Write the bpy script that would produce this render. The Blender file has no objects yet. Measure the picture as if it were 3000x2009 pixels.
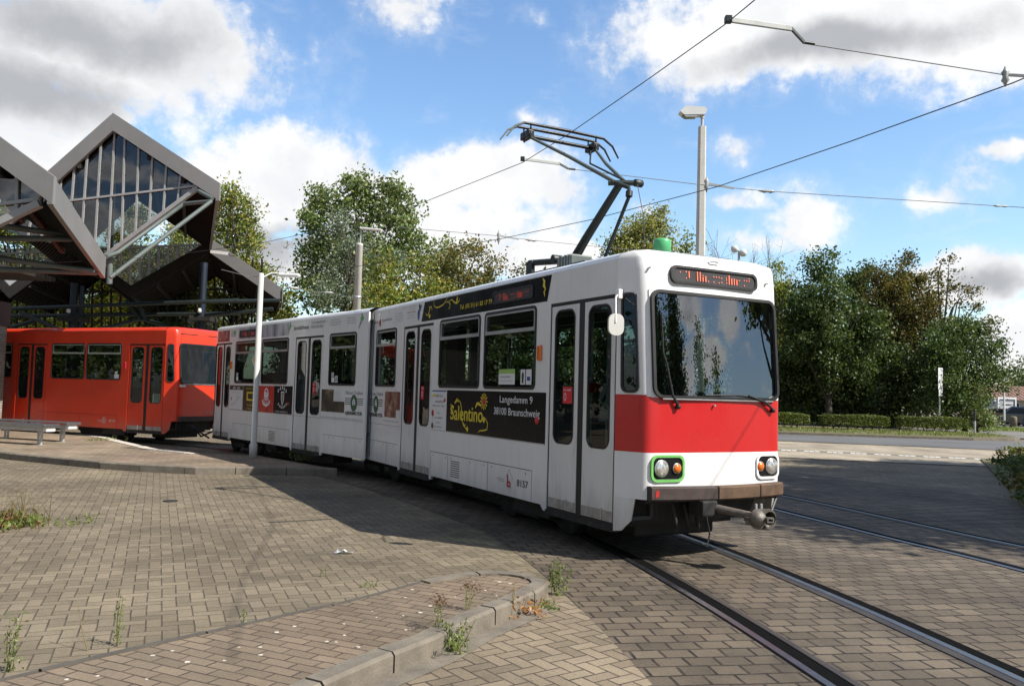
import bpy, bmesh, math, random
import numpy as np
from mathutils import Vector, Matrix, Quaternion
from mathutils.geometry import tessellate_polygon
scene = bpy.context.scene
R = math.radians
random.seed(7)

# ---------------------------------------------------------------- camera
F_PX, PITCH, ROLL, CAM_H = 2437.92, 0.0592, 0.0275, 1.7      # focal length in pixels of a 3000 px wide frame
cx_, sx_ = math.cos(ROLL), math.sin(ROLL)
r0 = Vector((1, 0, 0)); u0 = Vector((0, -math.sin(PITCH), math.cos(PITCH))); f0 = Vector((0, math.cos(PITCH), math.sin(PITCH)))
c_r = r0 * cx_ + u0 * sx_; c_u = u0 * cx_ - r0 * sx_
cam_d = bpy.data.cameras.new('camera'); cam = bpy.data.objects.new('camera', cam_d)
scene.collection.objects.link(cam)
cam_d.sensor_width = 36.0; cam_d.lens = 36.0 * F_PX / 3000.0
cam_d.clip_start = 0.05; cam_d.clip_end = 2000
M4 = Matrix.Identity(4)
for i in range(3):
    M4[i][0] = c_r[i]; M4[i][1] = c_u[i]; M4[i][2] = -f0[i]
M4[0][3], M4[1][3], M4[2][3] = 0, 0, CAM_H
cam.matrix_world = M4
scene.camera = cam

def ray(x, y):                                   # direction seen at a pixel of the 3000x2009 photograph
    return (c_r * ((x - 1500) / F_PX) - c_u * ((y - 1004.5) / F_PX) + f0)
def at(x, y, d):                                 # point on that line at d metres in front of the camera
    v = ray(x, y); return Vector((0, 0, CAM_H)) + v * (d / v.y)
def gp(x, y, z=0.0):                             # point on that line at height z
    v = ray(x, y); return Vector((0, 0, CAM_H)) + v * ((z - CAM_H) / v.z)

# ---------------------------------------------------------------- sun, sky, exposure
SUN_DIR = Vector((0.915, -0.441, 1.0)).normalized()
SUN_EL = math.asin(SUN_DIR.z); SUN_AZ = math.atan2(SUN_DIR.x, SUN_DIR.y)
sl = bpy.data.lights.new('sun', 'SUN'); sl.energy = 5.0; sl.angle = R(0.5); sl.color = (1.0, 0.955, 0.88)
so = bpy.data.objects.new('sun', sl); scene.collection.objects.link(so)
so.rotation_euler = SUN_DIR.to_track_quat('Z', 'Y').to_euler()
scene.view_settings.view_transform = 'Standard'; scene.view_settings.look = 'None'
scene.view_settings.gamma = 1.0; scene.view_settings.exposure = 0.55
scene.view_settings.use_curve_mapping = False
world = bpy.data.worlds.new('World'); scene.world = world; world.use_nodes = True

class NT:                                        # small helper to write node graphs
    def __init__(s, tree): s.t = tree; s.L = tree.links
    def n(s, typ, **kw):
        x = s.t.nodes.new(typ)
        for k, v in kw.items(): setattr(x, k, v)
        return x
    def put(s, sock, v):
        if hasattr(v, 'is_output'): s.L.new(v, sock)
        else: sock.default_value = v
    def m(s, op, a, b=None, c=None, clamp=False):
        x = s.n('ShaderNodeMath', operation=op); x.use_clamp = clamp
        s.put(x.inputs[0], a)
        if b is not None: s.put(x.inputs[1], b)
        if c is not None: s.put(x.inputs[2], c)
        return x.outputs[0]
    def v(s, op, a, b=None):
        x = s.n('ShaderNodeVectorMath', operation=op); s.put(x.inputs[0], a)
        if b is not None: s.put(x.inputs[1], b)
        return x.outputs['Value'] if op in ('LENGTH', 'DOT_PRODUCT', 'DISTANCE') else x.outputs[0]
    def noise(s, vec, scale, detail=3, rough=0.55, dim='3D'):
        x = s.n('ShaderNodeTexNoise', noise_dimensions=dim)
        if vec is not None: s.put(x.inputs['Vector'], vec)
        x.inputs['Scale'].default_value = scale; x.inputs['Detail'].default_value = detail; x.inputs['Roughness'].default_value = rough
        return x.outputs['Fac']
    def mix(s, f, a, b):
        x = s.n('ShaderNodeMix', data_type='RGBA'); s.put(x.inputs[0], f); s.put(x.inputs[6], a); s.put(x.inputs[7], b)
        return x.outputs[2]
    def ramp(s, v, lo, hi, a=0.0, b=1.0, kind='SMOOTHSTEP'):
        x = s.n('ShaderNodeMapRange', interpolation_type=kind); s.put(x.inputs[0], v)
        for i, q in enumerate((lo, hi, a, b)): x.inputs[1 + i].default_value = q
        return x.outputs[0]
    def comb(s, a, b, c=0.0):
        x = s.n('ShaderNodeCombineXYZ')
        for i, q in enumerate((a, b, c)): s.put(x.inputs[i], q)
        return x.outputs[0]

def build_sky():
    w = NT(world.node_tree); w.t.nodes.clear()
    out = w.n('ShaderNodeOutputWorld'); bg = w.n('ShaderNodeBackground'); bg.inputs[1].default_value = 0.08
    w.L.new(bg.outputs[0], out.inputs[0])
    sky = w.n('ShaderNodeTexSky', sky_type='NISHITA'); sky.sun_disc = False
    sky.sun_elevation = SUN_EL; sky.sun_rotation = SUN_AZ
    sky.altitude = 80; sky.air_density = 1.25; sky.dust_density = 0.6; sky.ozone_density = 3.0
    d = w.n('ShaderNodeTexCoord').outputs['Generated']
    sep = w.n('ShaderNodeSeparateXYZ'); w.L.new(d, sep.inputs[0]); X, Y, Z = sep.outputs
    az = w.m('ARCTAN2', X, Y); el = w.m('ARCSINE', Z)
    wn = w.n('ShaderNodeTexNoise'); w.L.new(d, wn.inputs['Vector']); wn.inputs['Scale'].default_value = 5.5; wn.inputs['Detail'].default_value = 5; wn.inputs['Roughness'].default_value = 0.58
    warp = w.v('MULTIPLY', w.v('SUBTRACT', wn.outputs['Color'], (0.5, 0.5, 0.5)), (0.16, 0.10, 0))
    p = w.v('ADD', w.comb(az, el), warp)
    # fractal edge noise, warped
    big = w.noise(d, 9.0, 7, 0.62); fine = w.noise(d, 30.0, 6, 0.66)
    edge = w.m('ADD', w.m('MULTIPLY', w.m('SUBTRACT', big, 0.5), 2.3), w.m('MULTIPLY', w.m('SUBTRACT', fine, 0.5), 0.9))
    S = 1.2815
    def blobs(lst):
        acc = None
        for bl in lst:
            bx, by, rx, ry = bl[:4]; st = bl[4] if len(bl) > 4 else 1.0
            v = ray(bx * S, by * S).normalized(); a = math.atan2(v.x, v.y); e = math.asin(v.z)
            k = S / F_PX
            q = w.v('MULTIPLY', w.v('SUBTRACT', p, (a, e, 0)), (1 / (rx * k), 1 / (ry * k), 0))
            val = w.m('SUBTRACT', st, w.v('LENGTH', q)) if st == 1.0 else w.m('MULTIPLY', w.m('SUBTRACT', 1.0, w.v('LENGTH', q)), st)
            acc = val if acc is None else w.m('MAXIMUM', acc, val)
        return acc
    dense = blobs([(180, 90, 560, 215), (20, 230, 330, 90), (690, 425, 330, 150), (560, 470, 280, 130), (1090, 420, 250, 125), (900, 520, 420, 110),
                   (940, 20, 150, 70, 0.5), (1850, 60, 580, 155), (2200, 40, 380, 170), (1840, 480, 125, 85, 0.62), (1700, 540, 100, 50, 0.5), (1640, 322, 70, 34, 0.32),
                   (2170, 455, 105, 80, 0.5), (2060, 440, 160, 30, 0.25), (2315, 355, 60, 26, 0.45), (2230, 640, 160, 75), (2330, 770, 130, 90), (1215, 55, 60, 40, 0.35), (90, 345, 150, 60),
                   (1480, 455, 80, 40, 0.4), (700, 610, 420, 70), (1200, 590, 200, 50), (1220, 285, 70, 32, 0.35), (1660, 445, 80, 26, 0.4)])
    # the sky that is only seen in reflections: broken cloud all round
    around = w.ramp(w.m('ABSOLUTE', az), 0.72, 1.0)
    gen = w.m('SUBTRACT', w.m('MULTIPLY', w.noise(w.v('MULTIPLY', d, (1.0, 1.0, 1.6)), 11.0, 4, 0.5), 5.0), 2.4)
    base = w.m('ADD', w.m('MULTIPLY', dense, w.m('SUBTRACT', 1.0, around)), w.m('MULTIPLY', gen, around))
    mir = None                                    # cumulus in the part of the sky the windscreen mirrors
    for (a, e, ra, re_) in ((1.93, 0.155, 0.06, 0.035), (1.985, 0.22, 0.05, 0.04), (1.865, 0.20, 0.05, 0.05), (2.03, 0.14, 0.05, 0.03), (1.80, 0.27, 0.06, 0.035)):
        vv = w.m('SUBTRACT', 1.0, w.v('LENGTH', w.v('MULTIPLY', w.v('SUBTRACT', w.v('ADD', w.comb(az, el), w.v('MULTIPLY', warp, (0.35, 0.35, 0))), (a, e, 0)), (1 / ra, 1 / re_, 0))))
        mir = vv if mir is None else w.m('MAXIMUM', mir, vv)
    base = w.m('MAXIMUM', base, mir)
    field = w.m('ADD', w.m('MINIMUM', base, 0.62), w.m('MULTIPLY', edge, 0.62))
    dens = w.ramp(field, 0.06, 0.44)
    # thin streaks of high cloud
    strk = w.noise(w.v('MULTIPLY', d, (3.0, 1.0, 9.0)), 3.0, 6, 0.62)
    thin = w.m('MULTIPLY', w.ramp(strk, 0.55, 0.80), 0.22)
    wisp = w.m('MULTIPLY', w.ramp(w.m('ADD', base, w.m('MULTIPLY', edge, 0.7)), -0.10, 0.30), 0.18)
    dens = w.m('MAXIMUM', dens, w.m('MAXIMUM', thin, wisp))
    grey = blobs([(150, 70, 470, 130), (60, 200, 330, 95), (1900, 110, 420, 62), (640, 575, 330, 75), (2290, 650, 90, 40)])
    grey = w.m('ADD', w.m('MULTIPLY', grey, w.m('SUBTRACT', 1.0, around)), w.m('MULTIPLY', w.m('MULTIPLY', gen, 0.9), around))
    gf = w.m('MULTIPLY', w.ramp(w.m('ADD', grey, w.m('MULTIPLY', edge, 0.42)), 0.02, 0.85), 0.92)
    puff = w.ramp(w.noise(d, 15.0, 4, 0.55), 0.35, 0.7)
    white = w.mix(puff, (7.8, 7.9, 8.1, 1), (9.2, 9.2, 9.2, 1))
    col = w.mix(gf, white, (3.9, 4.05, 4.35, 1))
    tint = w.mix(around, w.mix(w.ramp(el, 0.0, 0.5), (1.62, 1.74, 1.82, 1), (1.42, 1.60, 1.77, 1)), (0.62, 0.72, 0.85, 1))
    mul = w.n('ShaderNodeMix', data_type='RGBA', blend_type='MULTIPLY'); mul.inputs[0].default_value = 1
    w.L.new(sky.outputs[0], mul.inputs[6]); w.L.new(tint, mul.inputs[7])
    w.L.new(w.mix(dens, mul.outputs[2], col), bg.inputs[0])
build_sky()

# ---------------------------------------------------------------- mesh helpers
def rr(x0, x1, y0, y1, r, n=5):                  # rounded rectangle, counter-clockwise
    x0, x1 = min(x0, x1), max(x0, x1); r = min(r, (x1 - x0) / 2 - 1e-4, (y1 - y0) / 2 - 1e-4)
    pts = []
    for (cx, cy, a0) in ((x1 - r, y0 + r, -90), (x1 - r, y1 - r, 0), (x0 + r, y1 - r, 90), (x0 + r, y0 + r, 180)):
        for i in range(n + 1):
            a = R(a0 + 90 * i / n); pts.append((cx + r * math.cos(a), cy + r * math.sin(a)))
    return pts
def ell(cx, cy, rx, ry, n=20): return [(cx + rx * math.cos(2 * math.pi * i / n), cy + ry * math.sin(2 * math.pi * i / n)) for i in range(n)]
_text = {}
def text_mesh(s):
    if s not in _text:
        c = bpy.data.curves.new('lettering', 'FONT'); c.body = s; c.size = 1.0; c.resolution_u = 3; c.offset = 0.006
        o = bpy.data.objects.new('lettering', c); scene.collection.objects.link(o)
        dg = bpy.context.evaluated_depsgraph_get(); me = bpy.data.meshes.new_from_object(o.evaluated_get(dg))
        v = [tuple(q.co[:2]) for q in me.vertices]; f = [tuple(q.vertices) for q in me.polygons]
        bpy.data.objects.remove(o); bpy.data.curves.remove(c); bpy.data.meshes.remove(me)
        _text[s] = (v, f)
    return _text[s]

class MB:                                        # collects shapes and links them as one mesh object
    def __init__(s): s.v = []; s.f = []; s.mi = []; s.sm = []; s.mats = []
    def mat(s, m):
        if m not in s.mats: s.mats.append(m)
        return s.mats.index(m)
    def add(s, vs, fs, m, smooth=False):
        o = len(s.v); s.v += [tuple(q) for q in vs]; k = s.mat(m)
        for f in fs: s.f.append(tuple(i + o for i in f)); s.mi.append(k); s.sm.append(smooth)
    def box(s, x0, x1, y0, y1, z0, z1, m, M=None, b=0.0):
        if b > 0:
            bm = bmesh.new(); bmesh.ops.create_cube(bm, size=1)
            bmesh.ops.scale(bm, vec=(abs(x1 - x0), abs(y1 - y0), abs(z1 - z0)), verts=bm.verts)
            bmesh.ops.bevel(bm, geom=bm.edges[:], offset=b, segments=2, affect='EDGES', profile=0.5)
            c = Vector(((x0 + x1) / 2, (y0 + y1) / 2, (z0 + z1) / 2)); bm.verts.index_update()
            vs = [q.co + c for q in bm.verts]; fs = [[q.index for q in f.verts] for f in bm.faces]; bm.free()
        else:
            vs = [Vector(q) for q in ((x0, y0, z0), (x1, y0, z0), (x1, y1, z0), (x0, y1, z0), (x0, y0, z1), (x1, y0, z1), (x1, y1, z1), (x0, y1, z1))]
            fs = [(0, 3, 2, 1), (4, 5, 6, 7), (0, 1, 5, 4), (1, 2, 6, 5), (2, 3, 7, 6), (3, 0, 4, 7)]
        if M is not None: vs = [M @ Vector(q) for q in vs]
        s.add(vs, fs, m)
    def beam(s, a, b, w, h, m, up=(0, 0, 1), bev=0.0):      # straight bar between two points
        a, b = Vector(a), Vector(b); d = (b - a); L = d.length; d.normalize(); up = Vector(up)
        sd = d.cross(up)
        if sd.length < 1e-4: sd = d.cross(Vector((1, 0, 0)))
        sd.normalize(); n = sd.cross(d)
        M = Matrix((( d.x, sd.x, n.x, a.x), (d.y, sd.y, n.y, a.y), (d.z, sd.z, n.z, a.z), (0, 0, 0, 1)))
        s.box(0, L, -w / 2, w / 2, -h / 2, h / 2, m, M, bev)
    def tube(s, pts, r, m, n=8, cap=True, smooth=True):
        P = [Vector(q) for q in pts]; rs = r if isinstance(r, (list, tuple)) else [r] * len(P)
        vs, fs = [], []; prev = None
        for i, p in enumerate(P):
            t = (P[min(i + 1, len(P) - 1)] - P[max(i - 1, 0)]).normalized()
            if prev is None:
                x = t.orthogonal().normalized()
            else:
                x = (prev - t * prev.dot(t))
                x = x.normalized() if x.length > 1e-5 else t.orthogonal().normalized()
            prev = x; y = t.cross(x)
            for k in range(n):
                a = 2 * math.pi * k / n; vs.append(p + (x * math.cos(a) + y * math.sin(a)) * rs[i])
        for i in range(len(P) - 1):
            for k in range(n):
                k2 = (k + 1) % n; fs.append((i * n + k, i * n + k2, (i + 1) * n + k2, (i + 1) * n + k))
        s.add(vs, fs, m, smooth)
        if cap: s.add(vs[:n], [tuple(range(n))[::-1]], m); s.add(vs[-n:], [tuple(range(n))], m)
    def lathe(s, prof, m, M=None, n=16, smooth=True):       # profile (radius, height) turned about Z
        vs, fs = [], []
        for (r, z) in prof:
            for k in range(n):
                a = 2 * math.pi * k / n; vs.append(Vector((r * math.cos(a), r * math.sin(a), z)))
        for i in range(len(prof) - 1):
            for k in range(n):
                k2 = (k + 1) % n; fs.append((i * n + k, i * n + k2, (i + 1) * n + k2, (i + 1) * n + k))
        fs.append(tuple(range(n))[::-1]); fs.append(tuple((len(prof) - 1) * n + k for k in range(n)))
        if M is not None: vs = [M @ q for q in vs]
        s.add(vs, fs, m, smooth)
    def plate(s, outer, holes, t, m, P, c0=0.0, msub=None): # 2D outline with holes, given thickness, mapped by P(a, b, c)
        loops = [list(outer)] + [list(h) for h in holes]
        tri = tessellate_polygon([[Vector((a, b, 0)) for a, b in L] for L in loops])
        flat = [q for L in loops for q in L]; N = len(flat)
        vs = [P(a, b, c0 + t) for a, b in flat]
        if t == 0: s.add(vs, tri, m); return
        vs += [P(a, b, c0) for a, b in flat]
        fs = [tuple(x) for x in tri] + [tuple(i + N for i in x) for x in tri]
        o = 0
        for L in loops:
            k = len(L)
            for i in range(k): j = (i + 1) % k; fs.append((o + i, o + j, N + o + j, N + o + i))
            o += k
        s.add(vs, fs, m)
    def ring(s, outer, inner, t, m, P, c0=0.0):             # frame between two loops of equal length
        k = len(outer); fs = []
        vs = [P(a, b, c0 + t) for a, b in outer] + [P(a, b, c0 + t) for a, b in inner] + [P(a, b, c0) for a, b in outer] + [P(a, b, c0) for a, b in inner]
        for i in range(k):
            j = (i + 1) % k
            fs += [(i, j, k + j, k + i), (i, j, 2 * k + j, 2 * k + i), (k + i, k + j, 3 * k + j, 3 * k + i), (2 * k + i, 2 * k + j, 3 * k + j, 3 * k + i)]
        s.add(vs, fs, m)
    def text(s, txt, a0, a1, b0, b1, m, P, c=0.003, shear=0.0):  # lettering fitted into the box a0..a1, b0..b1
        v, f = text_mesh(txt)
        if not v: return
        x0 = min(q[0] for q in v); x1 = max(q[0] for q in v); y0 = min(q[1] for q in v); y1 = max(q[1] for q in v)
        vs = [P(a0 + ((x - x0) + shear * (y - y0)) / (x1 - x0) * (a1 - a0), b0 + (y - y0) / (y1 - y0) * (b1 - b0), c) for x, y in v]
        s.add(vs, f, m)
    def curve(s, pts, w, m, P, c=0.003):                     # flat painted stroke through 2D points; w may taper
        n = len(pts); ws = w if isinstance(w, (list, tuple)) else [w] * n
        vs, fs = [], []
        for i, (a, b) in enumerate(pts):
            a0, b0 = pts[max(i - 1, 0)]; a1, b1 = pts[min(i + 1, n - 1)]
            dx, dy = a1 - a0, b1 - b0; L = math.hypot(dx, dy) or 1; nx, ny = -dy / L, dx / L
            vs += [P(a + nx * ws[i] / 2, b + ny * ws[i] / 2, c), P(a - nx * ws[i] / 2, b - ny * ws[i] / 2, c)]
        for i in range(n - 1): fs.append((2 * i, 2 * i + 1, 2 * i + 3, 2 * i + 2))
        s.add(vs, fs, m)
    def sheet(s, pts, z, m): s.plate([(q[0], q[1]) for q in pts], [], 0, m, lambda a, b, c: Vector((a, b, z)))
    def build(s, name, parent=None, xf=None, recalc=True, loc=None):
        me = bpy.data.meshes.new(name)
        vs = s.v if xf is None else [tuple(xf @ Vector(q)) for q in s.v]
        me.from_pydata(vs, [], s.f)
        for m in s.mats: me.materials.append(m)
        me.polygons.foreach_set('material_index', s.mi); me.polygons.foreach_set('use_smooth', s.sm)
        if recalc:
            bm = bmesh.new(); bm.from_mesh(me); bmesh.ops.recalc_face_normals(bm, faces=bm.faces[:]); bm.to_mesh(me); bm.free()
        me.update()
        o = bpy.data.objects.new(name, me); scene.collection.objects.link(o)
        if parent is not None: o.parent = parent
        if loc is not None: o.location = loc
        return o

def tag(o, label=None, cat=None, group=None, kind=None):
    if label: o['label'] = label
    if cat: o['category'] = cat
    if group: o['group'] = group
    if kind: o['kind'] = kind
    return o
def empty(name, loc=(0, 0, 0), rz=0.0):
    o = bpy.data.objects.new(name, None); scene.collection.objects.link(o); o.empty_display_size = 0.2
    o.location = loc; o.rotation_euler = (0, 0, rz); return o
def copy_tree(o, parent=None):
    c = o.copy(); scene.collection.objects.link(c)
    if parent is not None: c.parent = parent
    for ch in list(o.children): copy_tree(ch, c)
    return c
XYZ = lambda a, b, c: Vector((a, b, c))
# ---------------------------------------------------------------- materials
def new_mat(name):
    m = bpy.data.materials.new(name); m.use_nodes = True
    t = NT(m.node_tree); b = t.t.nodes['Principled BSDF']
    return m, t, b
def paint(name, col, rough=0.4, var=0.06, dirt=0.0, metal=0.0, coat=0.0, scale=3.0, spec=0.5, bump=0.0, dirtcol=(0.12, 0.1, 0.08), splash=0.0):
    m, t, b = new_mat(name); co = t.n('ShaderNodeTexCoord').outputs['Object']
    n = t.noise(co, scale, 5, 0.6)
    k = t.ramp(n, 0.3, 0.7, 1 - var, 1 + var, 'LINEAR')
    c = t.v('MULTIPLY', col, t.comb(k, k, k))
    if dirt > 0:
        s = t.noise(t.v('MULTIPLY', co, (6.0, 6.0, 0.9)), 1.6, 5, 0.7)
        c = t.mix(t.m('MULTIPLY', t.ramp(s, 0.45, 0.85), dirt), c, (*dirtcol, 1))
    if splash > 0:                                # road dirt thrown up along the skirt
        sz = t.n('ShaderNodeSeparateXYZ'); t.L.new(co, sz.inputs[0])
        k2 = t.m('MULTIPLY', t.ramp(t.m('ADD', sz.outputs[2], t.m('MULTIPLY', t.noise(t.v('MULTIPLY', co, (5, 5, 1.2)), 1.0, 5, 0.65), 0.9)), 0.65, 1.25, 1.0, 0.0), splash)
        c = t.mix(k2, c, (0.20, 0.17, 0.13, 1))
    t.L.new(c, b.inputs['Base Color'])
    t.L.new(t.ramp(n, 0.2, 0.8, max(rough - 0.08, 0.02), min(rough + 0.1, 1), 'LINEAR'), b.inputs['Roughness'])
    b.inputs['Metallic'].default_value = metal; b.inputs['Specular IOR Level'].default_value = spec
    if coat: b.inputs['Coat Weight'].default_value = coat; b.inputs['Coat Roughness'].default_value = 0.08
    if bump:
        bp = t.n('ShaderNodeBump'); bp.inputs['Strength'].default_value = bump; bp.inputs['Distance'].default_value = 0.01
        t.L.new(t.noise(co, scale * 12, 4, 0.6), bp.inputs['Height']); t.L.new(bp.outputs[0], b.inputs['Normal'])
    return m
def glass(name, tint, gloss=0.0, rough=0.0):
    m, t, b = new_mat(name); t.t.nodes.remove(b); out = t.t.nodes['Material Output']
    tr = t.n('ShaderNodeBsdfTransparent'); tr.inputs[0].default_value = (*tint, 1)
    gl = t.n('ShaderNodeBsdfGlossy'); gl.inputs['Roughness'].default_value = rough; gl.inputs[0].default_value = (0.95, 0.97, 1, 1)
    geo = t.n('ShaderNodeNewGeometry')
    c = t.m('ABSOLUTE', t.v('DOT_PRODUCT', geo.outputs['Normal'], geo.outputs['Incoming']))
    fr = t.m('MULTIPLY_ADD', t.m('POWER', t.m('SUBTRACT', 1.0, c), 5.0), 0.92, 0.055 + gloss)
    f = t.m('MINIMUM', fr, 1.0)
    mx = t.n('ShaderNodeMixShader'); t.L.new(f, mx.inputs[0]); t.L.new(tr.outputs[0], mx.inputs[1]); t.L.new(gl.outputs[0], mx.inputs[2])
    # gently uneven panes so reflections waver
    bp = t.n('ShaderNodeBump'); bp.inputs['Strength'].default_value = 0.02; bp.inputs['Distance'].default_value = 0.02
    t.L.new(t.noise(t.n('ShaderNodeTexCoord').outputs['Object'], 1.6, 2, 0.5), bp.inputs['Height']); t.L.new(bp.outputs[0], gl.inputs['Normal'])
    t.L.new(mx.outputs[0], out.inputs[0]); return m
def emit(name, col, st):
    m, t, b = new_mat(name); b.inputs['Base Color'].default_value = (0.05, 0.02, 0.01, 1)
    b.inputs['Emission Color'].default_value = (*col, 1); b.inputs['Emission Strength'].default_value = st; return m
def leaf(name, cols, trans=0.3):
    m, t, b = new_mat(name); t.t.nodes.remove(b); out = t.t.nodes['Material Output']
    rnd = t.n('ShaderNodeNewGeometry').outputs['Random Per Island']
    cr = t.n('ShaderNodeValToRGB'); t.L.new(rnd, cr.inputs[0]); e = cr.color_ramp.elements
    while len(e) < len(cols): e.new(0.5)
    for i, c in enumerate(cols): e[i].position = i / (len(cols) - 1); e[i].color = (*c, 1)
    big = t.noise(t.n('ShaderNodeTexCoord').outputs['Object'], 0.55, 2, 0.5)
    k = t.ramp(big, 0.3, 0.7, 0.75, 1.3, 'LINEAR')
    c = t.v('MULTIPLY', cr.outputs[0], t.comb(k, k, k))
    df = t.n('ShaderNodeBsdfPrincipled'); t.L.new(c, df.inputs['Base Color']); df.inputs['Roughness'].default_value = 0.45; df.inputs['Specular IOR Level'].default_value = 0.35
    tl = t.n('ShaderNodeBsdfTranslucent'); t.L.new(t.v('MULTIPLY', c, (1.3, 1.35, 0.6)), tl.inputs[0])
    mx = t.n('ShaderNodeMixShader'); mx.inputs[0].default_value = trans
    t.L.new(df.outputs[0], mx.inputs[1]); t.L.new(tl.outputs[0], mx.inputs[2]); t.L.new(mx.outputs[0], out.inputs[0]); return m

def finish_ground(t, b, co, col, joint, brickrand, jcol, colvar, rough=0.8, grime=0.45, bumpd=0.012, stain=(0.05, 0.045, 0.04), oil=None):
    n1 = t.noise(co, 0.55, 5, 0.62); n2 = t.noise(co, 45.0, 3, 0.6); n3 = t.noise(co, 3.1, 4, 0.6)
    k = t.m('ADD', t.ramp(brickrand, 0, 1, 1 - colvar, 1 + colvar, 'LINEAR'), t.ramp(n2, 0.25, 0.75, -0.16, 0.16, 'LINEAR'))
    k = t.m('MULTIPLY', k, t.ramp(n1, 0.3, 0.72, 1 - grime, 1 + grime * 0.35, 'LINEAR'))
    c = t.v('MULTIPLY', col, t.comb(k, k, k))
    c = t.mix(t.m('MULTIPLY', t.ramp(n3, 0.60, 0.8), 0.35), c, (*stain, 1))
    if oil is not None:
        st_ = t.noise(t.v('MULTIPLY', oil, (3.2, 0.55, 1.0)), 1.0, 5, 0.62); sx = t.n('ShaderNodeSeparateXYZ'); t.L.new(oil, sx.inputs[0])
        near = t.ramp(t.m('ABSOLUTE', t.m('SUBTRACT', t.m('ABSOLUTE', sx.outputs[0]), 0.625)), 0.05, 0.35, 1.0, 0.25)
        c = t.mix(t.m('MULTIPLY', t.m('MULTIPLY', t.ramp(st_, 0.40, 0.68), near), 0.75), c, (0.035, 0.030, 0.026, 1))
    jn = t.m('MULTIPLY', joint, t.ramp(t.noise(co, 7.0, 3, 0.6), 0.25, 0.6, 0.45, 1.0, 'LINEAR'))
    c = t.mix(jn, c, jcol)
    t.L.new(c, b.inputs['Base Color']); b.inputs['Roughness'].default_value = rough; b.inputs['Specular IOR Level'].default_value = 0.25
    bp = t.n('ShaderNodeBump'); bp.inputs['Strength'].default_value = 0.6; bp.inputs['Distance'].default_value = bumpd
    h = t.m('SUBTRACT', t.m('MULTIPLY', n2, 0.25), t.m('ADD', joint, t.m('MULTIPLY', brickrand, -0.18)))
    t.L.new(h, bp.inputs['Height']); t.L.new(bp.outputs[0], b.inputs['Normal'])

def herringbone(name, w, rot, col, col2, jcol, jw=0.045, colvar=0.19, **kw):
    m, t, b = new_mat(name); co = t.n('ShaderNodeTexCoord').outputs['Object']
    mp = t.n('ShaderNodeMapping'); mp.inputs['Rotation'].default_value[2] = rot; mp.inputs['Scale'].default_value = (1 / w, 1 / w, 1); t.L.new(co, mp.inputs[0])
    wob = t.n('ShaderNodeTexNoise'); wob.inputs['Scale'].default_value = 1.3; t.L.new(co, wob.inputs['Vector'])
    pv = t.v('ADD', mp.outputs[0], t.v('MULTIPLY', t.v('SUBTRACT', wob.outputs['Color'], (0.5, 0.5, 0.5)), (0.22, 0.22, 0)))
    sp = t.n('ShaderNodeSeparateXYZ'); t.L.new(pv, sp.inputs[0]); X, Y = sp.outputs[0], sp.outputs[1]
    i, j = t.m('FLOOR', X), t.m('FLOOR', Y); fx, fy = t.m('SUBTRACT', X, i), t.m('SUBTRACT', Y, j)
    k = t.m('FLOORED_MODULO', t.m('ADD', t.m('SUBTRACT', i, j), 0.01), 4.0); k = t.m('FLOOR', k)
    is0, is1, is2, is3 = [t.m('COMPARE', k, float(q), 0.1) for q in range(4)]
    dl = t.m('ADD', fx, is1); dr = t.m('ADD', t.m('SUBTRACT', 1.0, fx), is0)
    db = t.m('ADD', fy, is2); dt = t.m('ADD', t.m('SUBTRACT', 1.0, fy), is3)
    dist = t.m('MINIMUM', t.m('MINIMUM', dl, dr), t.m('MINIMUM', db, dt))
    joint = t.ramp(dist, jw * 0.6, jw * 1.5, 1.0, 0.0)
    wn = t.n('ShaderNodeTexWhiteNoise', noise_dimensions='2D'); t.L.new(t.comb(t.m('SUBTRACT', i, is1), t.m('SUBTRACT', j, is2)), wn.inputs['Vector'])
    c = t.mix(t.ramp(t.noise(co, 0.35, 3, 0.6), 0.35, 0.65), (*col, 1), (*col2, 1))
    finish_ground(t, b, co, c, joint, wn.outputs['Value'], (*jcol, 1), colvar, **kw); return m
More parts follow.
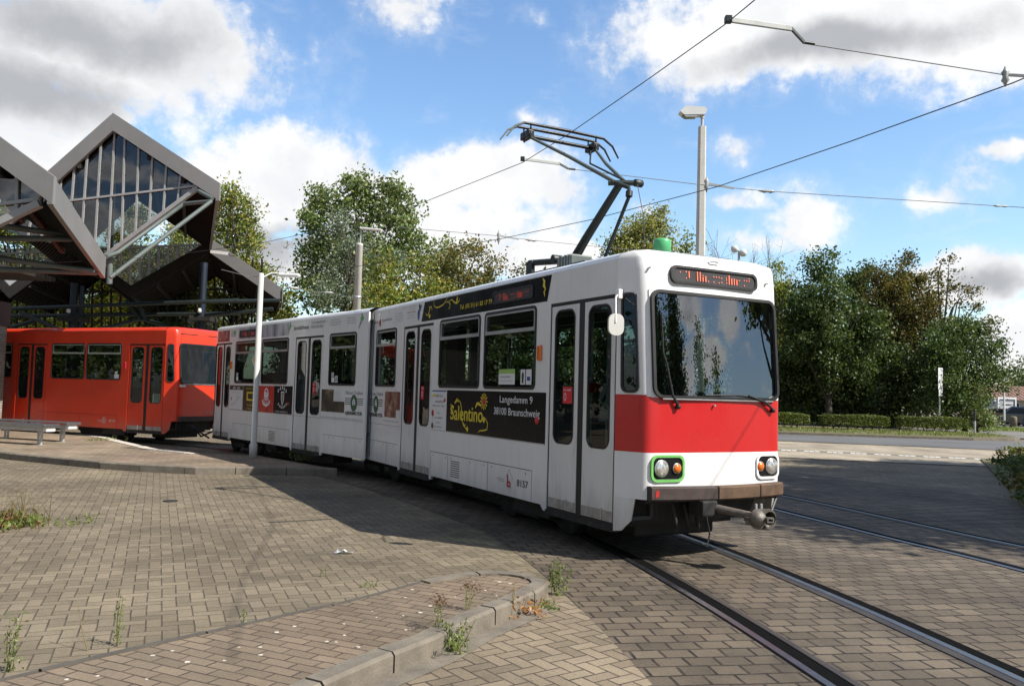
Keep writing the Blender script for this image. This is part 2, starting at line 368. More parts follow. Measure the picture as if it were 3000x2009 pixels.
def bond(name, bw, bh, rot, col, col2, jcol, jw=0.012, colvar=0.14, coords='Object', **kw):
    m, t, b = new_mat(name); tc = t.n('ShaderNodeTexCoord'); co = tc.outputs['Object']
    mp = t.n('ShaderNodeMapping'); mp.inputs['Rotation'].default_value[2] = rot
    src = tc.outputs['UV'] if coords == 'UV' else co
    if coords == 'XZ':
        sp = t.n('ShaderNodeSeparateXYZ'); t.L.new(co, sp.inputs[0]); src = t.comb(t.m('ADD', sp.outputs[0], sp.outputs[1]), sp.outputs[2])
    t.L.new(src, mp.inputs[0])
    wob = t.n('ShaderNodeTexNoise'); wob.inputs['Scale'].default_value = 3.0; t.L.new(co, wob.inputs['Vector'])
    pv = t.v('ADD', mp.outputs[0], t.v('MULTIPLY', t.v('SUBTRACT', wob.outputs['Color'], (0.5, 0.5, 0.5)), (0.03, 0.03, 0)))
    br = t.n('ShaderNodeTexBrick'); t.L.new(pv, br.inputs['Vector'])
    br.inputs['Color1'].default_value = (0, 0, 0, 1); br.inputs['Color2'].default_value = (1, 1, 1, 1); br.inputs['Mortar'].default_value = (0.5, 0.5, 0.5, 1)
    br.inputs['Scale'].default_value = 1.0; br.inputs['Brick Width'].default_value = bw; br.inputs['Row Height'].default_value = bh
    br.inputs['Mortar Size'].default_value = jw; br.inputs['Mortar Smooth'].default_value = 0.3; br.inputs['Bias'].default_value = 0.0
    c = t.mix(t.ramp(t.noise(co, 0.6, 3, 0.6), 0.35, 0.65), (*col, 1), (*col2, 1))
    sv = t.n('ShaderNodeSeparateColor'); t.L.new(br.outputs['Color'], sv.inputs[0])
    finish_ground(t, b, co, c, br.outputs['Fac'], sv.outputs[0], (*jcol, 1), colvar, oil=tc.outputs['UV'] if coords == 'UV' else None, **kw); return m
def rough_ground(name, col, col2, scale=8.0, rough=0.9):
    m, t, b = new_mat(name); co = t.n('ShaderNodeTexCoord').outputs['Object']
    n = t.noise(co, scale, 6, 0.65); n2 = t.noise(co, 0.25, 4, 0.6)
    c = t.mix(t.ramp(n, 0.3, 0.7), (*col, 1), (*col2, 1)); k = t.ramp(n2, 0.3, 0.7, 0.8, 1.15, 'LINEAR')
    t.L.new(t.v('MULTIPLY', c, t.comb(k, k, k)), b.inputs['Base Color']); b.inputs['Roughness'].default_value = rough; b.inputs['Specular IOR Level'].default_value = 0.25
    bp = t.n('ShaderNodeBump'); bp.inputs['Strength'].default_value = 0.35; bp.inputs['Distance'].default_value = 0.01
    t.L.new(t.noise(co, scale * 8, 3, 0.6), bp.inputs['Height']); t.L.new(bp.outputs[0], b.inputs['Normal']); return m

M_PAVE = herringbone('grey_herringbone_paving', 0.105, -0.40, (0.196, 0.161, 0.110), (0.218, 0.177, 0.120), (0.075, 0.060, 0.044))
M_PAVE2 = herringbone('buff_herringbone_paving', 0.105, 0.95, (0.262, 0.208, 0.142), (0.237, 0.190, 0.132), (0.060, 0.048, 0.036), jw=0.055)
M_TRACKPAVE = bond('running_bond_block_paving', 0.21, 0.17, 0.0, (0.160, 0.127, 0.090), (0.122, 0.099, 0.072), (0.026, 0.021, 0.018), jw=0.012, colvar=0.24, coords='UV', grime=0.4)
M_ISLAND = bond('reddish_brick_paving', 0.21, 0.098, 0.44, (0.225, 0.167, 0.115), (0.202, 0.157, 0.110), (0.060, 0.046, 0.035), jw=0.007)
M_PLAT = bond('platform_brick_paving', 0.21, 0.105, 0.45, (0.290, 0.216, 0.154), (0.317, 0.255, 0.176), (0.106, 0.079, 0.062), jw=0.007)
M_FARPAVE = bond('pale_roadside_block_paving', 0.62, 0.18, 1.26, (0.420, 0.355, 0.265), (0.380, 0.325, 0.245), (0.140, 0.115, 0.090), jw=0.014, colvar=0.10)
M_ASPHALT = rough_ground('grey_asphalt', (0.12, 0.12, 0.122), (0.15, 0.15, 0.15), 14)
M_PATH = rough_ground('path_asphalt', (0.17, 0.16, 0.15), (0.2, 0.19, 0.18), 10)
M_SOIL = rough_ground('dry_verge_soil', (0.16, 0.13, 0.075), (0.11, 0.12, 0.045), 3)
M_LAWN = rough_ground('lawn_green', (0.09, 0.13, 0.03), (0.17, 0.17, 0.055), 6)
M_WHITELINE = paint('road_marking_white', (0.72, 0.72, 0.70), 0.7, 0.12, 0.3)
M_CONC = paint('kerb_concrete', (0.165, 0.142, 0.11), 0.9, 0.3, 0.7, scale=5, bump=0.5)
M_CONC_DARK = paint('dark_kerb_concrete', (0.085, 0.075, 0.062), 0.85, 0.2, 0.5, scale=5, bump=0.5)
M_CONC_LIGHT = paint('pale_edge_concrete', (0.55, 0.50, 0.42), 0.8, 0.12, 0.25, scale=4, bump=0.3)
M_RAIL = paint('polished_rail_steel', (0.20, 0.205, 0.22), 0.42, 0.15, 0.2, metal=1.0, scale=9)
M_RAILSIDE = paint('rusty_rail_flank', (0.055, 0.046, 0.04), 0.6, 0.25, 0.3, metal=0.4)
M_TAR = paint('black_joint_filler', (0.006, 0.006, 0.006), 0.9, 0.3, spec=0.05, scale=20, bump=0.6)
M_WHITE = paint('white_tram_paint', (0.76, 0.755, 0.74), 0.33, 0.035, 0.14, coat=0.25, scale=1.2, splash=0.32)
M_WHITE_DIRTY = paint('soiled_white_paint', (0.69, 0.685, 0.665), 0.38, 0.05, 0.24, coat=0.15, scale=1.6, splash=0.4)
M_RED = paint('red_band_paint', (0.50, 0.013, 0.014), 0.3, 0.05, 0.05, coat=0.4, scale=1.5)
M_ORANGE = paint('orange_red_tram_paint', (0.66, 0.034, 0.006), 0.36, 0.08, 0.08, coat=0.25, scale=1.4, splash=0.35)
M_RUBBER = paint('black_rubber', (0.015, 0.015, 0.016), 0.5, 0.2)
M_BLACK = paint('black_film', (0.012, 0.012, 0.013), 0.22, 0.2, scale=2, spec=0.12)
M_UNDER = paint('sooty_underframe', (0.014, 0.013, 0.012), 0.75, 0.3, 0.4)
M_ALU = paint('window_aluminium', (0.52, 0.53, 0.53), 0.35, 0.1, 0.15, metal=0.7)
M_ROOF = paint('grey_roof_paint', (0.36, 0.36, 0.36), 0.6, 0.12, 0.3)
M_WEAR = paint('worn_kick_plate', (0.33, 0.31, 0.28), 0.6, 0.3, 0.75, scale=8, dirtcol=(0.14, 0.07, 0.03))
M_PANTO = paint('dark_green_steel', (0.013, 0.021, 0.020), 0.45, 0.2, 0.2)
M_PANTO_L = paint('worn_grey_green_tube', (0.10, 0.12, 0.115), 0.5, 0.2, 0.3)
M_CARBON = paint('collector_carbon', (0.02, 0.02, 0.022), 0.4, 0.2, metal=0.4)
M_BUMP1 = paint('dark_worn_timber', (0.055, 0.04, 0.036), 0.75, 0.35, 0.5, scale=9, bump=0.6, dirtcol=(0.09, 0.03, 0.018))
M_BUMP2 = paint('brown_weathered_timber', (0.10, 0.058, 0.032), 0.75, 0.35, 0.5, scale=7, bump=0.6, dirtcol=(0.03, 0.026, 0.024))
M_STEEL = paint('weathered_coupler_steel', (0.17, 0.155, 0.135), 0.5, 0.35, 0.6, metal=0.55, scale=14, bump=0.4, dirtcol=(0.1, 0.06, 0.035))
M_LENS = paint('headlight_glass', (0.80, 0.78, 0.72), 0.12, 0.3, metal=0.75, scale=40, coat=1.0)
M_AMBER = paint('amber_lens', (0.72, 0.16, 0.012), 0.18, 0.15, coat=0.8, scale=30)
M_GREEN = paint('green_lamp_surround', (0.16, 0.47, 0.11), 0.4, 0.08, 0.15)
M_CAPGREEN = paint('green_plastic_cap', (0.08, 0.40, 0.16), 0.35, 0.05, coat=0.3)
M_GLASS = glass('tinted_window_glass', (0.31, 0.38, 0.36), 0.0)
M_WIND = glass('windscreen_glass', (0.27, 0.33, 0.32), 0.17)
M_SHEDGLASS = glass('shed_glazing', (0.30, 0.29, 0.22), -0.02)
M_GABLEGLASS = glass('gable_glazing_glass', (0.44, 0.43, 0.36), 0.06)
M_CLEAR = glass('clear_glass', (0.85, 0.87, 0.86), 0.02)
M_LED = emit('amber_led', (1.0, 0.16, 0.07), 1.7)
M_LEDRED = emit('dim_red_led', (1.0, 0.08, 0.04), 0.3)
M_DISPLAY = paint('display_black', (0.055, 0.054, 0.056), 0.5, 0.2, spec=0.2)
M_YELLOW = paint('yellow_print', (0.72, 0.56, 0.035), 0.35, 0.05)
M_PRINTW = paint('white_print', (0.72, 0.72, 0.72), 0.35, 0.03)
M_INK = paint('dark_print', (0.03, 0.03, 0.03), 0.4, 0.1)
M_GREYINK = paint('grey_print', (0.30, 0.31, 0.33), 0.4, 0.1)
M_PALEINK = paint('pale_grey_print', (0.46, 0.47, 0.49), 0.4, 0.1)
M_REDINK = paint('red_print', (0.42, 0.015, 0.03), 0.35, 0.1)
M_REDAD = paint('red_advert_film', (0.50, 0.035, 0.028), 0.3, 0.1)
M_OLIVE = paint('dark_olive_advert_film', (0.03, 0.035, 0.015), 0.3, 0.2)
M_GREENINK = paint('green_print', (0.03, 0.12, 0.055), 0.35, 0.1)
M_LEAFINK = paint('leaf_green_print', (0.12, 0.42, 0.14), 0.4, 0.1)
M_STICKRED = paint('red_notice', (0.62, 0.02, 0.04), 0.35, 0.05)
M_STICKGREEN = paint('green_notice', (0.33, 0.52, 0.14), 0.35, 0.05)
M_BLUEINK = paint('blue_print', (0.03, 0.06, 0.25), 0.4, 0.1)
M_FLOOR = paint('interior_floor', (0.06, 0.06, 0.062), 0.7)
M_CEIL = paint('interior_ceiling', (0.40, 0.41, 0.40), 0.6)
M_LINING = paint('interior_lining', (0.16, 0.165, 0.16), 0.6)
M_SEAT = paint('dark_seat_cover', (0.035, 0.04, 0.055), 0.7, 0.3)
M_SEATRED = paint('red_seat_cover', (0.22, 0.015, 0.02), 0.7, 0.3)
M_POLE = paint('pale_grab_pole', (0.50, 0.56, 0.53), 0.3)
M_TEAL = paint('pale_teal_panel', (0.33, 0.50, 0.45), 0.5)
M_DASH = paint('dashboard_grey_green', (0.13, 0.18, 0.165), 0.5)

def photo_film(name, cols, scale, stretch=(1, 1, 1)):           # a printed photograph seen from too far to read
    m, t, b = new_mat(name); co = t.v('MULTIPLY', t.n('ShaderNodeTexCoord').outputs['Object'], stretch)
    cr = t.n('ShaderNodeValToRGB'); t.L.new(t.ramp(t.noise(co, scale, 4, 0.6), 0.28, 0.72, kind='LINEAR'), cr.inputs[0]); e = cr.color_ramp.elements
    while len(e) < len(cols): e.new(0.5)
    for i, c in enumerate(cols): e[i].position = i / (len(cols) - 1); e[i].color = (*c, 1)
    t.L.new(cr.outputs[0], b.inputs['Base Color']); b.inputs['Roughness'].default_value = 0.3; return m
M_PHOTO1 = photo_film('printed_still_life', [(0.012, 0.014, 0.01), (0.03, 0.028, 0.02), (0.10, 0.07, 0.04), (0.4, 0.34, 0.26)], 3.2)
M_PHOTO2 = photo_film('printed_portrait', [(0.05, 0.012, 0.01), (0.15, 0.05, 0.035), (0.3, 0.2, 0.15), (0.5, 0.45, 0.42)], 4.5)
M_SKYLINE = photo_film('printed_town_view', [(0.10, 0.10, 0.14), (0.28, 0.29, 0.34), (0.46, 0.46, 0.50), (0.55, 0.55, 0.58)], 5, (1, 1, 0.35))
M_STREAK = photo_film('printed_night_view', [(0.02, 0.02, 0.03), (0.10, 0.07, 0.07), (0.32, 0.3, 0.32)], 7)

M_FASCIA = paint('grey_fascia_sheet', (0.205, 0.2, 0.193), 0.55, 0.08, 0.18, scale=0.8, metal=0.1)
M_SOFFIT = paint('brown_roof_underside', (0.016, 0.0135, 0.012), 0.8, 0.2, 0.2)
M_SHEDROOF = paint('shed_roof_sheet', (0.18, 0.18, 0.18), 0.7, 0.1)
M_MULLION = paint('galvanised_mullion', (0.33, 0.33, 0.32), 0.5, 0.1, 0.2, metal=0.2)
M_MULLION_D = paint('brown_mullion', (0.035, 0.03, 0.028), 0.6, 0.2)
M_TUBE = paint('grey_green_steel_tube', (0.105, 0.13, 0.122), 0.5, 0.1, 0.2)
M_COLUMN = paint('dark_blue_column', (0.008, 0.015, 0.03), 0.5, 0.15)
M_GALV = paint('galvanised_steel', (0.50, 0.51, 0.51), 0.42, 0.12, 0.2, metal=0.5)
M_POSTW = paint('pale_painted_post', (0.55, 0.54, 0.50), 0.55, 0.06, 0.2)
M_MASTC = paint('pale_concrete_mast', (0.54, 0.535, 0.49), 0.8, 0.08, 0.2, bump=0.2)
M_LAMPW = paint('white_lamp_housing', (0.68, 0.68, 0.66), 0.4, 0.04)
M_WIRE = paint('dark_wire', (0.03, 0.03, 0.032), 0.5, 0.1)
M_WIREG = paint('grey_span_wire', (0.12, 0.12, 0.125), 0.5, 0.1)
M_INSUL = paint('grey_insulator', (0.36, 0.37, 0.36), 0.4, 0.15)
M_BENCH = paint('bare_bench_steel', (0.33, 0.33, 0.335), 0.32, 0.1, 0.15, metal=0.85)
M_BRICKWALL = bond('pale_brick_wall', 0.24, 0.075, 0.0, (0.40, 0.36, 0.31), (0.44, 0.40, 0.34), (0.12, 0.1, 0.09), jw=0.008, coords='XZ')
M_BARK = paint('tree_bark', (0.05, 0.042, 0.034), 0.9, 0.3, 0.3, scale=5, bump=0.8)
M_BARKPALE = paint('pale_twig_bark', (0.14, 0.12, 0.10), 0.9, 0.2)
L_POPLAR = leaf('poplar_leaves', [(0.069, 0.112, 0.035), (0.127, 0.184, 0.056), (0.196, 0.248, 0.088), (0.293, 0.303, 0.160)])
L_WILLOW = leaf('silver_willow_leaves', [(0.100, 0.150, 0.094), (0.163, 0.200, 0.138), (0.225, 0.250, 0.188)])
L_MAPLE = leaf('turning_maple_leaves', [(0.068, 0.126, 0.028), (0.138, 0.193, 0.038), (0.262, 0.269, 0.056), (0.359, 0.269, 0.066)])
L_RUST = leaf('rusty_autumn_leaves', [(0.063, 0.100, 0.029), (0.147, 0.142, 0.043), (0.252, 0.184, 0.057), (0.126, 0.156, 0.043)])
L_DARK = leaf('dark_green_leaves', [(0.027, 0.050, 0.016), (0.051, 0.088, 0.023), (0.085, 0.124, 0.037), (0.145, 0.176, 0.066)])
L_BROWN = leaf('browning_leaves', [(0.041, 0.058, 0.014), (0.088, 0.087, 0.022), (0.149, 0.123, 0.036), (0.216, 0.145, 0.048)])
L_BIRCH = leaf('feathery_birch_leaves', [(0.143, 0.174, 0.051), (0.264, 0.275, 0.091), (0.386, 0.345, 0.122)])
L_HEDGE = leaf('hedge_leaves', [(0.06, 0.085, 0.02), (0.12, 0.15, 0.035), (0.18, 0.20, 0.06)])
L_WEED = leaf('weed_leaves', [(0.10, 0.15, 0.03), (0.16, 0.21, 0.05), (0.24, 0.26, 0.08)])
L_DRY = leaf('dry_orange_leaves', [(0.25, 0.10, 0.03), (0.42, 0.18, 0.05), (0.5, 0.27, 0.1)])
L_STRAW = leaf('dry_straw', [(0.22, 0.17, 0.08), (0.34, 0.26, 0.13)])
L_BROWNDRY = leaf('dry_brown_heads', [(0.12, 0.055, 0.03), (0.2, 0.09, 0.045)])
# ---------------------------------------------------------------- ground, paving, tracks
def catmull(pts, step=0.25):
    P = [Vector((a, b, 0)) for a, b in pts]; P = [P[0] * 2 - P[1]] + P + [P[-1] * 2 - P[-2]]; out = []
    for i in range(1, len(P) - 2):
        n = max(2, int((P[i + 1] - P[i]).length / step))
        for k in range(n):
            t = k / n; a, b, c, d = P[i - 1], P[i], P[i + 1], P[i + 2]
            out.append(0.5 * ((2 * b) + (c - a) * t + (2 * a - 5 * b + 4 * c - d) * t * t + (3 * b - a - 3 * c + d) * t ** 3))
    out.append(P[-2]); return out
def offset(path, d, closed=False):               # shift a path to its right by d
    out = []; n = len(path)
    for i, p in enumerate(path):
        a = path[(i - 1) % n] if closed or i > 0 else p; b = path[(i + 1) % n] if closed or i < n - 1 else p
        t1 = (p - a); t2 = (b - p)
        t1 = t1.normalized() if t1.length > 1e-6 else t2.normalized(); t2 = t2.normalized() if t2.length > 1e-6 else t1
        n1 = Vector((t1.y, -t1.x, 0)); n2 = Vector((t2.y, -t2.x, 0)); m = n1 + n2
        m = m.normalized() if m.length > 1e-6 else n1
        out.append(p + m * (d / max(0.5, m.dot(n1))))
    return out
def strip(name, path, cuts, zmat, parent=None):  # lengthwise bands along a path: cuts = offsets, zmat = [(z, material)] per band
    me = bpy.data.meshes.new(name); vs, fs, mi, uv, mats = [], [], [], [], []
    L = [0.0]
    for i in range(1, len(path)): L.append(L[-1] + (path[i] - path[i - 1]).length)
    for k, (z0, z1, m) in enumerate(zmat):
        if m not in mats: mats.append(m)
        A, B = offset(path, cuts[k]), offset(path, cuts[k + 1]); o = len(vs)
        for i in range(len(path)):
            vs += [(A[i].x, A[i].y, z0), (B[i].x, B[i].y, z1)]
        for i in range(len(path) - 1):
            fs.append((o + 2 * i, o + 2 * i + 1, o + 2 * i + 3, o + 2 * i + 2)); mi.append(mats.index(m))
            uv += [(cuts[k], L[i]), (cuts[k + 1], L[i]), (cuts[k + 1], L[i + 1]), (cuts[k], L[i + 1])]
    me.from_pydata(vs, [], fs); me.polygons.foreach_set('material_index', mi)
    for m in mats: me.materials.append(m)
    u = me.uv_layers.new(name='uv'); u.data.foreach_set('uv', [q for p in uv for q in p])
    o = bpy.data.objects.new(name, me); scene.collection.objects.link(o)
    if parent is not None: o.parent = parent
    return o
def struct(name, mb, **k): return tag(mb.build(name, **k), kind='structure')

g = MB(); g.sheet([(-260, -60), (260, -60), (260, 420), (-260, 420)], 0.0, M_PAVE); struct('ground', g)
TRACK1 = catmull([(3.35, -1.5), (2.98, 2.5), (2.60, 5.2), (2.22, 7.4), (1.68, 9.7), (0.92, 11.7), (-1.72, 16.25), (-5.45, 20.75), (-9.0, 23.65), (-14.6, 26.1), (-22, 29.0), (-34, 33)])
TRACK2 = catmull([(7.5, 0.5), (6.75, 5.0), (5.95, 8.9), (5.42, 10.7), (4.95, 12.4), (4.32, 14.5), (2.9, 18.2), (-0.2, 23.0), (-4.2, 27.2), (-12, 31), (-26, 36)])
near1 = [p for p in TRACK1 if p.y < 19]
tag(strip('track_paving', near1, [-1.72, 0.0, 4.0, 9.0], [(0.004, 0.004, M_TRACKPAVE)] * 3), kind='structure')
p2 = MB(); p2.sheet([(-1.2, 3.4), (0.2, 2.0), (1.05, 2.0), (1.12, 3.4), (0.98, 4.6), (0.82, 5.7), (0.64, 6.6), (0.42, 7.15), (-0.1, 6.2)], 0.003, M_PAVE2); struct('herringbone_paving', p2)
def track(path, label, G=0.625):
    t = empty('tram_track', path[8]); tag(t, label, 'tram track', 'tram tracks in the paving')
    rel = [p - t.location for p in path]
    # left rail: joint, head, groove, lip   |   right rail: lip, head, joint
    strip('rail', rel, [-G - 0.075, -G - 0.055, -G - 0.008, -G + 0.115, -G + 0.165], [(0.009, 0.009, M_TAR), (0.010, 0.016, M_RAIL), (0.0075, 0.0075, M_TAR), (0.012, 0.012, M_RAILSIDE)], t)
    strip('rail', rel, [G - 0.12, G - 0.04, G + 0.03, G + 0.145], [(0.011, 0.0135, M_RAILSIDE), (0.016, 0.012, M_RAIL), (0.0085, 0.0085, M_TAR)], t)
track(TRACK1, 'curved tram track with shiny rails under the white tram')
track(TRACK2, 'second tram track, bending behind the white tram to the right')

def poly(name, pts, z, m): g = MB(); g.sheet(pts, z, m); return struct(name, g)
# roadside strips beyond the tracks
poly('roadside_paving', [(-30, 36.2), (-30, 47.0), (60, 18.5), (60, 7.2), (13.4, 23.2), (7.8, 24.6), (2, 26.0)], 0.012, M_FARPAVE)
poly('gutter_line', [(2, 26.0), (7.8, 24.55), (13.4, 23.15), (13.4, 23.25), (7.8, 24.72), (2, 26.15)], 0.016, M_CONC_DARK)
poly('dash_band', [(-10, 34.4), (40, 17.6), (40, 18.15), (-10, 35.1)], 0.016, M_CONC)
dm = MB()
q = Vector((0.947, -0.322, 0)); base = Vector((9.09, 27.95, 0))
for i in range(-18, 40):
    for k in range(3):
        a = base + q * (i * 0.72 + k * 0.17); b = a + q * 0.145; w = Vector((0.322, 0.947, 0)) * 0.36
        dm.sheet([a, b, b + w, a + w], 0.021, M_WHITELINE)
struct('dashed_line', dm)
poly('road', [(-60, 58), (60, 18.7), (120, 12), (160, 40), (46, 43.5), (30, 41.2), (22.3, 39.9), (12.4, 41.0), (-60, 62)], 0.014, M_ASPHALT)
wl = MB()
wl.sheet([(24.3, 38.3), (60, 37.6), (60, 37.9), (24.3, 38.62)], 0.018, M_WHITELINE); wl.sheet([(26.5, 41.3), (60, 40.8), (60, 41.0), (26.5, 41.5)], 0.018, M_WHITELINE)
struct('road_marking', wl)
vg = MB(); vg.plate([(-60, 62.3), (12.4, 41.25), (22.2, 40.2), (24.6, 41.0), (26.4, 43.2), (26.8, 47.2), (27.5, 49.6), (-60, 74)], [], 0.12, M_SOIL, XYZ); struct('verge', vg)
kb = MB(); kp = [Vector((a, b, 0)) for a, b in ((-60, 62.3), (12.4, 41.25), (22.2, 40.2), (24.6, 41.0), (26.2, 43.2))]; ko = offset(kp, 0.16)
for i in range(len(kp) - 1): kb.plate([tuple(kp[i][:2]), tuple(kp[i + 1][:2]), tuple(ko[i + 1][:2]), tuple(ko[i][:2])], [], 0.125, M_CONC, XYZ)
struct('verge_kerb', kb)
poly('path', [(-60, 74), (27.5, 49.6), (24.4, 47.3), (26.6, 43.4), (70, 45.8), (70, 52.5), (30, 54.5), (-60, 80)], 0.05, M_PATH)
poly('lawn', [(29, 54.8), (80, 52.6), (120, 66), (30, 66)], 0.04, M_LAWN)
poly('car_park', [(20, 66.2), (150, 66.2), (150, 130), (20, 130)], 0.02, M_ASPHALT)
poly('woodland_floor', [(-90, 96), (27, 56), (32, 66), (20, 120), (-90, 140)], 0.03, M_SOIL)

def stones(mb, path, w, z0, z1, m, L=0.9, gap=0.008, closed=False):  # kerb stones laid along a path, body on its right
    pts = path + ([path[0]] if closed else []); rs = [pts[0]]; acc = []
    tot = 0; seg = []
    for a, b in zip(pts, pts[1:]): seg.append((a, b, (b - a).length))
    n = 0; cur = []; d = 0
    runs = [[pts[0]]]
    for a, b, l in seg:
        s = 0
        while d + (l - s) >= L:
            s += L - d; q = a + (b - a) * (s / l); runs[-1].append(q); runs.append([q]); d = 0
        d += l - s; runs[-1].append(b)
    for r in runs:
        r = [p for i, p in enumerate(r) if i == 0 or (p - r[i - 1]).length > 1e-3]
        if len(r) < 2: continue
        r[0] = r[0] + (r[1] - r[0]).normalized() * gap; r[-1] = r[-1] + (r[-2] - r[-1]).normalized() * gap
        o = offset(r, w); rise = random.uniform(-0.004, 0.004); bv = 0.02
        o1 = offset(r, math.copysign(bv, w))
        vs = []
        for i in range(len(r)):
            vs += [(r[i].x, r[i].y, z0), (r[i].x, r[i].y, z1 - bv + rise), (o1[i].x, o1[i].y, z1 + rise), (o[i].x, o[i].y, z1 + rise), (o[i].x, o[i].y, z0)]
        fs = []
        for i in range(len(r) - 1):
            for k in range(4): fs.append((5 * i + k, 5 * i + k + 1, 5 * i + 5 + k + 1, 5 * i + 5 + k))
        fs += [(0, 1, 2, 3, 4), tuple(5 * (len(r) - 1) + k for k in (4, 3, 2, 1, 0))]
        mb.add(vs, fs, m)
V2 = lambda L: [Vector((a, b, 0)) for a, b in L]
# foreground traffic island
ISL_N = V2([(-1.75, 2.2), (-1.35, 3.6), (-0.99, 4.48), (-0.72, 4.98), (-0.44, 5.42), (-0.2, 5.95), (0.08, 6.42), (0.29, 6.82), (0.36, 7.05), (0.33, 7.22), (0.22, 7.36), (0.08, 7.44), (-0.06, 7.475), (-0.22, 7.44), (-0.4, 7.36), (-0.72, 7.03)])
ISL_F = V2([(-1.03, 6.57), (-1.22, 6.3), (-2.17, 5.16), (-2.66, 4.53), (-4.2, 2.5)])
isl = MB(); out = ISL_N + ISL_F; inn = offset(out, -0.05)
isl.plate([tuple(p[:2]) for p in inn], [], 0.112, M_ISLAND, XYZ)
rnd = random.Random(3)
for i in range(70):
    x, y = rnd.uniform(-2.4, 0.1), rnd.uniform(3.9, 7.1); r = rnd.uniform(0.008, 0.019)
    if not (-0.70 + (y - 5) * 0.45 > x > -2.15 + (y - 5) * 0.80): continue
    el_ = [(x + math.cos(2 * math.pi * k / 9) * r * rnd.uniform(0.6, 1.2), y + math.sin(2 * math.pi * k / 9) * r * rnd.uniform(0.6, 1.2)) for k in range(9)]
    isl.plate(el_, [], 0.0015, M_CONC_LIGHT, XYZ, 0.112)
struct('traffic_island', isl)
ik = MB(); stones(ik, [p for p in ISL_N], -0.135, 0, 0.13, M_CONC, 0.62); struct('island_kerb', ik)
ik = MB(); stones(ik, [ISL_N[-1]] + ISL_F, -0.055, 0, 0.122, M_CONC_DARK, 1.0); struct('island_edging', ik)
gt = MB(); gl_ = [p for p in ISL_N if p.y < 6.9]; go_ = offset(gl_, 0.16)
for i in range(len(gl_) - 1): gt.sheet([gl_[i], gl_[i + 1], go_[i + 1], go_[i]], 0.007, M_CONC)
struct('gutter_slab', gt)
# platform on the left
PL_F = V2([(-3.30, 16.15), (-3.87, 16.05), (-5.01, 15.98), (-5.87, 15.74), (-7.0, 15.96), (-7.92, 16.26), (-10.27, 17.48), (-10.84, 17.83), (-14.0, 19.9), (-21, 25)])
PL_B = V2([(-21, 28.3), (-16.2, 26.6), (-14.75, 26.0), (-12.92, 25.2), (-11.2, 23.4), (-9.75, 21.55), (-8.22, 19.72), (-7.0, 19.0), (-5.6, 18.75), (-4.4, 17.4)])
pf = MB(); pf.plate([tuple(p[:2]) for p in offset(PL_F, 0.07) + PL_B], [], 0.128, M_PLAT, XYZ); struct('platform', pf)
pk = MB(); stones(pk, PL_F, 0.14, 0, 0.142, M_CONC, 0.95); struct('platform_kerb', pk)
pk = MB(); stones(pk, PL_B[1:8], 0.26, 0, 0.14, M_CONC_LIGHT, 1.0); struct('platform_edge', pk)
# ---------------------------------------------------------------- trams
TW = 2.12                                        # body width; local axes: x along the car, y outwards on the door side, z up
def roof_z(v):
    pts = [(0.0, 3.13), (0.03, 3.175), (0.12, 3.215), (0.45, 3.26), (1.06, 3.28)]; v = min(v, TW - v)
    for (a, za), (b, zb) in zip(pts, pts[1:]):
        if v <= b: return za + (zb - za) * max(0, (v - a)) / (b - a)
    return 3.28
def lean(z): return 0.0 if z < 1.71 else (z - 1.71) * 0.075
PS = lambda a, b, c: Vector((a, c, b))           # door side
PF = lambda a, b, c: Vector((a, -TW - c, b))     # far side
FRONT_T = 0.356
def front_map(ue, dc):
    def P(v, z, c):
        bow = 0.03 * (1 - ((v - TW / 2) / 0.9) ** 2) if 0.15 < v < TW - 0.15 else 0
        return Vector((ue + dc * (FRONT_T + bow + c - lean(z)), -v, z))
    return P
def slant_map(ue, dc, far=False):
    def P(a, z, c):
        t, v = a * 0.925 - 0 + c * 0.38, a * 0.38 - c * 0.925
        return Vector((ue + dc * (t - (lean(z) * min(1, a / 0.3))), (-TW + v) if far else -v, z))
    return P

def build_window(root, xf, u0, u1, P, rub, z0=1.74, z1=2.775, bar=2.495, sash=True):
    w = MB(); o = rr(u0, u1, z0, z1, 0.075); i_ = rr(u0 + 0.032, u1 - 0.032, z0 + 0.032, z1 - 0.032, 0.05)
    w.ring(o, i_, 0.034, M_RUBBER, P, -0.022)
    if sash:
        w.ring(rr(u0 + 0.036, u1 - 0.036, bar - 0.012, z1 - 0.036, 0.04), rr(u0 + 0.058, u1 - 0.058, bar + 0.018, z1 - 0.058, 0.03), 0.016, M_ALU, P, -0.006)
        w.plate([(u0 + 0.034, bar - 0.03), (u1 - 0.034, bar - 0.03), (u1 - 0.034, bar + 0.014), (u0 + 0.034, bar + 0.014)], [], 0.016, M_ALU, P, -0.002)
    wo = w.build('window', root, xf)
    p = MB(); p.plate(rr(u0 + 0.02, u1 - 0.02, z0 + 0.02, z1 - 0.02, 0.06), [], 0.0, M_GLASS, P, -0.012); p.build('pane', wo, xf)
    return wo
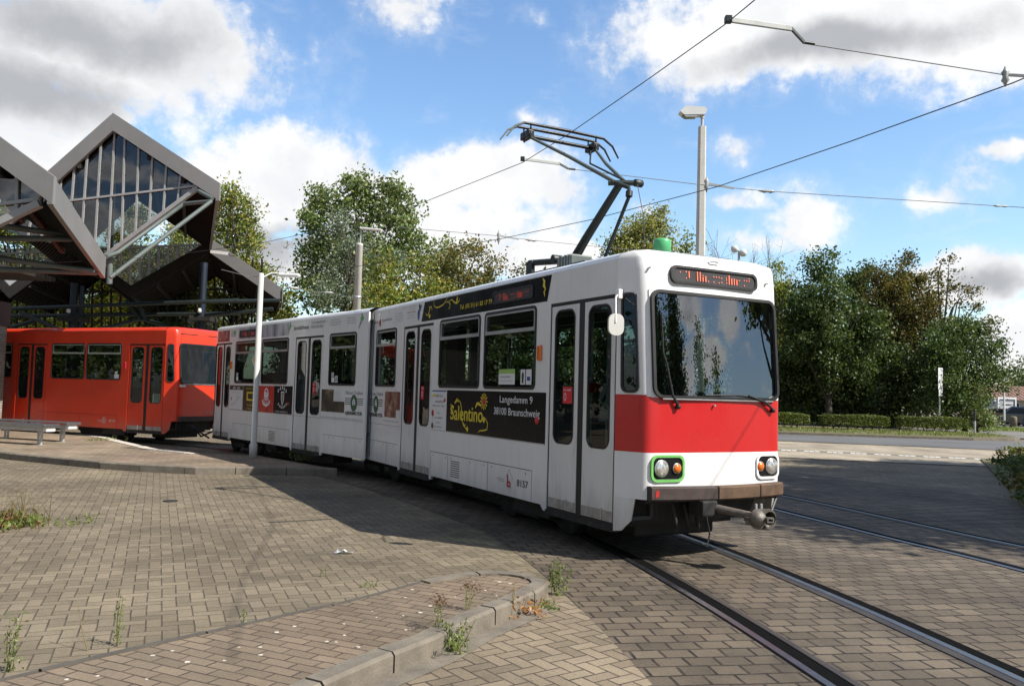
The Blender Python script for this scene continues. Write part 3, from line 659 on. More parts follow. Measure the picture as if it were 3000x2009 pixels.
def build_door(root, xf, d0, d1, paintm, zb=0.34, zt=2.76):   # double folding door between d0 < d1
    w = d1 - d0; mid = (d0 + d1) / 2; g_ = 0.058
    fr = MB(); fr.ring([(d0, zb), (d1, zb), (d1, zt), (d0, zt)], [(d0 + 0.018, zb + 0.035), (d1 - 0.018, zb + 0.035), (d1 - 0.018, zt - 0.03), (d0 + 0.018, zt - 0.03)], 0.05, M_RUBBER, PS, -0.06)
    fr.box(d0, d1, -0.10, 0.012, zb - 0.045, zb + 0.01, M_UNDER)
    fr.box(mid - g_ + 0.006, mid + g_ - 0.006, -0.05, -0.012, zb + 0.03, zt - 0.03, M_RUBBER)
    fo = fr.build('door_frame', root, xf)
    for a, b in ((d0 + 0.024, mid - g_), (mid + g_, d1 - 0.024)):
        L = MB(); pw = b - a
        hole = rr(a + 0.075, b - 0.075, 1.125, 2.675, 0.12, 6)
        L.plate([(a, zb + 0.045), (b, zb + 0.045), (b, zt - 0.04), (a, zt - 0.04)], [hole], 0.03, paintm, PS, -0.04)
        L.ring(hole, rr(a + 0.095, b - 0.095, 1.145, 2.655, 0.10, 6), 0.02, M_RUBBER, PS, -0.026)
        L.plate([(a + 0.01, zb + 0.05), (b - 0.01, zb + 0.05), (b - 0.01, zb + 0.155), (a + 0.01, zb + 0.155)], [], 0.004, M_WEAR, PS, -0.0095)
        L.box(a + pw * 0.30, a + pw * 0.30 + 0.02, -0.02, 0.004, zb + 0.05, zb + 0.17, M_ALU)
        lo = L.build('door_leaf', root, xf)
        G = MB(); G.plate(rr(a + 0.08, b - 0.08, 1.13, 2.67, 0.115, 6), [], 0, M_GLASS, PS, -0.022); G.build('pane', lo, xf)

def build_car(root, xf, u_joint, ue, dc, doors, windows, body, band, skirt, far_windows=None, seatm=M_SEAT, lower=None):
    lo, hi = min(u_joint, ue), max(u_joint, ue)
    # --- door side wall, with notches for the doors and holes for the windows
    out = []
    ds = sorted(doors); k = 0
    if abs(ds[0][0] - lo) < 0.06: out.append((lo, 2.76)); start_open = True
    else: out.append((lo, 0.38)); start_open = False
    for d0, d1 in ds:
        if abs(d0 - lo) < 0.06: out += [(d1, 2.76), (d1, 0.325), (d1 + 0.07, 0.325), (d1 + 0.14, 0.385)]
        elif abs(d1 - hi) < 0.06: out += [(d0 - 0.14, 0.385), (d0 - 0.07, 0.325), (d0, 0.325), (d0, 2.76), (hi, 2.76)]
        else: out += [(d0 - 0.10, 0.385), (d0 - 0.06, 0.325), (d0, 0.325), (d0, 2.76), (d1, 2.76), (d1, 0.325), (d1 + 0.06, 0.325), (d1 + 0.10, 0.385)]
    if out[-1] != (hi, 2.76): out.append((hi, 0.385))
    out += [(hi, 3.13), (lo, 3.13)]
    holes = [rr(a, b, 1.745, 2.77, 0.07) for a, b in windows]
    W = MB(); W.plate(out, holes, 0.035, body, PS, -0.035)
    fw = windows if far_windows is None else far_windows
    W.plate([(lo, 0.385), (hi, 0.385), (hi, 3.13), (lo, 3.13)], [rr(a, b, 1.745, 2.77, 0.07) for a, b in fw], 0.035, body, PF, -0.035)
    # skirt panel seams and vent
    for (a, z0_, b, z1_) in skirt: W.plate([(a, z0_), (b, z0_), (b, z1_), (a, z1_)], [], 0.0015, M_UNDER, PS, 0.0)
    # --- roof
    vs = [0.0, 0.03, 0.12, 0.45, 1.06, TW - 0.45, TW - 0.12, TW - 0.03, TW]
    r0_, r1_ = (lo - (0.0 if dc > 0 else -0.02), hi) if dc > 0 else (lo, hi)
    for k in range(len(vs) - 1):
        m = body if k in (0, 1, 6, 7) else M_ROOF if body is not M_ORANGE else body
        W.add([(r0_, -vs[k], roof_z(vs[k])), (r1_, -vs[k], roof_z(vs[k])), (r1_, -vs[k + 1], roof_z(vs[k + 1])), (r0_, -vs[k + 1], roof_z(vs[k + 1]))], [(0, 1, 2, 3)], m, True)
    # --- driver's end
    cs = [(0.0, 0.0), (0.075, 0.031), (0.25, 0.103), (0.285, 0.117), (0.318, 0.137), (0.342, 0.166), (FRONT_T, 0.205)]
    mid = [(FRONT_T + 0.03 * (1 - ((v - TW / 2) / 0.9) ** 2), v) for v in (0.3, 0.6, 1.06, 1.52, 1.82)]
    prof = cs + mid + [(t, TW - v) for t, v in reversed(cs)]
    zs = [0.66, 1.13, 1.695, 1.75, 2.745, 2.79, 3.0, 3.13, 3.19, 3.24, 3.27]
    top = {3.13: 0.015, 3.19: 0.05, 3.24: 0.14, 3.27: 0.42}
    nv = len(prof); pts = []
    for z in zs:
        for (t, v) in prof:
            f = min(1.0, t / FRONT_T); tt = t - f * (lean(min(z, 3.13)) + top.get(z, 0)); zz = min(z, roof_z(v) + (0.0 if f > 0 else 0.0))
            pts.append((ue + dc * tt, -v, zz))
    c0, c1 = len(cs) - 1, len(cs) - 1 + len(mid) + 1
    groups = {}
    for i in range(len(zs) - 1):
        for k in range(nv - 1):
            if c0 <= k < c1 and zs[i] >= 1.69 and zs[i + 1] <= 2.80: continue
            if k in (1, nv - 3) and zs[i] >= 1.74 and zs[i + 1] <= 2.75: continue
            m = band if zs[i] >= 1.12 and zs[i + 1] <= 1.70 else body
            groups.setdefault(m, []).append((i * nv + k, i * nv + k + 1, (i + 1) * nv + k + 1, (i + 1) * nv + k))
    for m, fs in groups.items():
        used = sorted({i for f in fs for i in f}); mp = {j: n for n, j in enumerate(used)}
        W.add([pts[j] for j in used], [tuple(mp[j] for j in f) for f in fs], m, True)
    if band is not body: W.plate([(0.0, 1.695), (0.37, 1.695), (0.37, 1.712), (0.0, 1.712)], [], 0.0, band, slant_map(ue, dc), 0.002)
    FP = front_map(ue, dc)
    # crown closing piece behind the rounded front edge
    for far in (False, True):
        W.plate([(0.0, 0.31), (0.10, 0.325), (0.13, 0.36), (0.205, 0.43), (0.25, 0.66), (0.0, 0.66)], [], 0.02, lower or body, slant_map(ue, dc, far), -0.02)
    W.plate([(0.19, 1.69), (TW - 0.19, 1.69), (TW - 0.19, 2.795), (0.19, 2.795)], [rr(0.215, TW - 0.215, 1.705, 2.785, 0.10)], 0.012, body, FP, -0.006)
    W.build('body', root, xf)
    # --- windscreen, cab side windows
    w = MB(); w.ring(rr(0.195, TW - 0.195, 1.685, 2.80, 0.11, 6), rr(0.228, TW - 0.228, 1.715, 2.768, 0.085, 6), 0.03, M_RUBBER, FP, 0.010)
    w.plate([(0.30, 1.672), (TW - 0.30, 1.672), (TW - 0.30, 1.684), (0.30, 1.684)], [], 0.016, M_ALU, FP, 0.026)
    ws = w.build('windscreen', root, xf)
    p = MB()
    N = 8; a0, a1 = 0.21, TW - 0.21
    vsx = [a0 + (a1 - a0) * i / N for i in range(N + 1)]
    gv = [FP(v, z, 0.004) for z in (1.70, 2.785) for v in vsx]
    p.add(gv, [(i, i + 1, N + 2 + i, N + 1 + i) for i in range(N)], M_GLASS if body is M_ORANGE else M_WIND, True); p.build('pane', ws, xf)
    for far in (False, True):
        SP = slant_map(ue, dc, far); sp2 = (lambda a, z, c, SP=SP: SP(a, z, c)) if not far else (lambda a, z, c, SP=SP: SP(a, z, -c))
        w = MB(); w.ring(rr(0.068, 0.288, 1.73, 2.765, 0.075), rr(0.094, 0.262, 1.758, 2.737, 0.055), 0.026, M_RUBBER, SP, -0.008)
        wo = w.build('cab_window', root, xf); p = MB(); p.plate(rr(0.08, 0.275, 1.745, 2.75, 0.06), [], 0, M_GLASS, SP, 0.004); p.build('pane', wo, xf)
    for a, b in windows: build_window(root, xf, a, b, PS, None)
    for a, b in fw: build_window(root, xf, a, b, PF, None)
    for a, b in doors: build_door(root, xf, a, b, lower or body)
    # --- interior
    I = MB()
    I.box(lo + 0.05, hi - 0.05, -TW + 0.06, -0.5, 0.84, 0.88, M_FLOOR); 
    segs = sorted(doors); x = lo + 0.05
    for d0, d1 in segs + [(hi - 0.05, hi)]:
        if d0 > x: I.box(x, d0, -0.5, -0.06, 0.84, 0.88, M_FLOOR)
        if d1 < hi - 0.1: I.box(d0, d1, -0.5, -0.06, 0.40, 0.44, M_FLOOR); I.box(d0, d1, -0.52, -0.48, 0.42, 0.86, M_FLOOR)
        x = d1
    I.box(lo + 0.05, hi - 0.05, -TW + 0.06, -0.06, 2.98, 3.0, M_CEIL)
    I.plate([(lo + 0.05, 0.86), (hi - 0.05, 0.86), (hi - 0.05, 2.98), (lo + 0.05, 2.98)], [rr(a + 0.02, b - 0.02, 1.76, 2.75, 0.05) for a, b in fw], 0.01, M_LINING, PF, -0.055)
    I.plate([(lo + 0.02, 2.78), (hi - 0.02, 2.78), (hi - 0.02, 2.98), (lo + 0.02, 2.98)], [], 0.01, M_LINING, PS, -0.055)
    I.box(lo + 0.1, hi - 0.1, -TW / 2 - 0.12, -TW / 2 + 0.12, 2.93, 2.97, M_LINING)
    if dc < 0: I.box(u_joint - 0.06, u_joint - 0.04, -TW + 0.08, -0.08, 0.9, 2.95, M_LINING) if body is M_ORANGE else None
    rn = random.Random(int(lo * 100) + 5)
    for a, b in windows:
        n = max(1, int((b - a) / 0.72))
        for i in range(n):
            sx = a + (b - a) * (i + 0.5) / n
            for (y0, y1) in ((-0.95, -0.12), (-TW + 0.12, -TW + 0.60)):
                I.box(sx - 0.2, sx + 0.2, y0, y1, 1.26, 1.33, seatm, None, 0.02); I.box(sx + 0.16, sx + 0.22, y0, y1, 1.3, 1.86, seatm, None, 0.02)
                I.box(sx - 0.05, sx + 0.05, (y0 + y1) / 2 - 0.05, (y0 + y1) / 2 + 0.05, 0.88, 1.27, M_UNDER)
    for d0, d1 in doors:
        for x in (d0 - 0.03, d1 + 0.03):
            if lo + 0.1 < x < hi - 0.1:
                I.tube([(x, -0.62, 0.88), (x, -0.62, 2.95)], 0.018, M_POLE, 8); I.tube([(x, -0.10, 1.0), (x, -0.10, 2.3)], 0.016, M_POLE, 8)
                I.box(x - 0.012, x + 0.012, -0.6, -0.1, 0.9, 1.75, M_LINING)
                I.box(x - 0.02, x + 0.02, -0.72, -0.54, 1.72, 1.84, M_STICKRED)
    I.tube([(lo + 0.3, -0.7, 2.72), (hi - 0.3, -0.7, 2.72)], 0.014, M_POLE, 8); I.tube([(lo + 0.3, -1.5, 2.72), (hi - 0.3, -1.5, 2.72)], 0.014, M_POLE, 8)
    # driver's cab
    cu = lambda t: ue + dc * t
    I.box(min(cu(-0.10), cu(0.24)), max(cu(-0.10), cu(0.24)), -TW + 0.30, -0.95, 1.35, 1.69, M_DASH, None, 0.04)
    I.box(min(cu(-0.10), cu(0.22)), max(cu(-0.10), cu(0.22)), -0.95, -0.30, 1.2, 1.58, M_UNDER, None, 0.03)
    I.box(min(cu(-1.12), cu(-1.08)), max(cu(-1.12), cu(-1.08)), -TW + 0.1, -0.66, 0.88, 2.0, M_LINING)
    I.tube([(cu(-1.1), -0.66, 0.9), (cu(-1.1), -0.66, 2.95)], 0.02, M_POLE, 8); I.tube([(cu(-1.1), -TW + 0.75, 2.0), (cu(-1.1), -TW + 0.75, 2.95)], 0.02, M_POLE, 8)
    I.box(min(cu(-0.72), cu(-0.30)), max(cu(-0.72), cu(-0.30)), -TW + 0.5, -TW + 0.98, 1.25, 1.35, M_SEAT, None, 0.03)
    I.box(min(cu(-0.78), cu(-0.68)), max(cu(-0.78), cu(-0.68)), -TW + 0.5, -TW + 0.98, 1.3, 2.05, M_SEAT, None, 0.04)
    I.tube([(cu(0.16), -0.4, 2.62), (cu(0.16), -TW + 0.4, 2.62)], 0.01, M_ALU, 6)
    I.build('interior', root, xf)
    # --- underframe and wheels
    U = MB()
    U.box(lo + 0.05, hi - 0.05, -TW + 0.28, -0.28, 0.36, 0.80, M_UNDER)
    U.box(min(cu(-0.6), cu(-0.2)), max(cu(-0.6), cu(-0.2)), -TW + 0.34, -0.34, 0.30, 0.7, M_UNDER)
    U.box(min(cu(-0.9), cu(-0.3)), max(cu(-0.9), cu(-0.3)), -TW + 0.5, -0.5, 0.16, 0.4, M_UNDER, None, 0.03)
    U.box(lo + 1.6, lo + 2.5, -0.62, -0.18, 0.18, 0.42, M_UNDER, None, 0.02); U.box(lo + 4.4, lo + 5.0, -0.5, -0.15, 0.22, 0.42, M_UNDER, None, 0.02)
    U.build('underframe', root, xf)
def build_bogie(root, xf, u):
    B = MB()
    for dx in (-0.75, 0.75):
        for y in (-0.44, -TW + 0.44):
            Mx = Matrix.Translation((u + dx, y, 0.335)) @ Matrix.Rotation(math.pi / 2, 4, 'X')
            B.lathe([(0.0, -0.05), (0.32, -0.05), (0.335, -0.03), (0.335, 0.05), (0.25, 0.05), (0.22, 0.02), (0.0, 0.02)], M_UNDER, Mx, 24)
        B.tube([(u + dx, -0.44, 0.335), (u + dx, -TW + 0.44, 0.335)], 0.05, M_UNDER)
    for y in (-0.36, -TW + 0.36): B.box(u - 1.05, u + 1.05, y - 0.05, y + 0.05, 0.25, 0.42, M_UNDER, None, 0.02)
    B.box(u - 0.35, u + 0.35, -0.34, -0.22, 0.14, 0.27, M_UNDER, None, 0.02)
    B.build('bogie', root, xf)

def swirl(cx, cy, r0, r1, a0, a1, n=16, k=1.0):
    return [(cx + (r0 + (r1 - r0) * i / n) * math.cos(a0 + (a1 - a0) * i / n) * k, cy + (r0 + (r1 - r0) * i / n) * math.sin(a0 + (a1 - a0) * i / n)) for i in range(n + 1)]
def taper(n, w, e=0.25): return [w * (e + (1 - e) * math.sin(math.pi * i / n)) for i in range(n + 1)]
LEDS = [(0.5, 6), (2.6, 7), (2.6, 6.6), (2.6, 1), (3.6, (2, 7)), (6.6, (0, 8)), (7.6, (0, 8)), (8.6, (0, 3.4)), (8.6, 5), (9.6, (0, 4.6)), (10.6, 0.2),
        (12.6, 5), (12.6, 0.2), (13.6, 5), (14.6, 5), (14.6, 0), (15.6, 4.5), (15.6, 0.6), (17.5, 5), (17.5, 3.2), (17.5, 0.6), (18.5, (0, 8)), (19.5, (0, 5.4)), (20.5, (0, 5.4)), (21.5, (0, 4.6)), (22.5, 4.2), (24.5, 4.8), (24.5, 0), (25.5, 4.8), (26.5, 4.8), (26.5, 7)]
def leds(mb, P, a0, a1, b0, b1, m, s=0.0062, cc=0.012):
    for x, y in LEDS:
        ys = [y] if not isinstance(y, tuple) else [y[0] + 0.62 * i for i in range(int((y[1] - y[0]) / 0.62) + 1)]
        for yy in ys:
            a = a0 + (a1 - a0) * (x + 0.5) / 27.5; b = b0 + (b1 - b0) * yy / 8.0
            mb.plate([(a - s, b - s), (a + s, b - s), (a + s, b + s), (a - s, b + s)], [], 0, m, P, cc)

# ---- white articulated tram
PHI = 2.0609; OA = Vector((0.4498, 9.8556, 0)); PHB = 2.2412; OB = Vector((-3.8386, 16.9381, 0))
MA = Matrix.Translation(OA) @ Matrix.Rotation(PHI, 4, 'Z'); MBm = Matrix.Translation(OB) @ Matrix.Rotation(PHB, 4, 'Z')
XB = MA.inverted() @ MBm
tram = empty('articulated_tram', OA, PHI)
tag(tram, 'white articulated tram with a red front band, raised pantograph and advertising panels', 'tram')
seamA = [(0.357, 0.754, 3.537, 0.762), (1.547, 0.39, 1.553, 0.76), (2.872, 0.39, 2.877, 0.757), (0.352, 0.40, 0.357, 0.76), (3.535, 0.39, 3.54, 0.76), (5.0, 0.754, 6.66, 0.76), (5.55, 0.39, 5.555, 0.757),
         (0.05, 1.09, 3.55, 1.094), (4.92, 1.062, 6.66, 1.066)]
for i in range(8): z = 0.45 + i * 0.031; seamA.append((2.46, z, 2.76, z + 0.011))
for x in (0.5, 0.93, 1.43, 1.66, 2.1, 2.75, 2.95, 3.42, 5.2, 5.45, 5.7, 6.2, 6.5): seamA.append((x, 0.70, x + 0.014, 0.72))
build_car(tram, None, 6.68, -1.36, -1, [(-1.35, 0.0), (3.58, 4.88)], [(0.325, 1.755), (1.885, 3.31), (5.215, 6.275)], M_WHITE, M_RED, seamA,
          [(-0.9, 0.1), (0.325, 1.755), (1.885, 3.31), (3.55, 5.0), (5.215, 6.275)], lower=M_WHITE_DIRTY)
seamB = [(1.50, 0.754, 4.93, 0.760), (-1.80, 0.754, -0.09, 0.76), (1.50, 0.39, 1.504, 0.757), (2.20, 0.39, 2.204, 0.757), (-1.80, 1.075, 5.1, 1.079), (4.93, 0.39, 4.934, 0.757)]
for i in range(8): z = 0.46 + i * 0.03; seamB.append((2.28, z, 2.62, z + 0.011))
for x in (-1.7, -1.1, -0.6, -0.4, -0.2, 1.7, 2.1, 2.9, 3.6, 4.3, 4.8): seamB.append((x, 0.70, x + 0.016, 0.72))
build_car(tram, XB, -1.86, 6.33, 1, [(0.0, 1.36), (5.2, 6.32)], [(-1.425, -0.29), (1.715, 3.215), (3.40, 4.92)], M_WHITE, M_RED, seamB,
          [(-1.425, -0.29), (0.0, 1.36), (1.715, 3.215), (3.40, 4.92)], lower=M_WHITE_DIRTY)
bl = MB()                                        # folded joint between the two halves
for i in range(5):
    f = i / 4.0
    ring_a = [Vector((6.70, y, z)) for y, z in ((-0.10, 0.45), (-0.10, 3.12), (-TW + 0.10, 3.12), (-TW + 0.10, 0.45))]
    ring_b = [XB @ Vector((-1.88, y, z)) for y, z in ((-0.10, 0.45), (-0.10, 3.12), (-TW + 0.10, 3.12), (-TW + 0.10, 0.45))]
    if i < 4:
        for g0, g1 in (((i) / 4.0, (i + 0.5) / 4.0), ((i + 0.5) / 4.0, (i + 1) / 4.0)):
            p0 = [a.lerp(b, g0) for a, b in zip(ring_a, ring_b)]; p1 = [a.lerp(b, g1) for a, b in zip(ring_a, ring_b)]
            c0v = sum(p0, Vector()) / 4; c1v = sum(p1, Vector()) / 4
            if g0 == i / 4.0: p1 = [c1v + (q - c1v) * 0.965 for q in p1]
            else: p0 = [c0v + (q - c0v) * 0.965 for q in p0]
            bl.add(p0 + p1, [(0, 1, 5, 4), (1, 2, 6, 5), (2, 3, 7, 6), (3, 0, 4, 7)], M_RUBBER)
bl.build('bellows', tram)
for u, x in ((0.9, None), (6.9, None)): build_bogie(tram, x, u)
build_bogie(tram, XB, 5.0)

# front end
FP = front_map(-1.36, -1); FU = lambda v, z, c: FP(v, z, c)
for (v0, v1, hv, av, ringm, lab) in ((0.19, 0.60, 0.315, 0.505, M_GREEN, 'headlight in a bright green surround'), (1.60, 1.945, 1.83, 1.655, M_WHITE, 'headlight in a white surround')):
    H = MB(); H.ring(rr(v0, v1, 0.835, 1.108, 0.075), rr(v0 + 0.024, v1 - 0.024, 0.859, 1.084, 0.06), 0.022, ringm, FU, -0.004)
    H.plate(rr(v0 + 0.03, v1 - 0.03, 0.865, 1.078, 0.05), [], 0.0, M_BLACK, FU, 0.006)
    ho = H.build('headlight', tram); ho['label'] = lab
    for vv, r_, m_, nm in ((hv, 0.082, M_LENS, 'lens'), (av, 0.05, M_AMBER, 'indicator')):
        c_ = FU(vv, 0.973, 0.006); Mx = Matrix.Translation(c_) @ Matrix.Rotation(-math.pi / 2, 4, 'Y')
        l_ = MB(); rz_ = r_ if vv in (0.315, 0.505, 1.83) else r_
        l_.lathe([(rz_ * 1.08, 0.0), (rz_ * 1.08, 0.012), (rz_, 0.014)], M_ALU, Mx, 20); l_.lathe([(rz_, 0.012), (rz_ * 0.85, 0.024), (rz_ * 0.5, 0.034), (0.002, 0.038)], m_, Mx, 20); l_.build(nm, ho)
for (v0, v1, m_) in ((0.165, 0.905, M_BUMP1), (0.925, 1.52, M_BUMP2), (1.54, 1.965, M_BUMP2)):
    b = MB(); n = 6; vs = []
    for i in range(n + 1):
        v = v0 + (v1 - v0) * i / n; bow = 0.14 * (1 - ((v - 1.06) / 0.9) ** 2); 
        for (c, z) in ((-0.02, 0.655), (0.05, 0.655), (0.065, 0.672), (0.065, 0.782), (0.05, 0.798), (-0.02, 0.798)): vs.append((-1.36 - (FRONT_T + bow + c), -v, z))
    fs = [(6 * i + k, 6 * i + (k + 1) % 6, 6 * i + 6 + (k + 1) % 6, 6 * i + 6 + k) for i in range(n) for k in range(6)] + [(0, 1, 2, 3, 4, 5), tuple(6 * n + k for k in range(5, -1, -1))]
    b.add(vs, fs, m_)
    if m_ is M_BUMP1: b.plate([(0.20, 0.69), (0.235, 0.70), (0.24, 0.74), (0.225, 0.77), (0.205, 0.75)], [], 0.002, M_REDAD, lambda v, z, c: Vector((-1.36 - FRONT_T - 0.0665 - 0.14 * (1 - ((v - 1.06) / 0.9) ** 2) - c, -v, z)))
    b.build('bumper_beam', tram)
hb = MB(); hb.plate([(0.17, 0.62), (TW - 0.17, 0.62), (TW - 0.17, 0.70), (0.17, 0.70)], [], 0.05, M_UNDER, FU, -0.06)
hb.plate([(0.95, 0.36), (TW - 0.30, 0.40), (TW - 0.17, 0.64), (0.95, 0.64)], [], 0.02, M_UNDER, FU, -0.34)
for v in (0.5, 0.65, 0.78): hb.tube([FU(v, 0.6, -0.05), FU(v + 0.02, 0.45, -0.02), FU(v + 0.06, 0.36, -0.05)], 0.02, M_UNDER)
hb.tube([FU(0.86, 0.55, 0.03), FU(0.90, 0.3, 0.06), FU(0.88, 0.17, 0.05), FU(0.83, 0.2, 0.02)], 0.009, M_RUBBER, 6)
hb.tube([FU(TW - 0.2, 0.66, 0.02), FU(TW - 0.32, 0.5, 0.05)], 0.012, M_STEEL, 6)
hb.build('buffer_frame', tram)
cp = MB(); ch = Vector((-2.36, -1.08, 0.53))
cp.tube([(-1.72, -0.78, 0.60), (-2.28, -1.03, 0.545)], [0.045, 0.036], M_STEEL, 12); cp.box(-1.95, -1.72, -0.88, -0.68, 0.5, 0.66, M_UNDER, None, 0.02)
Mh = Matrix.Translation(ch) @ Matrix.Rotation(R(-14), 4, 'Z') @ Matrix.Rotation(-math.pi / 2, 4, 'Y') @ Matrix.Scale(0.82, 4)   # local z forward, x up, y to the side
hx = lambda a, b, c: Mh @ Vector((b, -a, c))
cp.plate(rr(-0.165, 0.165, -0.125, 0.115, 0.09, 6), [ell(0.085, 0.0, 0.078, 0.085, 16)], 0.03, M_STEEL, hx, 0.0)
cp.plate(ell(0.085, 0.0, 0.084, 0.09, 16), [], 0.02, M_UNDER, hx, -0.10); cp.ring(ell(0.085, 0, 0.084, 0.09, 16), ell(0.085, 0, 0.076, 0.083, 16), 0.1, M_STEEL, hx, -0.09)
cp.lathe([(0.105, 0.0), (0.10, 0.045), (0.08, 0.085), (0.045, 0.112), (0.003, 0.12)], M_STEEL, Mh @ Matrix.Translation((0.0, 0.075, 0.0)), 18)
cp.plate([(-0.03, -0.03), (0.06, -0.03), (0.06, 0.03), (-0.03, 0.03)], [[(-0.015, -0.016), (0.045, -0.016), (0.045, 0.016), (-0.015, 0.016)]], 0.05, M_STEEL, hx, 0.11)
cp.lathe([(0.03, 0), (0.035, 0.04), (0.02, 0.05)], M_STEEL, Mh @ Matrix.Translation((-0.10, -0.03, 0.02)), 12)
for a in (-0.07, 0.0): cp.tube([hx(a, 0.10, -0.03), hx(a, 0.17, -0.03)], 0.013, M_GALV, 8)
cp.box(-0.03, 0.03, -0.03, 0.03, -0.12, 0.0, M_STEEL, Mh @ Matrix.Translation((-0.02, 0.15, 0)), 0.008); cp.tube([hx(-0.19, -0.05, -0.06), hx(-0.13, -0.06, -0.03)], 0.018, M_STEEL, 8)
cp.build('coupler', tram)
for (va, za, vb, zb, vc, zc) in ((0.36, 2.30, 0.40, 1.92, 0.50, 1.60), (1.62, 2.26, 1.70, 1.85, 1.80, 1.60)):
    pass
def wiper(arm, blade, nm='wiper'):
    w = MB(); w.tube([FU(v, z, 0.035) for v, z in arm], [0.016, 0.013, 0.009][:len(arm)] if len(arm) == 3 else 0.012, M_RUBBER, 6); w.tube([FU(v, z, 0.022) for v, z in blade], 0.009, M_RUBBER, 6)
    w.lathe([(0.025, 0), (0.025, 0.04), (0.012, 0.05)], M_RUBBER, Matrix.Translation(FU(*arm[0], 0.0)) @ Matrix.Rotation(-math.pi / 2, 4, 'Y'), 10); w.build(nm, tram)
wiper([(0.50, 1.60), (0.42, 1.72), (0.36, 2.05)], [(0.38, 2.0), (0.33, 2.15), (0.325, 2.55)])
wiper([(1.83, 1.58), (1.72, 1.66), (1.45, 1.735)], [(0.85, 1.725), (1.30, 1.735), (1.48, 1.725)])
for v_, z_ in ((0.98, 1.62), (0.20, 3.02), (1.82, 2.99)):
    mn = MB(); mn.tube([FU(v_, z_, 0.0), FU(v_, z_, 0.03)], 0.012, M_ALU, 8); mn.build('wash_nozzle', tram)
mn = MB(); mn.plate([(1.0, 3.135), (1.13, 3.135), (1.13, 3.185), (1.0, 3.185)], [], 0.006, M_WHITE, FU, -0.01); mn.curve([(1.01, 3.158), (1.03, 3.163), (1.06, 3.168), (1.10, 3.165), (1.12, 3.158)], 0.012, M_GREYINK, FU, 0.0); mn.build('maker_emblem', tram)
dpy = MB(); dpy.ring(rr(0.455, 1.66, 2.885, 3.075, 0.075, 6), rr(0.485, 1.63, 2.91, 3.05, 0.06, 6), 0.035, M_RUBBER, FU, 0.0); dpy.plate(rr(0.46, 1.655, 2.89, 3.07, 0.07, 6), [], 0, M_DISPLAY, FU, 0.024)
leds(dpy, FU, 0.54, 1.56, 2.935, 3.03, M_LED, 0.0048, 0.026); dpy.build('destination_display', tram)
mr = MB()
mr.box(-1.43, -1.36, -0.02, 0.035, 2.70, 2.80, M_WHITE, None, 0.008); mr.tube([(-1.40, 0.03, 2.74), (-1.50, 0.12, 2.70), (-1.68, 0.245, 2.60), (-1.69, 0.25, 2.42)], 0.009, M_WHITE, 8)
Mm = Matrix.Translation((-1.69, 0.24, 2.405)) @ Matrix.Rotation(R(-12), 4, 'Z')
mp_ = lambda a, b, c: Mm @ Vector((c, a, b))
mr.plate(rr(-0.082, 0.082, -0.112, 0.106, 0.07, 6), [], 0.03, M_POSTW, mp_, 0.0); mr.plate(rr(-0.064, 0.064, -0.093, 0.087, 0.053, 6), [], 0.012, M_POSTW, mp_, 0.03)
mr.box(0.02, 0.05, -0.03, 0.03, -0.03, 0.03, M_ALU, Mm, 0.006); mr.build('mirror', tram)
oi = MB(); oi.box(0.17, 0.26, -0.005, 0.035, 2.09, 2.28, M_AMBER, None, 0.015); oi.build('side_indicator', tram)
oi = MB(); oi.box(5.11, 5.20, -0.005, 0.035, 2.09, 2.28, M_AMBER, None, 0.015); oi.build('side_indicator', tram, XB)
gc = MB(); gc.lathe([(0.10, 3.24), (0.10, 3.42), (0.095, 3.44), (0.08, 3.455), (0.003, 3.46)], M_CAPGREEN, Matrix.Translation((-1.12, -0.76, 0)), 20); gc.build('radio_cap', tram)

# pantograph
pan = MB()
for y in (-0.72, -1.40): pan.box(0.35, 1.85, y - 0.035, y + 0.035, 3.34, 3.40, M_PANTO, None, 0.008)
for x in (0.4, 1.1, 1.8):
    pan.box(x - 0.03, x + 0.03, -1.42, -0.70, 3.35, 3.40, M_PANTO)
    for y in (-0.74, -1.38): pan.lathe([(0.05, 3.26), (0.06, 3.28), (0.04, 3.30), (0.06, 3.32), (0.04, 3.36)], M_INSUL, Matrix.Translation((x, y, 0)), 12)
pan.box(1.78, 1.95, -0.78, -0.72, 3.38, 3.58, M_PANTO, None, 0.01); pan.box(1.78, 1.95, -1.40, -1.34, 3.38, 3.58, M_PANTO, None, 0.01)
pan.tube([(1.9, -0.75, 3.56), (1.1, -0.95, 3.52)], 0.045, M_PANTO, 8); pan.tube([(1.9, -1.37, 3.56), (1.1, -1.17, 3.52)], 0.045, M_PANTO, 8); pan.tube([(1.2, -0.72, 3.53), (1.2, -1.40, 3.53)], 0.06, M_PANTO, 10)
pan.tube([(1.6, -0.62, 3.28), (1.6, -0.62, 3.42)], 0.05, M_PANTO, 8)
pan = pan.build('pantograph', tram)
a_ = MB(); KN = Vector((0.12, -1.06, 4.40)); a_.tube([(1.22, -1.06, 3.53), (0.9, -1.06, 3.80), KN], [0.068, 0.06, 0.05], M_PANTO, 14); a_.build('lower_arm', pan)
a_ = MB(); HL = Vector((1.50, -0.42, 5.27)); HR = Vector((1.50, -1.56, 5.27)); a_.tube([KN + Vector((0, 0.1, 0)), KN.lerp(HL, 0.5) + Vector((0, 0.03, 0.01)), HL], [0.027, 0.025, 0.018], M_PANTO_L, 8); a_.tube([KN + Vector((0, -0.1, 0)), KN.lerp(HR, 0.5), HR], [0.027, 0.025, 0.018], M_PANTO_L, 8)
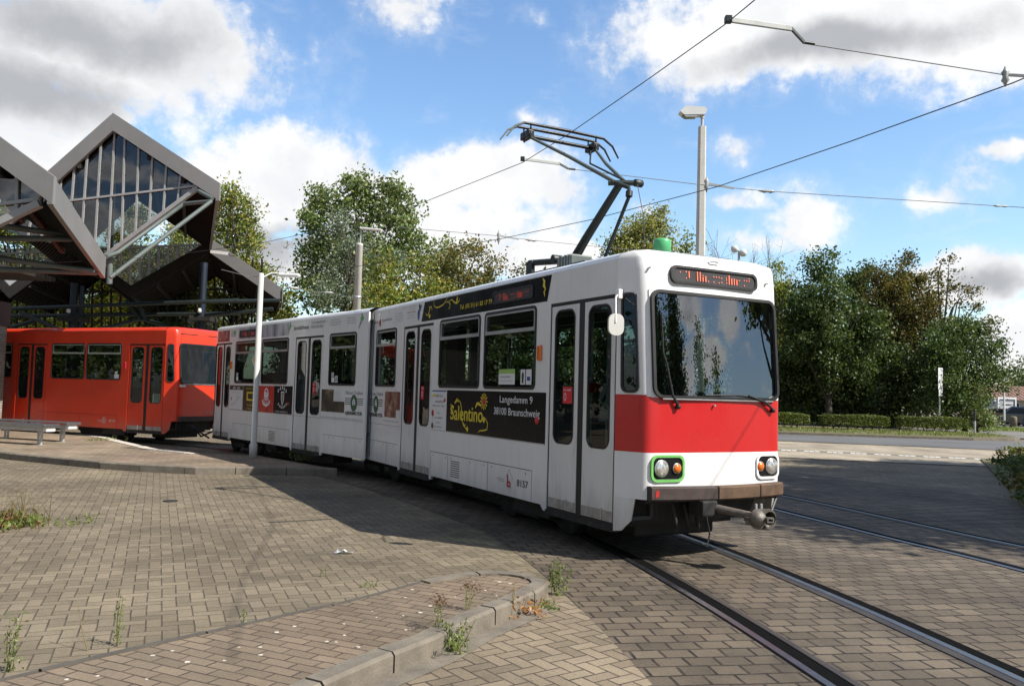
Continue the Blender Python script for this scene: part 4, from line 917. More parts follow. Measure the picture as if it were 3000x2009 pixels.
a_.tube([KN + Vector((0.06, 0.15, -0.01)), KN + Vector((-0.10, -0.17, 0.0))], 0.036, M_PANTO, 10); a_.lathe([(0.035, 0), (0.05, 0.02), (0.05, 0.12), (0.03, 0.14)], M_PANTO, Matrix.Translation(KN + Vector((-0.10, -0.13, 0.0))) @ Matrix.Rotation(math.pi / 2, 4, 'X'), 12)
a_.tube([KN + Vector((0.02, 0.1, 0.0)), KN + Vector((-0.12, -0.04, -0.08)), KN + Vector((-0.16, -0.02, -0.16))], 0.028, M_PANTO, 8); a_.build('upper_arm', pan)
a_ = MB(); a_.tube([KN + Vector((-0.16, -0.02, -0.14)), (-0.05, -1.07, 4.19)], 0.045, M_PANTO, 8); a_.tube([(-0.05, -1.07, 4.19), (0.52, -1.08, 3.42)], 0.024, M_PANTO, 8); a_.tube([KN + Vector((-0.05, -0.1, 0.0)), KN.lerp(HR, 0.55) + Vector((0, 0.25, -0.05)), HR + Vector((0, 0.06, -0.03))], 0.013, M_PANTO, 6); a_.build('control_rod', pan)
a_ = MB()
for x, zz in ((1.42, 5.40), (1.62, 5.40)):
    a_.tube([(x, -0.10 + 0.02, zz - 0.22), (x, -0.20, zz - 0.06), (x, -0.34, zz + 0.01)], [0.010, 0.014, 0.018], M_PANTO_L, 8); a_.tube([(x, -0.34, zz + 0.01), (x, -1.06, zz + 0.02), (x, -1.66, zz + 0.01)], [0.02, 0.026, 0.02], M_CARBON, 8)
    a_.tube([(x, -1.66, zz + 0.01), (x, -1.82, zz - 0.08), (x, -1.93, zz - 0.24)], [0.018, 0.016, 0.012], M_CARBON, 8)
a_.tube([(1.52, -0.40, 5.27), (1.52, -1.58, 5.27)], 0.028, M_CARBON, 8)
for y in (-0.45, -1.53):
    a_.box(1.40, 1.64, y - 0.05, y + 0.05, 5.22, 5.33, M_CARBON, None, 0.015)
    for x in (1.42, 1.62): a_.tube([(x, y, 5.40), (x, y, 5.28)], 0.012, M_CARBON, 6)
    a_.tube([(1.4, y, 5.3), (1.36, y + 0.05, 5.2), (1.46, y + 0.08, 5.15), (1.54, y + 0.04, 5.22)], 0.010, M_CARBON, 6)
a_.build('collector_head', pan)
a_ = MB(); a_.tube([KN + Vector((-0.30, -0.04, -0.08)), (-0.34, -1.08, 3.9), (-0.42, -1.06, 3.27)], 0.005, M_WIRE, 5); a_.build('pull_rope', pan)
rb = MB(); rb.box(0.62, 0.98, -0.98, -0.66, 3.38, 3.51, M_PANTO_L, None, 0.01); rb.box(0.98, 1.01, -0.96, -0.68, 3.40, 3.50, M_REDINK)
for i in range(5): rb.box(0.64 + i * 0.07, 0.655 + i * 0.07, -0.985, -0.655, 3.37, 3.52, M_INSUL)
rb.build('resistor_box', tram)

# --- printed panels on the door side.  first argument of the map runs along the car, reading direction is towards the front
def advert(xf=None):
    return MB()
T = lambda mb, s, u0, u1, z0, z1, m, c=0.0045: mb.text(s, u0, u1, z0, z1, m, PS, c)
def mark(mb, u0, u1, z0, z1, m, c=0.0045, slant=0.2):   # small print too worn or far to read: letter-sized strokes
    rn = random.Random(int(abs(u0) * 1000 + z0 * 777)); u = u0; h = z1 - z0
    while u > u1 + h * 0.25:
        if rn.random() < 0.16: u -= h * 0.5; continue
        w_ = h * rn.uniform(0.16, 0.3); hh = h * rn.choice((0.7, 0.7, 0.75, 1.0)); sl_ = slant * hh
        mb.plate([(u, z0), (u - w_, z0), (u - w_ - sl_, z0 + hh), (u - sl_, z0 + hh)], [], 0, m, PS, c)
        if rn.random() < 0.5: mb.plate([(u, z0 + hh * 0.4), (u - w_ * 2, z0 + hh * 0.4), (u - w_ * 2, z0 + hh * 0.6), (u, z0 + hh * 0.6)], [], 0, m, PS, c)
        u -= w_ + h * rn.uniform(0.18, 0.34)
def quad(mb, u0, u1, z0, z1, m, c=0.002): mb.plate([(u0, z0), (u1, z0), (u1, z1), (u0, z1)], [], 0, m, PS, c)
ad = MB(); ad.plate([(3.975, 3.112), (-0.012, 3.112), (0.083, 2.80), (4.10, 2.80)], [], 0, M_BLACK, PS, 0.002)
T(ad, 'Tel. (05 31) 61 83 17 79', 2.60, 1.56, 2.872, 2.955, M_YELLOW)
for pts, w in ((swirl(3.86, 2.97, 0.10, 0.07, 2.4, 5.6), 0.022), (swirl(3.72, 2.97, 0.06, 0.03, 3.4, -0.6), 0.02), ([(3.60, 3.11), (3.58, 3.03), (3.50, 2.985), (3.38, 2.985), (3.22, 3.01), (3.12, 3.06), (3.08, 3.11)], 0.02),
               ([(3.16, 3.04), (3.02, 3.04), (2.96, 3.0), (2.97, 2.94), (3.02, 2.935)], 0.02), ([(3.0, 3.045), (2.90, 3.06), (2.80, 3.01), (2.72, 2.99), (2.63, 3.02), (2.62, 3.06)], 0.024), ([(2.74, 3.0), (2.70, 3.05), (2.71, 3.10)], 0.045)):
    ad.curve(pts, taper(len(pts) - 1, w), M_YELLOW, PS, 0.0045)
ad.plate(ell(3.75, 2.87, 0.035, 0.035, 12), [], 0, M_YELLOW, PS, 0.0045)
ad.curve([(0.20, 3.09), (0.16, 3.05), (0.17, 3.0), (0.13, 2.95), (0.16, 2.92), (0.14, 2.86)], [0.01, 0.045, 0.05, 0.02, 0.03, 0.008], M_YELLOW, PS, 0.0045)
ad.build('advert_band', tram)
sd = MB(); sd.ring(rr(0.42, 1.53, 2.872, 3.042, 0.04), rr(0.445, 1.505, 2.892, 3.022, 0.03), 0.014, M_RUBBER, PS, 0.0); sd.plate(rr(0.43, 1.52, 2.88, 3.034, 0.03), [], 0, M_DISPLAY, PS, 0.006); leds(sd, PS, 1.44, 0.52, 2.91, 3.0, M_LEDRED, 0.005); sd.build('side_display', tram)
ad = MB(); quad(ad, 2.975, 0.055, 1.10, 1.708, M_BLACK)
T(ad, 'Langedamm 9', 1.245, 0.375, 1.535, 1.655, M_PRINTW); T(ad, '38100 Braunschweig', 1.405, 0.195, 1.375, 1.50, M_PRINTW)
T(ad, 'Salentino', 2.82, 1.74, 1.275, 1.49, M_YELLOW); ad.text('Salentino', 2.812, 1.732, 1.277, 1.488, M_YELLOW, PS, 0.005)
for pts, w in ((swirl(2.80, 1.40, 0.10, 0.02, 1.2, 5.5), 0.02), ([(2.62, 1.54), (2.55, 1.57), (2.47, 1.53), (2.44, 1.46), (2.43, 1.33), (2.38, 1.25), (2.30, 1.21), (2.27, 1.23)], 0.022), ([(2.68, 1.52), (2.60, 1.57), (2.52, 1.55)], 0.05),
               ([(1.98, 1.47), (1.93, 1.53), (1.86, 1.53), (1.80, 1.50)], 0.045), ([(1.72, 1.34), (1.64, 1.33), (1.58, 1.27), (1.60, 1.19), (1.72, 1.17), (1.82, 1.165), (1.87, 1.135)], 0.02), ([(2.40, 1.29), (2.36, 1.22), (2.27, 1.17), (2.22, 1.155)], 0.02)):
    ad.curve(pts, taper(len(pts) - 1, w, 0.4), M_YELLOW, PS, 0.0045)
ad.plate(ell(2.22, 1.165, 0.03, 0.04, 12), [], 0, M_YELLOW, PS, 0.005); ad.plate(ell(1.70, 1.32, 0.035, 0.045, 12), [], 0, M_YELLOW, PS, 0.0053)
ad.plate(ell(1.715, 1.565, 0.055, 0.055, 20), [], 0, M_REDINK, PS, 0.005); ad.ring(ell(1.715, 1.565, 0.062, 0.062, 20), ell(1.715, 1.565, 0.053, 0.053, 20), 0.001, M_YELLOW, PS, 0.005)
for i in range(12):
    a = 2 * math.pi * i / 12; d_ = lambda r, t: (1.715 + r * math.cos(a + t), 1.565 + r * math.sin(a + t))
    ad.plate([d_(0.072, 0.12), d_(0.095, 0.16), d_(0.122, 0.0), d_(0.095, -0.16), d_(0.072, -0.12)], [[d_(0.082, 0.06), d_(0.100, 0.0), d_(0.082, -0.06)]], 0, M_YELLOW, PS, 0.005)
ad.lathe([(0.05, 0.0), (0.05, 0.004), (0.038, 0.014), (0.003, 0.018)], M_REDAD, Matrix.Translation((0.255, 0.002, 1.37)) @ Matrix.Rotation(-math.pi / 2, 4, 'X'), 16)
ad.build('advert_panel', tram)
ad = MB(); quad(ad, 3.545, 3.0, 1.682, 1.70, M_BLUEINK); quad(ad, 3.53, 3.40, 1.605, 1.64, M_YELLOW); mark(ad, 3.38, 3.1, 1.60, 1.64, M_GREYINK); mark(ad, 3.40, 3.14, 1.515, 1.55, M_GREYINK)
mark(ad, 3.52, 3.02, 1.455, 1.48, M_GREYINK); mark(ad, 3.35, 3.2, 1.345, 1.372, M_GREYINK); mark(ad, 3.42, 3.12, 1.272, 1.30, M_GREYINK); mark(ad, 3.36, 3.16, 1.20, 1.228, M_GREYINK); mark(ad, 3.44, 3.12, 1.135, 1.16, M_GREYINK)
ad.plate(ell(3.50, 1.35, 0.045, 0.05), [], 0, M_REDINK, PS, 0.004); ad.plate(ell(3.50, 1.155, 0.042, 0.045), [], 0, M_BUMP2, PS, 0.004); ad.curve([(3.50, 1.30), (3.50, 1.20)], 0.006, M_PALEINK, PS, 0.004); ad.plate([(3.12, 1.52), (3.02, 1.535), (3.04, 1.60), (3.08, 1.56)], [], 0, M_REDINK, PS, 0.004)
ad.build('advert_panel', tram)
def holz(mb, uc, hu0, hu1):
    T(mb, 'Holz aus Tradition', hu0, hu1, 1.575, 1.645, M_GREYINK)
    for k in range(4): quad(mb, uc + 0.36, uc - 0.36, 1.385 + k * 0.036, 1.398 + k * 0.036, M_INK, 0.003)
    mb.plate(ell(uc, 1.415, 0.125, 0.155, 24), [], 0, M_GREENINK, PS, 0.004); mb.ring(ell(uc, 1.415, 0.128, 0.158, 24), ell(uc, 1.415, 0.118, 0.148, 24), 0.001, M_INK, PS, 0.004)
    mb.plate([(uc + 0.055, 1.375), (uc + 0.02, 1.375), (uc + 0.02, 1.40), (uc - 0.02, 1.40), (uc - 0.02, 1.375), (uc - 0.055, 1.375), (uc - 0.055, 1.45), (uc, 1.51), (uc + 0.055, 1.45)], [ell(uc, 1.44, 0.014, 0.02, 8)], 0, M_PRINTW, PS, 0.0055); T(mb, 'AJIERMEYER', hu0, hu1, 1.168, 1.255, M_INK); T(mb, 'AJIERMEYER', hu0 - 0.006, hu1 - 0.006, 1.17, 1.253, M_INK, 0.005)
ad = MB(); holz(ad, 6.19, 6.575, 5.815); quad(ad, 5.72, 4.945, 1.205, 1.655, M_PHOTO2); quad(ad, 5.12, 4.945, 1.205, 1.34, M_PRINTW, 0.004); mark(ad, 5.76, 4.95, 1.128, 1.16, M_PALEINK); ad.build('advert_panel', tram)
ad = MB(); mark(ad, 6.58, 6.22, 2.90, 2.965, M_GREYINK); T(ad, 'Apotheken', 6.03, 5.50, 2.90, 2.975, M_GREYINK); ad.build('lettering', tram); ad = MB(); ad.plate(ell(6.12, 2.91, 0.05, 0.07), [], 0, M_REDINK, PS, 0.004); ad.curve([(6.12, 2.97), (6.10, 3.03), (6.06, 3.08)], 0.01, M_INK, PS, 0.004); ad.build('advert_figure', tram); ad = MB(); ad2 = MB()
for k in range(4): mark(ad, 5.32, 4.94, 3.0 - k * 0.045, 3.025 - k * 0.045, M_PALEINK); mark(ad2, 4.74, 4.38, 3.03 - k * 0.048, 3.055 - k * 0.048, M_REDAD if k == 1 else M_PALEINK)
ad2.build('lettering', tram); mark(ad, 5.0, 4.35, 3.075, 3.098, M_PALEINK); ad.build('lettering', tram); ad = MB(); ad.plate([(4.25, 2.84), (4.20, 2.84), (4.17, 2.97), (4.10, 3.06), (4.13, 3.09), (4.22, 3.02), (4.28, 2.97)], [], 0, M_BLUEINK, PS, 0.004); ad.plate(ell(4.20, 3.07, 0.03, 0.032, 10), [], 0, M_BUMP2, PS, 0.0045); ad.build('advert_figure', tram)
ad = MB(); ad.ring(ell(0.935, 0.575, 0.098, 0.115, 26)[2:14] , ell(0.935, 0.575, 0.088, 0.105, 26)[2:14], 0.0005, M_PALEINK, PS, 0.002); ad.ring(ell(0.935, 0.575, 0.098, 0.115, 26)[16:26], ell(0.935, 0.575, 0.090, 0.107, 26)[16:26], 0.0005, M_PALEINK, PS, 0.002)
ad.curve([(0.972, 0.655), (0.972, 0.50)], 0.028, M_REDINK, PS, 0.004); ad.ring(ell(0.928, 0.535, 0.045, 0.042, 16), ell(0.928, 0.535, 0.02, 0.018, 16), 0.0005, M_REDINK, PS, 0.004)
ad.build('operator_emblem', tram); ad = MB(); T(ad, '8157', 0.72, 0.435, 0.535, 0.62, M_INK); ad.build('fleet_number', tram); ad = MB(); mark(ad, 1.26, 1.05, 0.575, 0.592, M_GREYINK); mark(ad, 1.22, 1.05, 0.548, 0.565, M_GREYINK); ad.build('lettering', tram)
for (u, z, wd, hg, m1, m2) in ((-0.20, 1.61, 0.19, 0.19, None, None), (3.62, 1.60, 0.13, 0.22, None, None)): pass
def notice(u0, u1, z0, z1, m, xf=None, txt=None):
    q = MB(); quad(q, u0, u1, z0, z1, m, -0.018); 
    if m is M_STICKRED: mark(q, u0 - 0.015, u1 + 0.015, z1 - 0.045, z1 - 0.02, M_PRINTW, -0.0165); q.ring(ell(u0 - 0.05, (z0 + z1) / 2 - 0.02, 0.028, 0.045, 14), ell(u0 - 0.05, (z0 + z1) / 2 - 0.02, 0.02, 0.036, 14), 0.0005, M_PRINTW, PS, -0.017)
    q.build('notice', tram, xf)
notice(-0.29, -0.49, 1.59, 1.78, M_STICKRED); notice(4.06, 3.94, 1.55, 1.76, M_STICKRED); notice(0.47, 0.34, 1.56, 1.78, M_STICKRED, XB)
q = MB(); quad(q, 1.32, 0.87, 1.80, 1.94, M_PRINTW, -0.009); quad(q, 1.32, 0.87, 1.94, 2.0, M_STICKGREEN, -0.009); mark(q, 1.28, 0.98, 1.89, 1.915, M_GREYINK, -0.007); mark(q, 1.28, 0.92, 1.84, 1.855, M_PALEINK, -0.007); q.build('notice', tram)
q = MB(); quad(q, 0.72, 0.60, 1.80, 1.99, M_PRINTW, -0.009); quad(q, 0.58, 0.44, 1.80, 1.99, M_PRINTW, -0.009); q.plate([(0.68, 1.82), (0.64, 1.82), (0.63, 1.93), (0.66, 1.97), (0.69, 1.92)], [], 0, M_INK, PS, -0.007); q.plate([(0.55, 1.85), (0.47, 1.85), (0.47, 1.90), (0.55, 1.90)], [], 0, M_BLUEINK, PS, -0.007); q.build('notice', tram)
q = MB(); quad(q, -0.40, -0.52, 1.80, 1.90, M_PRINTW, -0.009); quad(q, -0.55, -0.66, 1.80, 1.93, M_PRINTW, -0.009); quad(q, -0.40, -0.50, 1.91, 2.0, M_PALEINK, -0.009); q.plate([(-0.58, 1.82), (-0.63, 1.82), (-0.62, 1.91), (-0.59, 1.92)], [], 0, M_INK, PS, -0.007); q.build('notice', tram, XB)
q = MB(); quad(q, 4.84, 4.70, 1.80, 1.90, M_PRINTW, -0.009); quad(q, 4.84, 4.72, 1.91, 2.0, M_PALEINK, -0.009); q.build('notice', tram, XB)
dn = MB(); dn.plate([(3.86, 2.30), (3.70, 2.46), (3.54, 2.30), (3.70, 2.14)], [], 0, M_PRINTW, PS, -0.009); dn.plate([(3.79, 2.30), (3.70, 2.39), (3.61, 2.30), (3.70, 2.21)], [], 0, M_YELLOW, PS, -0.007); dn.build('priority_diamond', tram, XB)
# rear half
ad = MB(); quad(ad, 5.225, 4.30, 1.085, 1.688, M_PRINTW); quad(ad, 5.225, 4.32, 1.575, 1.688, M_INK, 0.003); mark(ad, 5.02, 4.5, 1.59, 1.67, M_PRINTW)
ad.curve([(5.1, 1.2), (4.9, 1.22), (4.75, 1.32), (4.6, 1.36), (4.45, 1.45)], 0.012, M_GREYINK, PS, 0.004); ad.ring(ell(4.68, 1.40, 0.06, 0.05, 14), ell(4.68, 1.40, 0.05, 0.04, 14), 0.0005, M_PALEINK, PS, 0.004); ad.plate(ell(5.07, 1.35, 0.035, 0.04, 12), [], 0, M_REDINK, PS, 0.004); mark(ad, 5.05, 4.5, 1.5, 1.53, M_PALEINK); ad.ring([(5.225, 1.085), (4.30, 1.085), (4.30, 1.688), (5.225, 1.688)], [(5.21, 1.095), (4.315, 1.095), (4.315, 1.68), (5.21, 1.68)], 0.0005, M_GREYINK, PS, 0.003); ad.build('advert_panel', tram, XB)
ad = MB(); quad(ad, 4.29, 3.285, 1.085, 1.69, M_OLIVE); quad(ad, 4.05, 3.55, 1.33, 1.54, M_YELLOW, 0.004); quad(ad, 3.98, 3.62, 1.37, 1.50, M_OLIVE, 0.005); mark(ad, 4.1, 3.5, 1.60, 1.64, M_YELLOW); mark(ad, 4.0, 3.55, 1.2, 1.25, M_YELLOW); mark(ad, 4.05, 3.5, 1.13, 1.16, M_YELLOW); ad.build('advert_panel', tram, XB)
ad = MB(); quad(ad, 3.283, 2.415, 1.087, 1.695, M_REDAD); quad(ad, 2.413, 1.41, 1.09, 1.702, M_BLACK)
for pts in (ell(2.85, 1.50, 0.13, 0.15, 18),): ad.ring(pts, ell(2.85, 1.50, 0.09, 0.11, 18), 0.0005, M_PRINTW, PS, 0.004)
ad.plate([(2.95, 1.55), (2.75, 1.55), (2.76, 1.46), (2.85, 1.40), (2.94, 1.46)], [ell(2.89, 1.51, 0.018, 0.016, 8), ell(2.81, 1.51, 0.018, 0.016, 8)], 0, M_PRINTW, PS, 0.004); ad.curve([(3.08, 1.36), (3.0, 1.28), (2.85, 1.24), (2.70, 1.28), (2.62, 1.36)], 0.05, M_PRINTW, PS, 0.004); ad.curve([(3.0, 1.40), (2.95, 1.32), (2.85, 1.29), (2.75, 1.32), (2.70, 1.40)], 0.02, M_PRINTW, PS, 0.004); mark(ad, 2.98, 2.66, 1.13, 1.15, M_INK)
ad.plate([(2.02, 1.58), (1.84, 1.58), (1.85, 1.40), (1.93, 1.26), (2.01, 1.40)], [[(1.985, 1.55), (1.875, 1.55), (1.885, 1.41), (1.93, 1.32), (1.975, 1.41)]], 0, M_PRINTW, PS, 0.004); ad.plate([(1.96, 1.52), (1.90, 1.52), (1.91, 1.42), (1.93, 1.37), (1.95, 1.42)], [], 0, M_PALEINK, PS, 0.004)
for k in range(5): u_ = 2.17 - k * 0.105; z_ = 1.56 + 0.07 * math.sin(math.pi * k / 4); ad.plate([(u_ + 0.03, z_), (u_ - 0.03, z_), (u_ - 0.02, z_ + 0.07), (u_ + 0.02, z_ + 0.07)], [[(u_ + 0.01, z_ + 0.02), (u_ - 0.01, z_ + 0.02), (u_, z_ + 0.05)]], 0, M_PRINTW, PS, 0.004)
for k in range(6): u_ = 2.14 - k * 0.085; z_ = 1.27 - 0.07 * math.sin(math.pi * k / 5); ad.plate([(u_ + 0.026, z_), (u_ - 0.026, z_ + 0.01), (u_ - 0.022, z_ + 0.06), (u_ + 0.022, z_ + 0.05)], [ell(u_, z_ + 0.03, 0.01, 0.012, 8)], 0, M_PRINTW, PS, 0.004)
ad.plate(ell(1.62, 1.32, 0.05, 0.04, 10), [], 0, M_REDINK, PS, 0.004); mark(ad, 2.35, 1.6, 1.12, 1.15, M_PRINTW); ad.build('advert_panel', tram, XB)
ad = MB(); quad(ad, -0.01, -1.015, 1.215, 1.66, M_PHOTO1); quad(ad, -0.55, -1.02, 1.43, 1.662, M_WHITE, 0.003)
for k in range(5): mark(ad, -0.58, (-0.80, -0.82, -0.9, -0.9, -0.98)[k], 1.62 - k * 0.042, 1.64 - k * 0.042, M_PALEINK, 0.005)
holz(ad, -1.40, -1.05, -1.74); mark(ad, 0.0, -1.75, 1.095, 1.125, M_PALEINK); ad.build('advert_panel', tram, XB)
ad = MB(); quad(ad, 6.25, 5.40, 2.80, 3.08, M_STREAK); ad.build('advert_picture', tram, XB); ad = MB(); quad(ad, 5.30, 4.95, 2.90, 3.06, M_PALEINK); quad(ad, 5.12, 4.98, 2.95, 3.05, M_LEAFINK, 0.004); ad.build('advert_picture', tram, XB); ad = MB(); quad(ad, 4.80, 1.75, 2.82, 3.10, M_SKYLINE); ad.build('advert_picture', tram, XB); ad = MB()
ad.ring(rr(3.45, 4.70, 2.86, 3.04, 0.05), rr(3.47, 4.68, 2.88, 3.02, 0.04), 0.012, M_RUBBER, PS, 0.002); ad.plate(rr(3.46, 4.69, 2.87, 3.03, 0.04), [], 0, M_DISPLAY, PS, 0.006); leds(ad, PS, 4.62, 3.55, 2.90, 3.0, M_LEDRED, 0.005); ad.build('side_display', tram, XB); ad = MB()
T(ad, 'Sanitätshaus', 1.49, 0.72, 2.92, 3.01, M_INK); T(ad, 'VOLKMARODE +', 0.60, -0.12, 3.01, 3.065, M_GREYINK); T(ad, 'WENDEBURG', 0.64, 0.04, 2.92, 2.98, M_GREYINK)
for k in range(3): mark(ad, -0.28, -0.72, 3.04 - k * 0.05, 3.065 - k * 0.05, M_GREYINK); mark(ad, -1.0, -1.36, 3.04 - k * 0.05, 3.065 - k * 0.05, M_GREYINK)
ad.build('lettering', tram, XB)
for u_ in (1.70, -1.58):
    ad = MB(); ad.curve([(u_ + 0.10, 2.83), (u_ + 0.04, 2.92), (u_, 2.98), (u_ - 0.02, 3.05)], [0.02, 0.05, 0.06, 0.03], M_GREYINK, PS, 0.005); ad.plate(ell(u_ - 0.03, 3.02, 0.06, 0.045, 10), [], 0, M_LEAFINK, PS, 0.006); ad.plate(ell(u_ - 0.02, 3.085, 0.02, 0.02, 8), [], 0, M_INK, PS, 0.006); ad.build('advert_figure', tram, XB)

# ---- orange-red tram waiting behind it
PHR = 2.7147; OR = Vector((-9.44, 22.69, 0))
red = empty('red_tram', OR, PHR); tag(red, 'orange-red tram half inside the glazed shelter, behind the white tram', 'tram')
seamR = [(1.72, 0.754, 5.0, 0.76), (3.2, 0.39, 3.204, 0.757), (1.70, 0.39, 1.704, 0.757)]
build_car(red, None, 9.6, 0.0, -1, [(0.0, 1.35), (4.75, 6.05)], [(1.66, 3.05), (3.13, 4.53), (6.3, 7.6), (7.8, 9.2)], M_ORANGE, M_ORANGE, seamR, [(-0.0 + 0.1, 1.35), (1.66, 3.05), (3.13, 4.53), (4.75, 6.05), (6.3, 7.6), (7.8, 9.2)])
q = MB(); T(q, '8175', 2.02, 1.78, 0.56, 0.63, M_PALEINK); q.build('fleet_number', red); q = MB(); q.ring(ell(2.22, 0.60, 0.07, 0.09, 18), ell(2.22, 0.60, 0.058, 0.078, 18), 0.0005, M_PALEINK, PS, 0.003); T(q, 'b', 2.25, 2.19, 0.55, 0.66, M_PALEINK); quad(q, 2.48, 2.30, 0.585, 0.595, M_PALEINK, 0.003); quad(q, 2.42, 2.30, 0.555, 0.565, M_PALEINK, 0.003); q.build('operator_emblem', red)
q = MB(); quad(q, 1.92, 1.74, 1.78, 1.90, M_PRINTW, -0.009); quad(q, 1.90, 1.80, 1.91, 1.98, M_PRINTW, -0.009); q.build('notice', red); q = MB(); quad(q, 2.88, 2.66, 1.78, 1.94, M_PRINTW, -0.02); quad(q, 2.85, 2.72, 1.80, 1.90, M_INK, -0.018); q.build('notice', red)
q = MB(); FPR = front_map(0.0, -1); q.plate([(0.2, 1.60), (0.42, 1.60), (0.42, 1.66), (0.2, 1.66)], [], 0, M_PRINTW, FPR, 0.004); q.text('8175', 1.2, 1.5, 0.86, 0.93, M_GREYINK, FPR, 0.004); q.plate([(0.25, 3.05), (0.85, 3.05), (0.85, 3.07), (0.25, 3.07)], [], 0, M_UNDER, FPR, 0.006); q.plate([(1.25, 3.05), (1.85, 3.05), (1.85, 3.07), (1.25, 3.07)], [], 0, M_UNDER, FPR, 0.006); q.build('front_marking', red)
q = MB(); q.box(0.28, 0.34, -0.005, 0.03, 2.05, 2.25, M_REDINK, None, 0.012) if False else q.box(1.46, 1.52, -0.005, 0.03, 2.05, 2.25, M_REDINK, None, 0.012); q.build('side_indicator', red)
q = MB()
for i in range(6):
    v = 0.2 + i * 0.3; q.box(-FRONT_T - 0.09, -FRONT_T + 0.02, -v - 0.3, -v, 0.66, 0.79, M_BUMP1) if v < 1.9 else None
q.tube([FPR(0.7, 0.55, 0.0), FPR(0.8, 0.25, 0.25), FPR(1.05, 0.4, 0.45), FPR(1.3, 0.5, 0.2)], 0.03, M_RUBBER, 8); q.tube([FPR(0.5, 0.6, 0.0), FPR(0.75, 0.35, 0.3), FPR(1.0, 0.2, 0.35)], 0.025, M_UNDER, 8); q.build('coupler', red)
build_bogie(red, None, 2.6); build_bogie(red, None, 7.8)
# ---------------------------------------------------------------- glazed tram shelter on the left
shel = empty('tram_shelter', (-13.5, 34, 0)); tag(shel, 'large glazed tram shelter with folded grey gabled roofs over the red tram', 'shelter')
SX = Matrix.Translation((13.5, -34, 0))
def prism(mb, pts, d, m):                        # flat polygon given in 3D, thickened along the vector d
    n = len(pts); d = Vector(d); vs = [Vector(p) for p in pts] + [Vector(p) + d for p in pts]
    mb.add(vs, [tuple(range(n)), tuple(range(2 * n - 1, n - 1, -1))] + [(i, (i + 1) % n, n + (i + 1) % n, n + i) for i in range(n)], m)
def slab(name, a, b, back, ribs=5, t=0.16):      # sloping roof panel a-b, running back, with ribs underneath
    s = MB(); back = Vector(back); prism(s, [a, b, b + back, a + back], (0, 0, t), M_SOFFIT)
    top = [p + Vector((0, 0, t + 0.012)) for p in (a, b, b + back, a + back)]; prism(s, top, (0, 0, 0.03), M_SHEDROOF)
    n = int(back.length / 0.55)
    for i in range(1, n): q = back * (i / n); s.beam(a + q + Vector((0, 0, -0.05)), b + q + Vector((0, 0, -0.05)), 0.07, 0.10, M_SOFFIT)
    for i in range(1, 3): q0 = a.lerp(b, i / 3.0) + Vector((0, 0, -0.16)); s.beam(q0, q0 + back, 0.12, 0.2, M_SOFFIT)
    return s.build(name, shel, SX)
def fascia(p0, p1, p2, p3, th=(0, 0.12, 0)):
    f = MB(); prism(f, [p0, p1, p2, p3], th, M_FASCIA)
    return f.build('fascia', shel, SX)
def tubes(name, lst, r, m):
    q = MB()
    for pts in lst: q.tube(pts, r, m, 8)
    return q.build(name, shel, SX)
# near gable (its ridge lies outside the picture)
D1 = 18.2
A0, A1 = at(-320, 167, D1), at(158, 517, D1); B0, B1 = at(-320, 250, D1), at(153, 598, D1)
V1t, V1b = at(311, 755, 24.0), at(307.5, 815, 24.0)
fascia(A0, A1, B1, B0); fascia(A1 + Vector((0, 0.002, 0)), V1t, V1b, B1 + Vector((0, 0.002, 0)), (-0.12, 0, 0))
back1 = V1b - B1
slab('roof_slab', B0 + Vector((0, 0.13, 0.10)), B1 + Vector((-0.13, 0.13, 0.10)), back1)
slab('roof_slab', B0 + Vector((0, 0.13, 0.10)), B0 + Vector((-3.6, 0.13, -2.6)), back1)
def glazing(d, outline, mull, trans, m_m, beams=(), w=0.07):
    P_ = lambda x, y: at(x, y, d)
    gz = MB(); pts = [P_(*q) for q in outline]; gz.add(pts, [tuple(range(len(pts)))], M_GABLEGLASS if d < 30 else M_SHEDGLASS); go = gz.build('gable_glazing', shel, SX)
    fr = MB()
    for (x0, y0, x1, y1) in mull: fr.beam(P_(x0, y0) - Vector((0, 0.03, 0)), P_(x1, y1) - Vector((0, 0.03, 0)), w, 0.06, m_m, (0, 1, 0))
    for (x0, y0, x1, y1) in trans: fr.beam(P_(x0, y0) - Vector((0, 0.045, 0)), P_(x1, y1) - Vector((0, 0.045, 0)), w * 1.1, 0.07, m_m, (0, 1, 0))
    for (x0, y0, x1, y1, bw) in beams: fr.beam(P_(x0, y0) - Vector((0, 0.06, 0)), P_(x1, y1) - Vector((0, 0.06, 0)), bw, 0.16, m_m, (0, 1, 0))
    fr.build('mullions', go, SX); return go
glazing(18.6, [(-320, 255), (140, 580), (120, 600), (0, 657), (-330, 805)], [(-70, 470, -75, 690), (-8, 470, -12, 660), (54, 515, 50, 632), (118, 560, 118, 602)], [(-320, 640, 120, 585)], M_MULLION, [(122, 598, -330, 808, 0.16)])
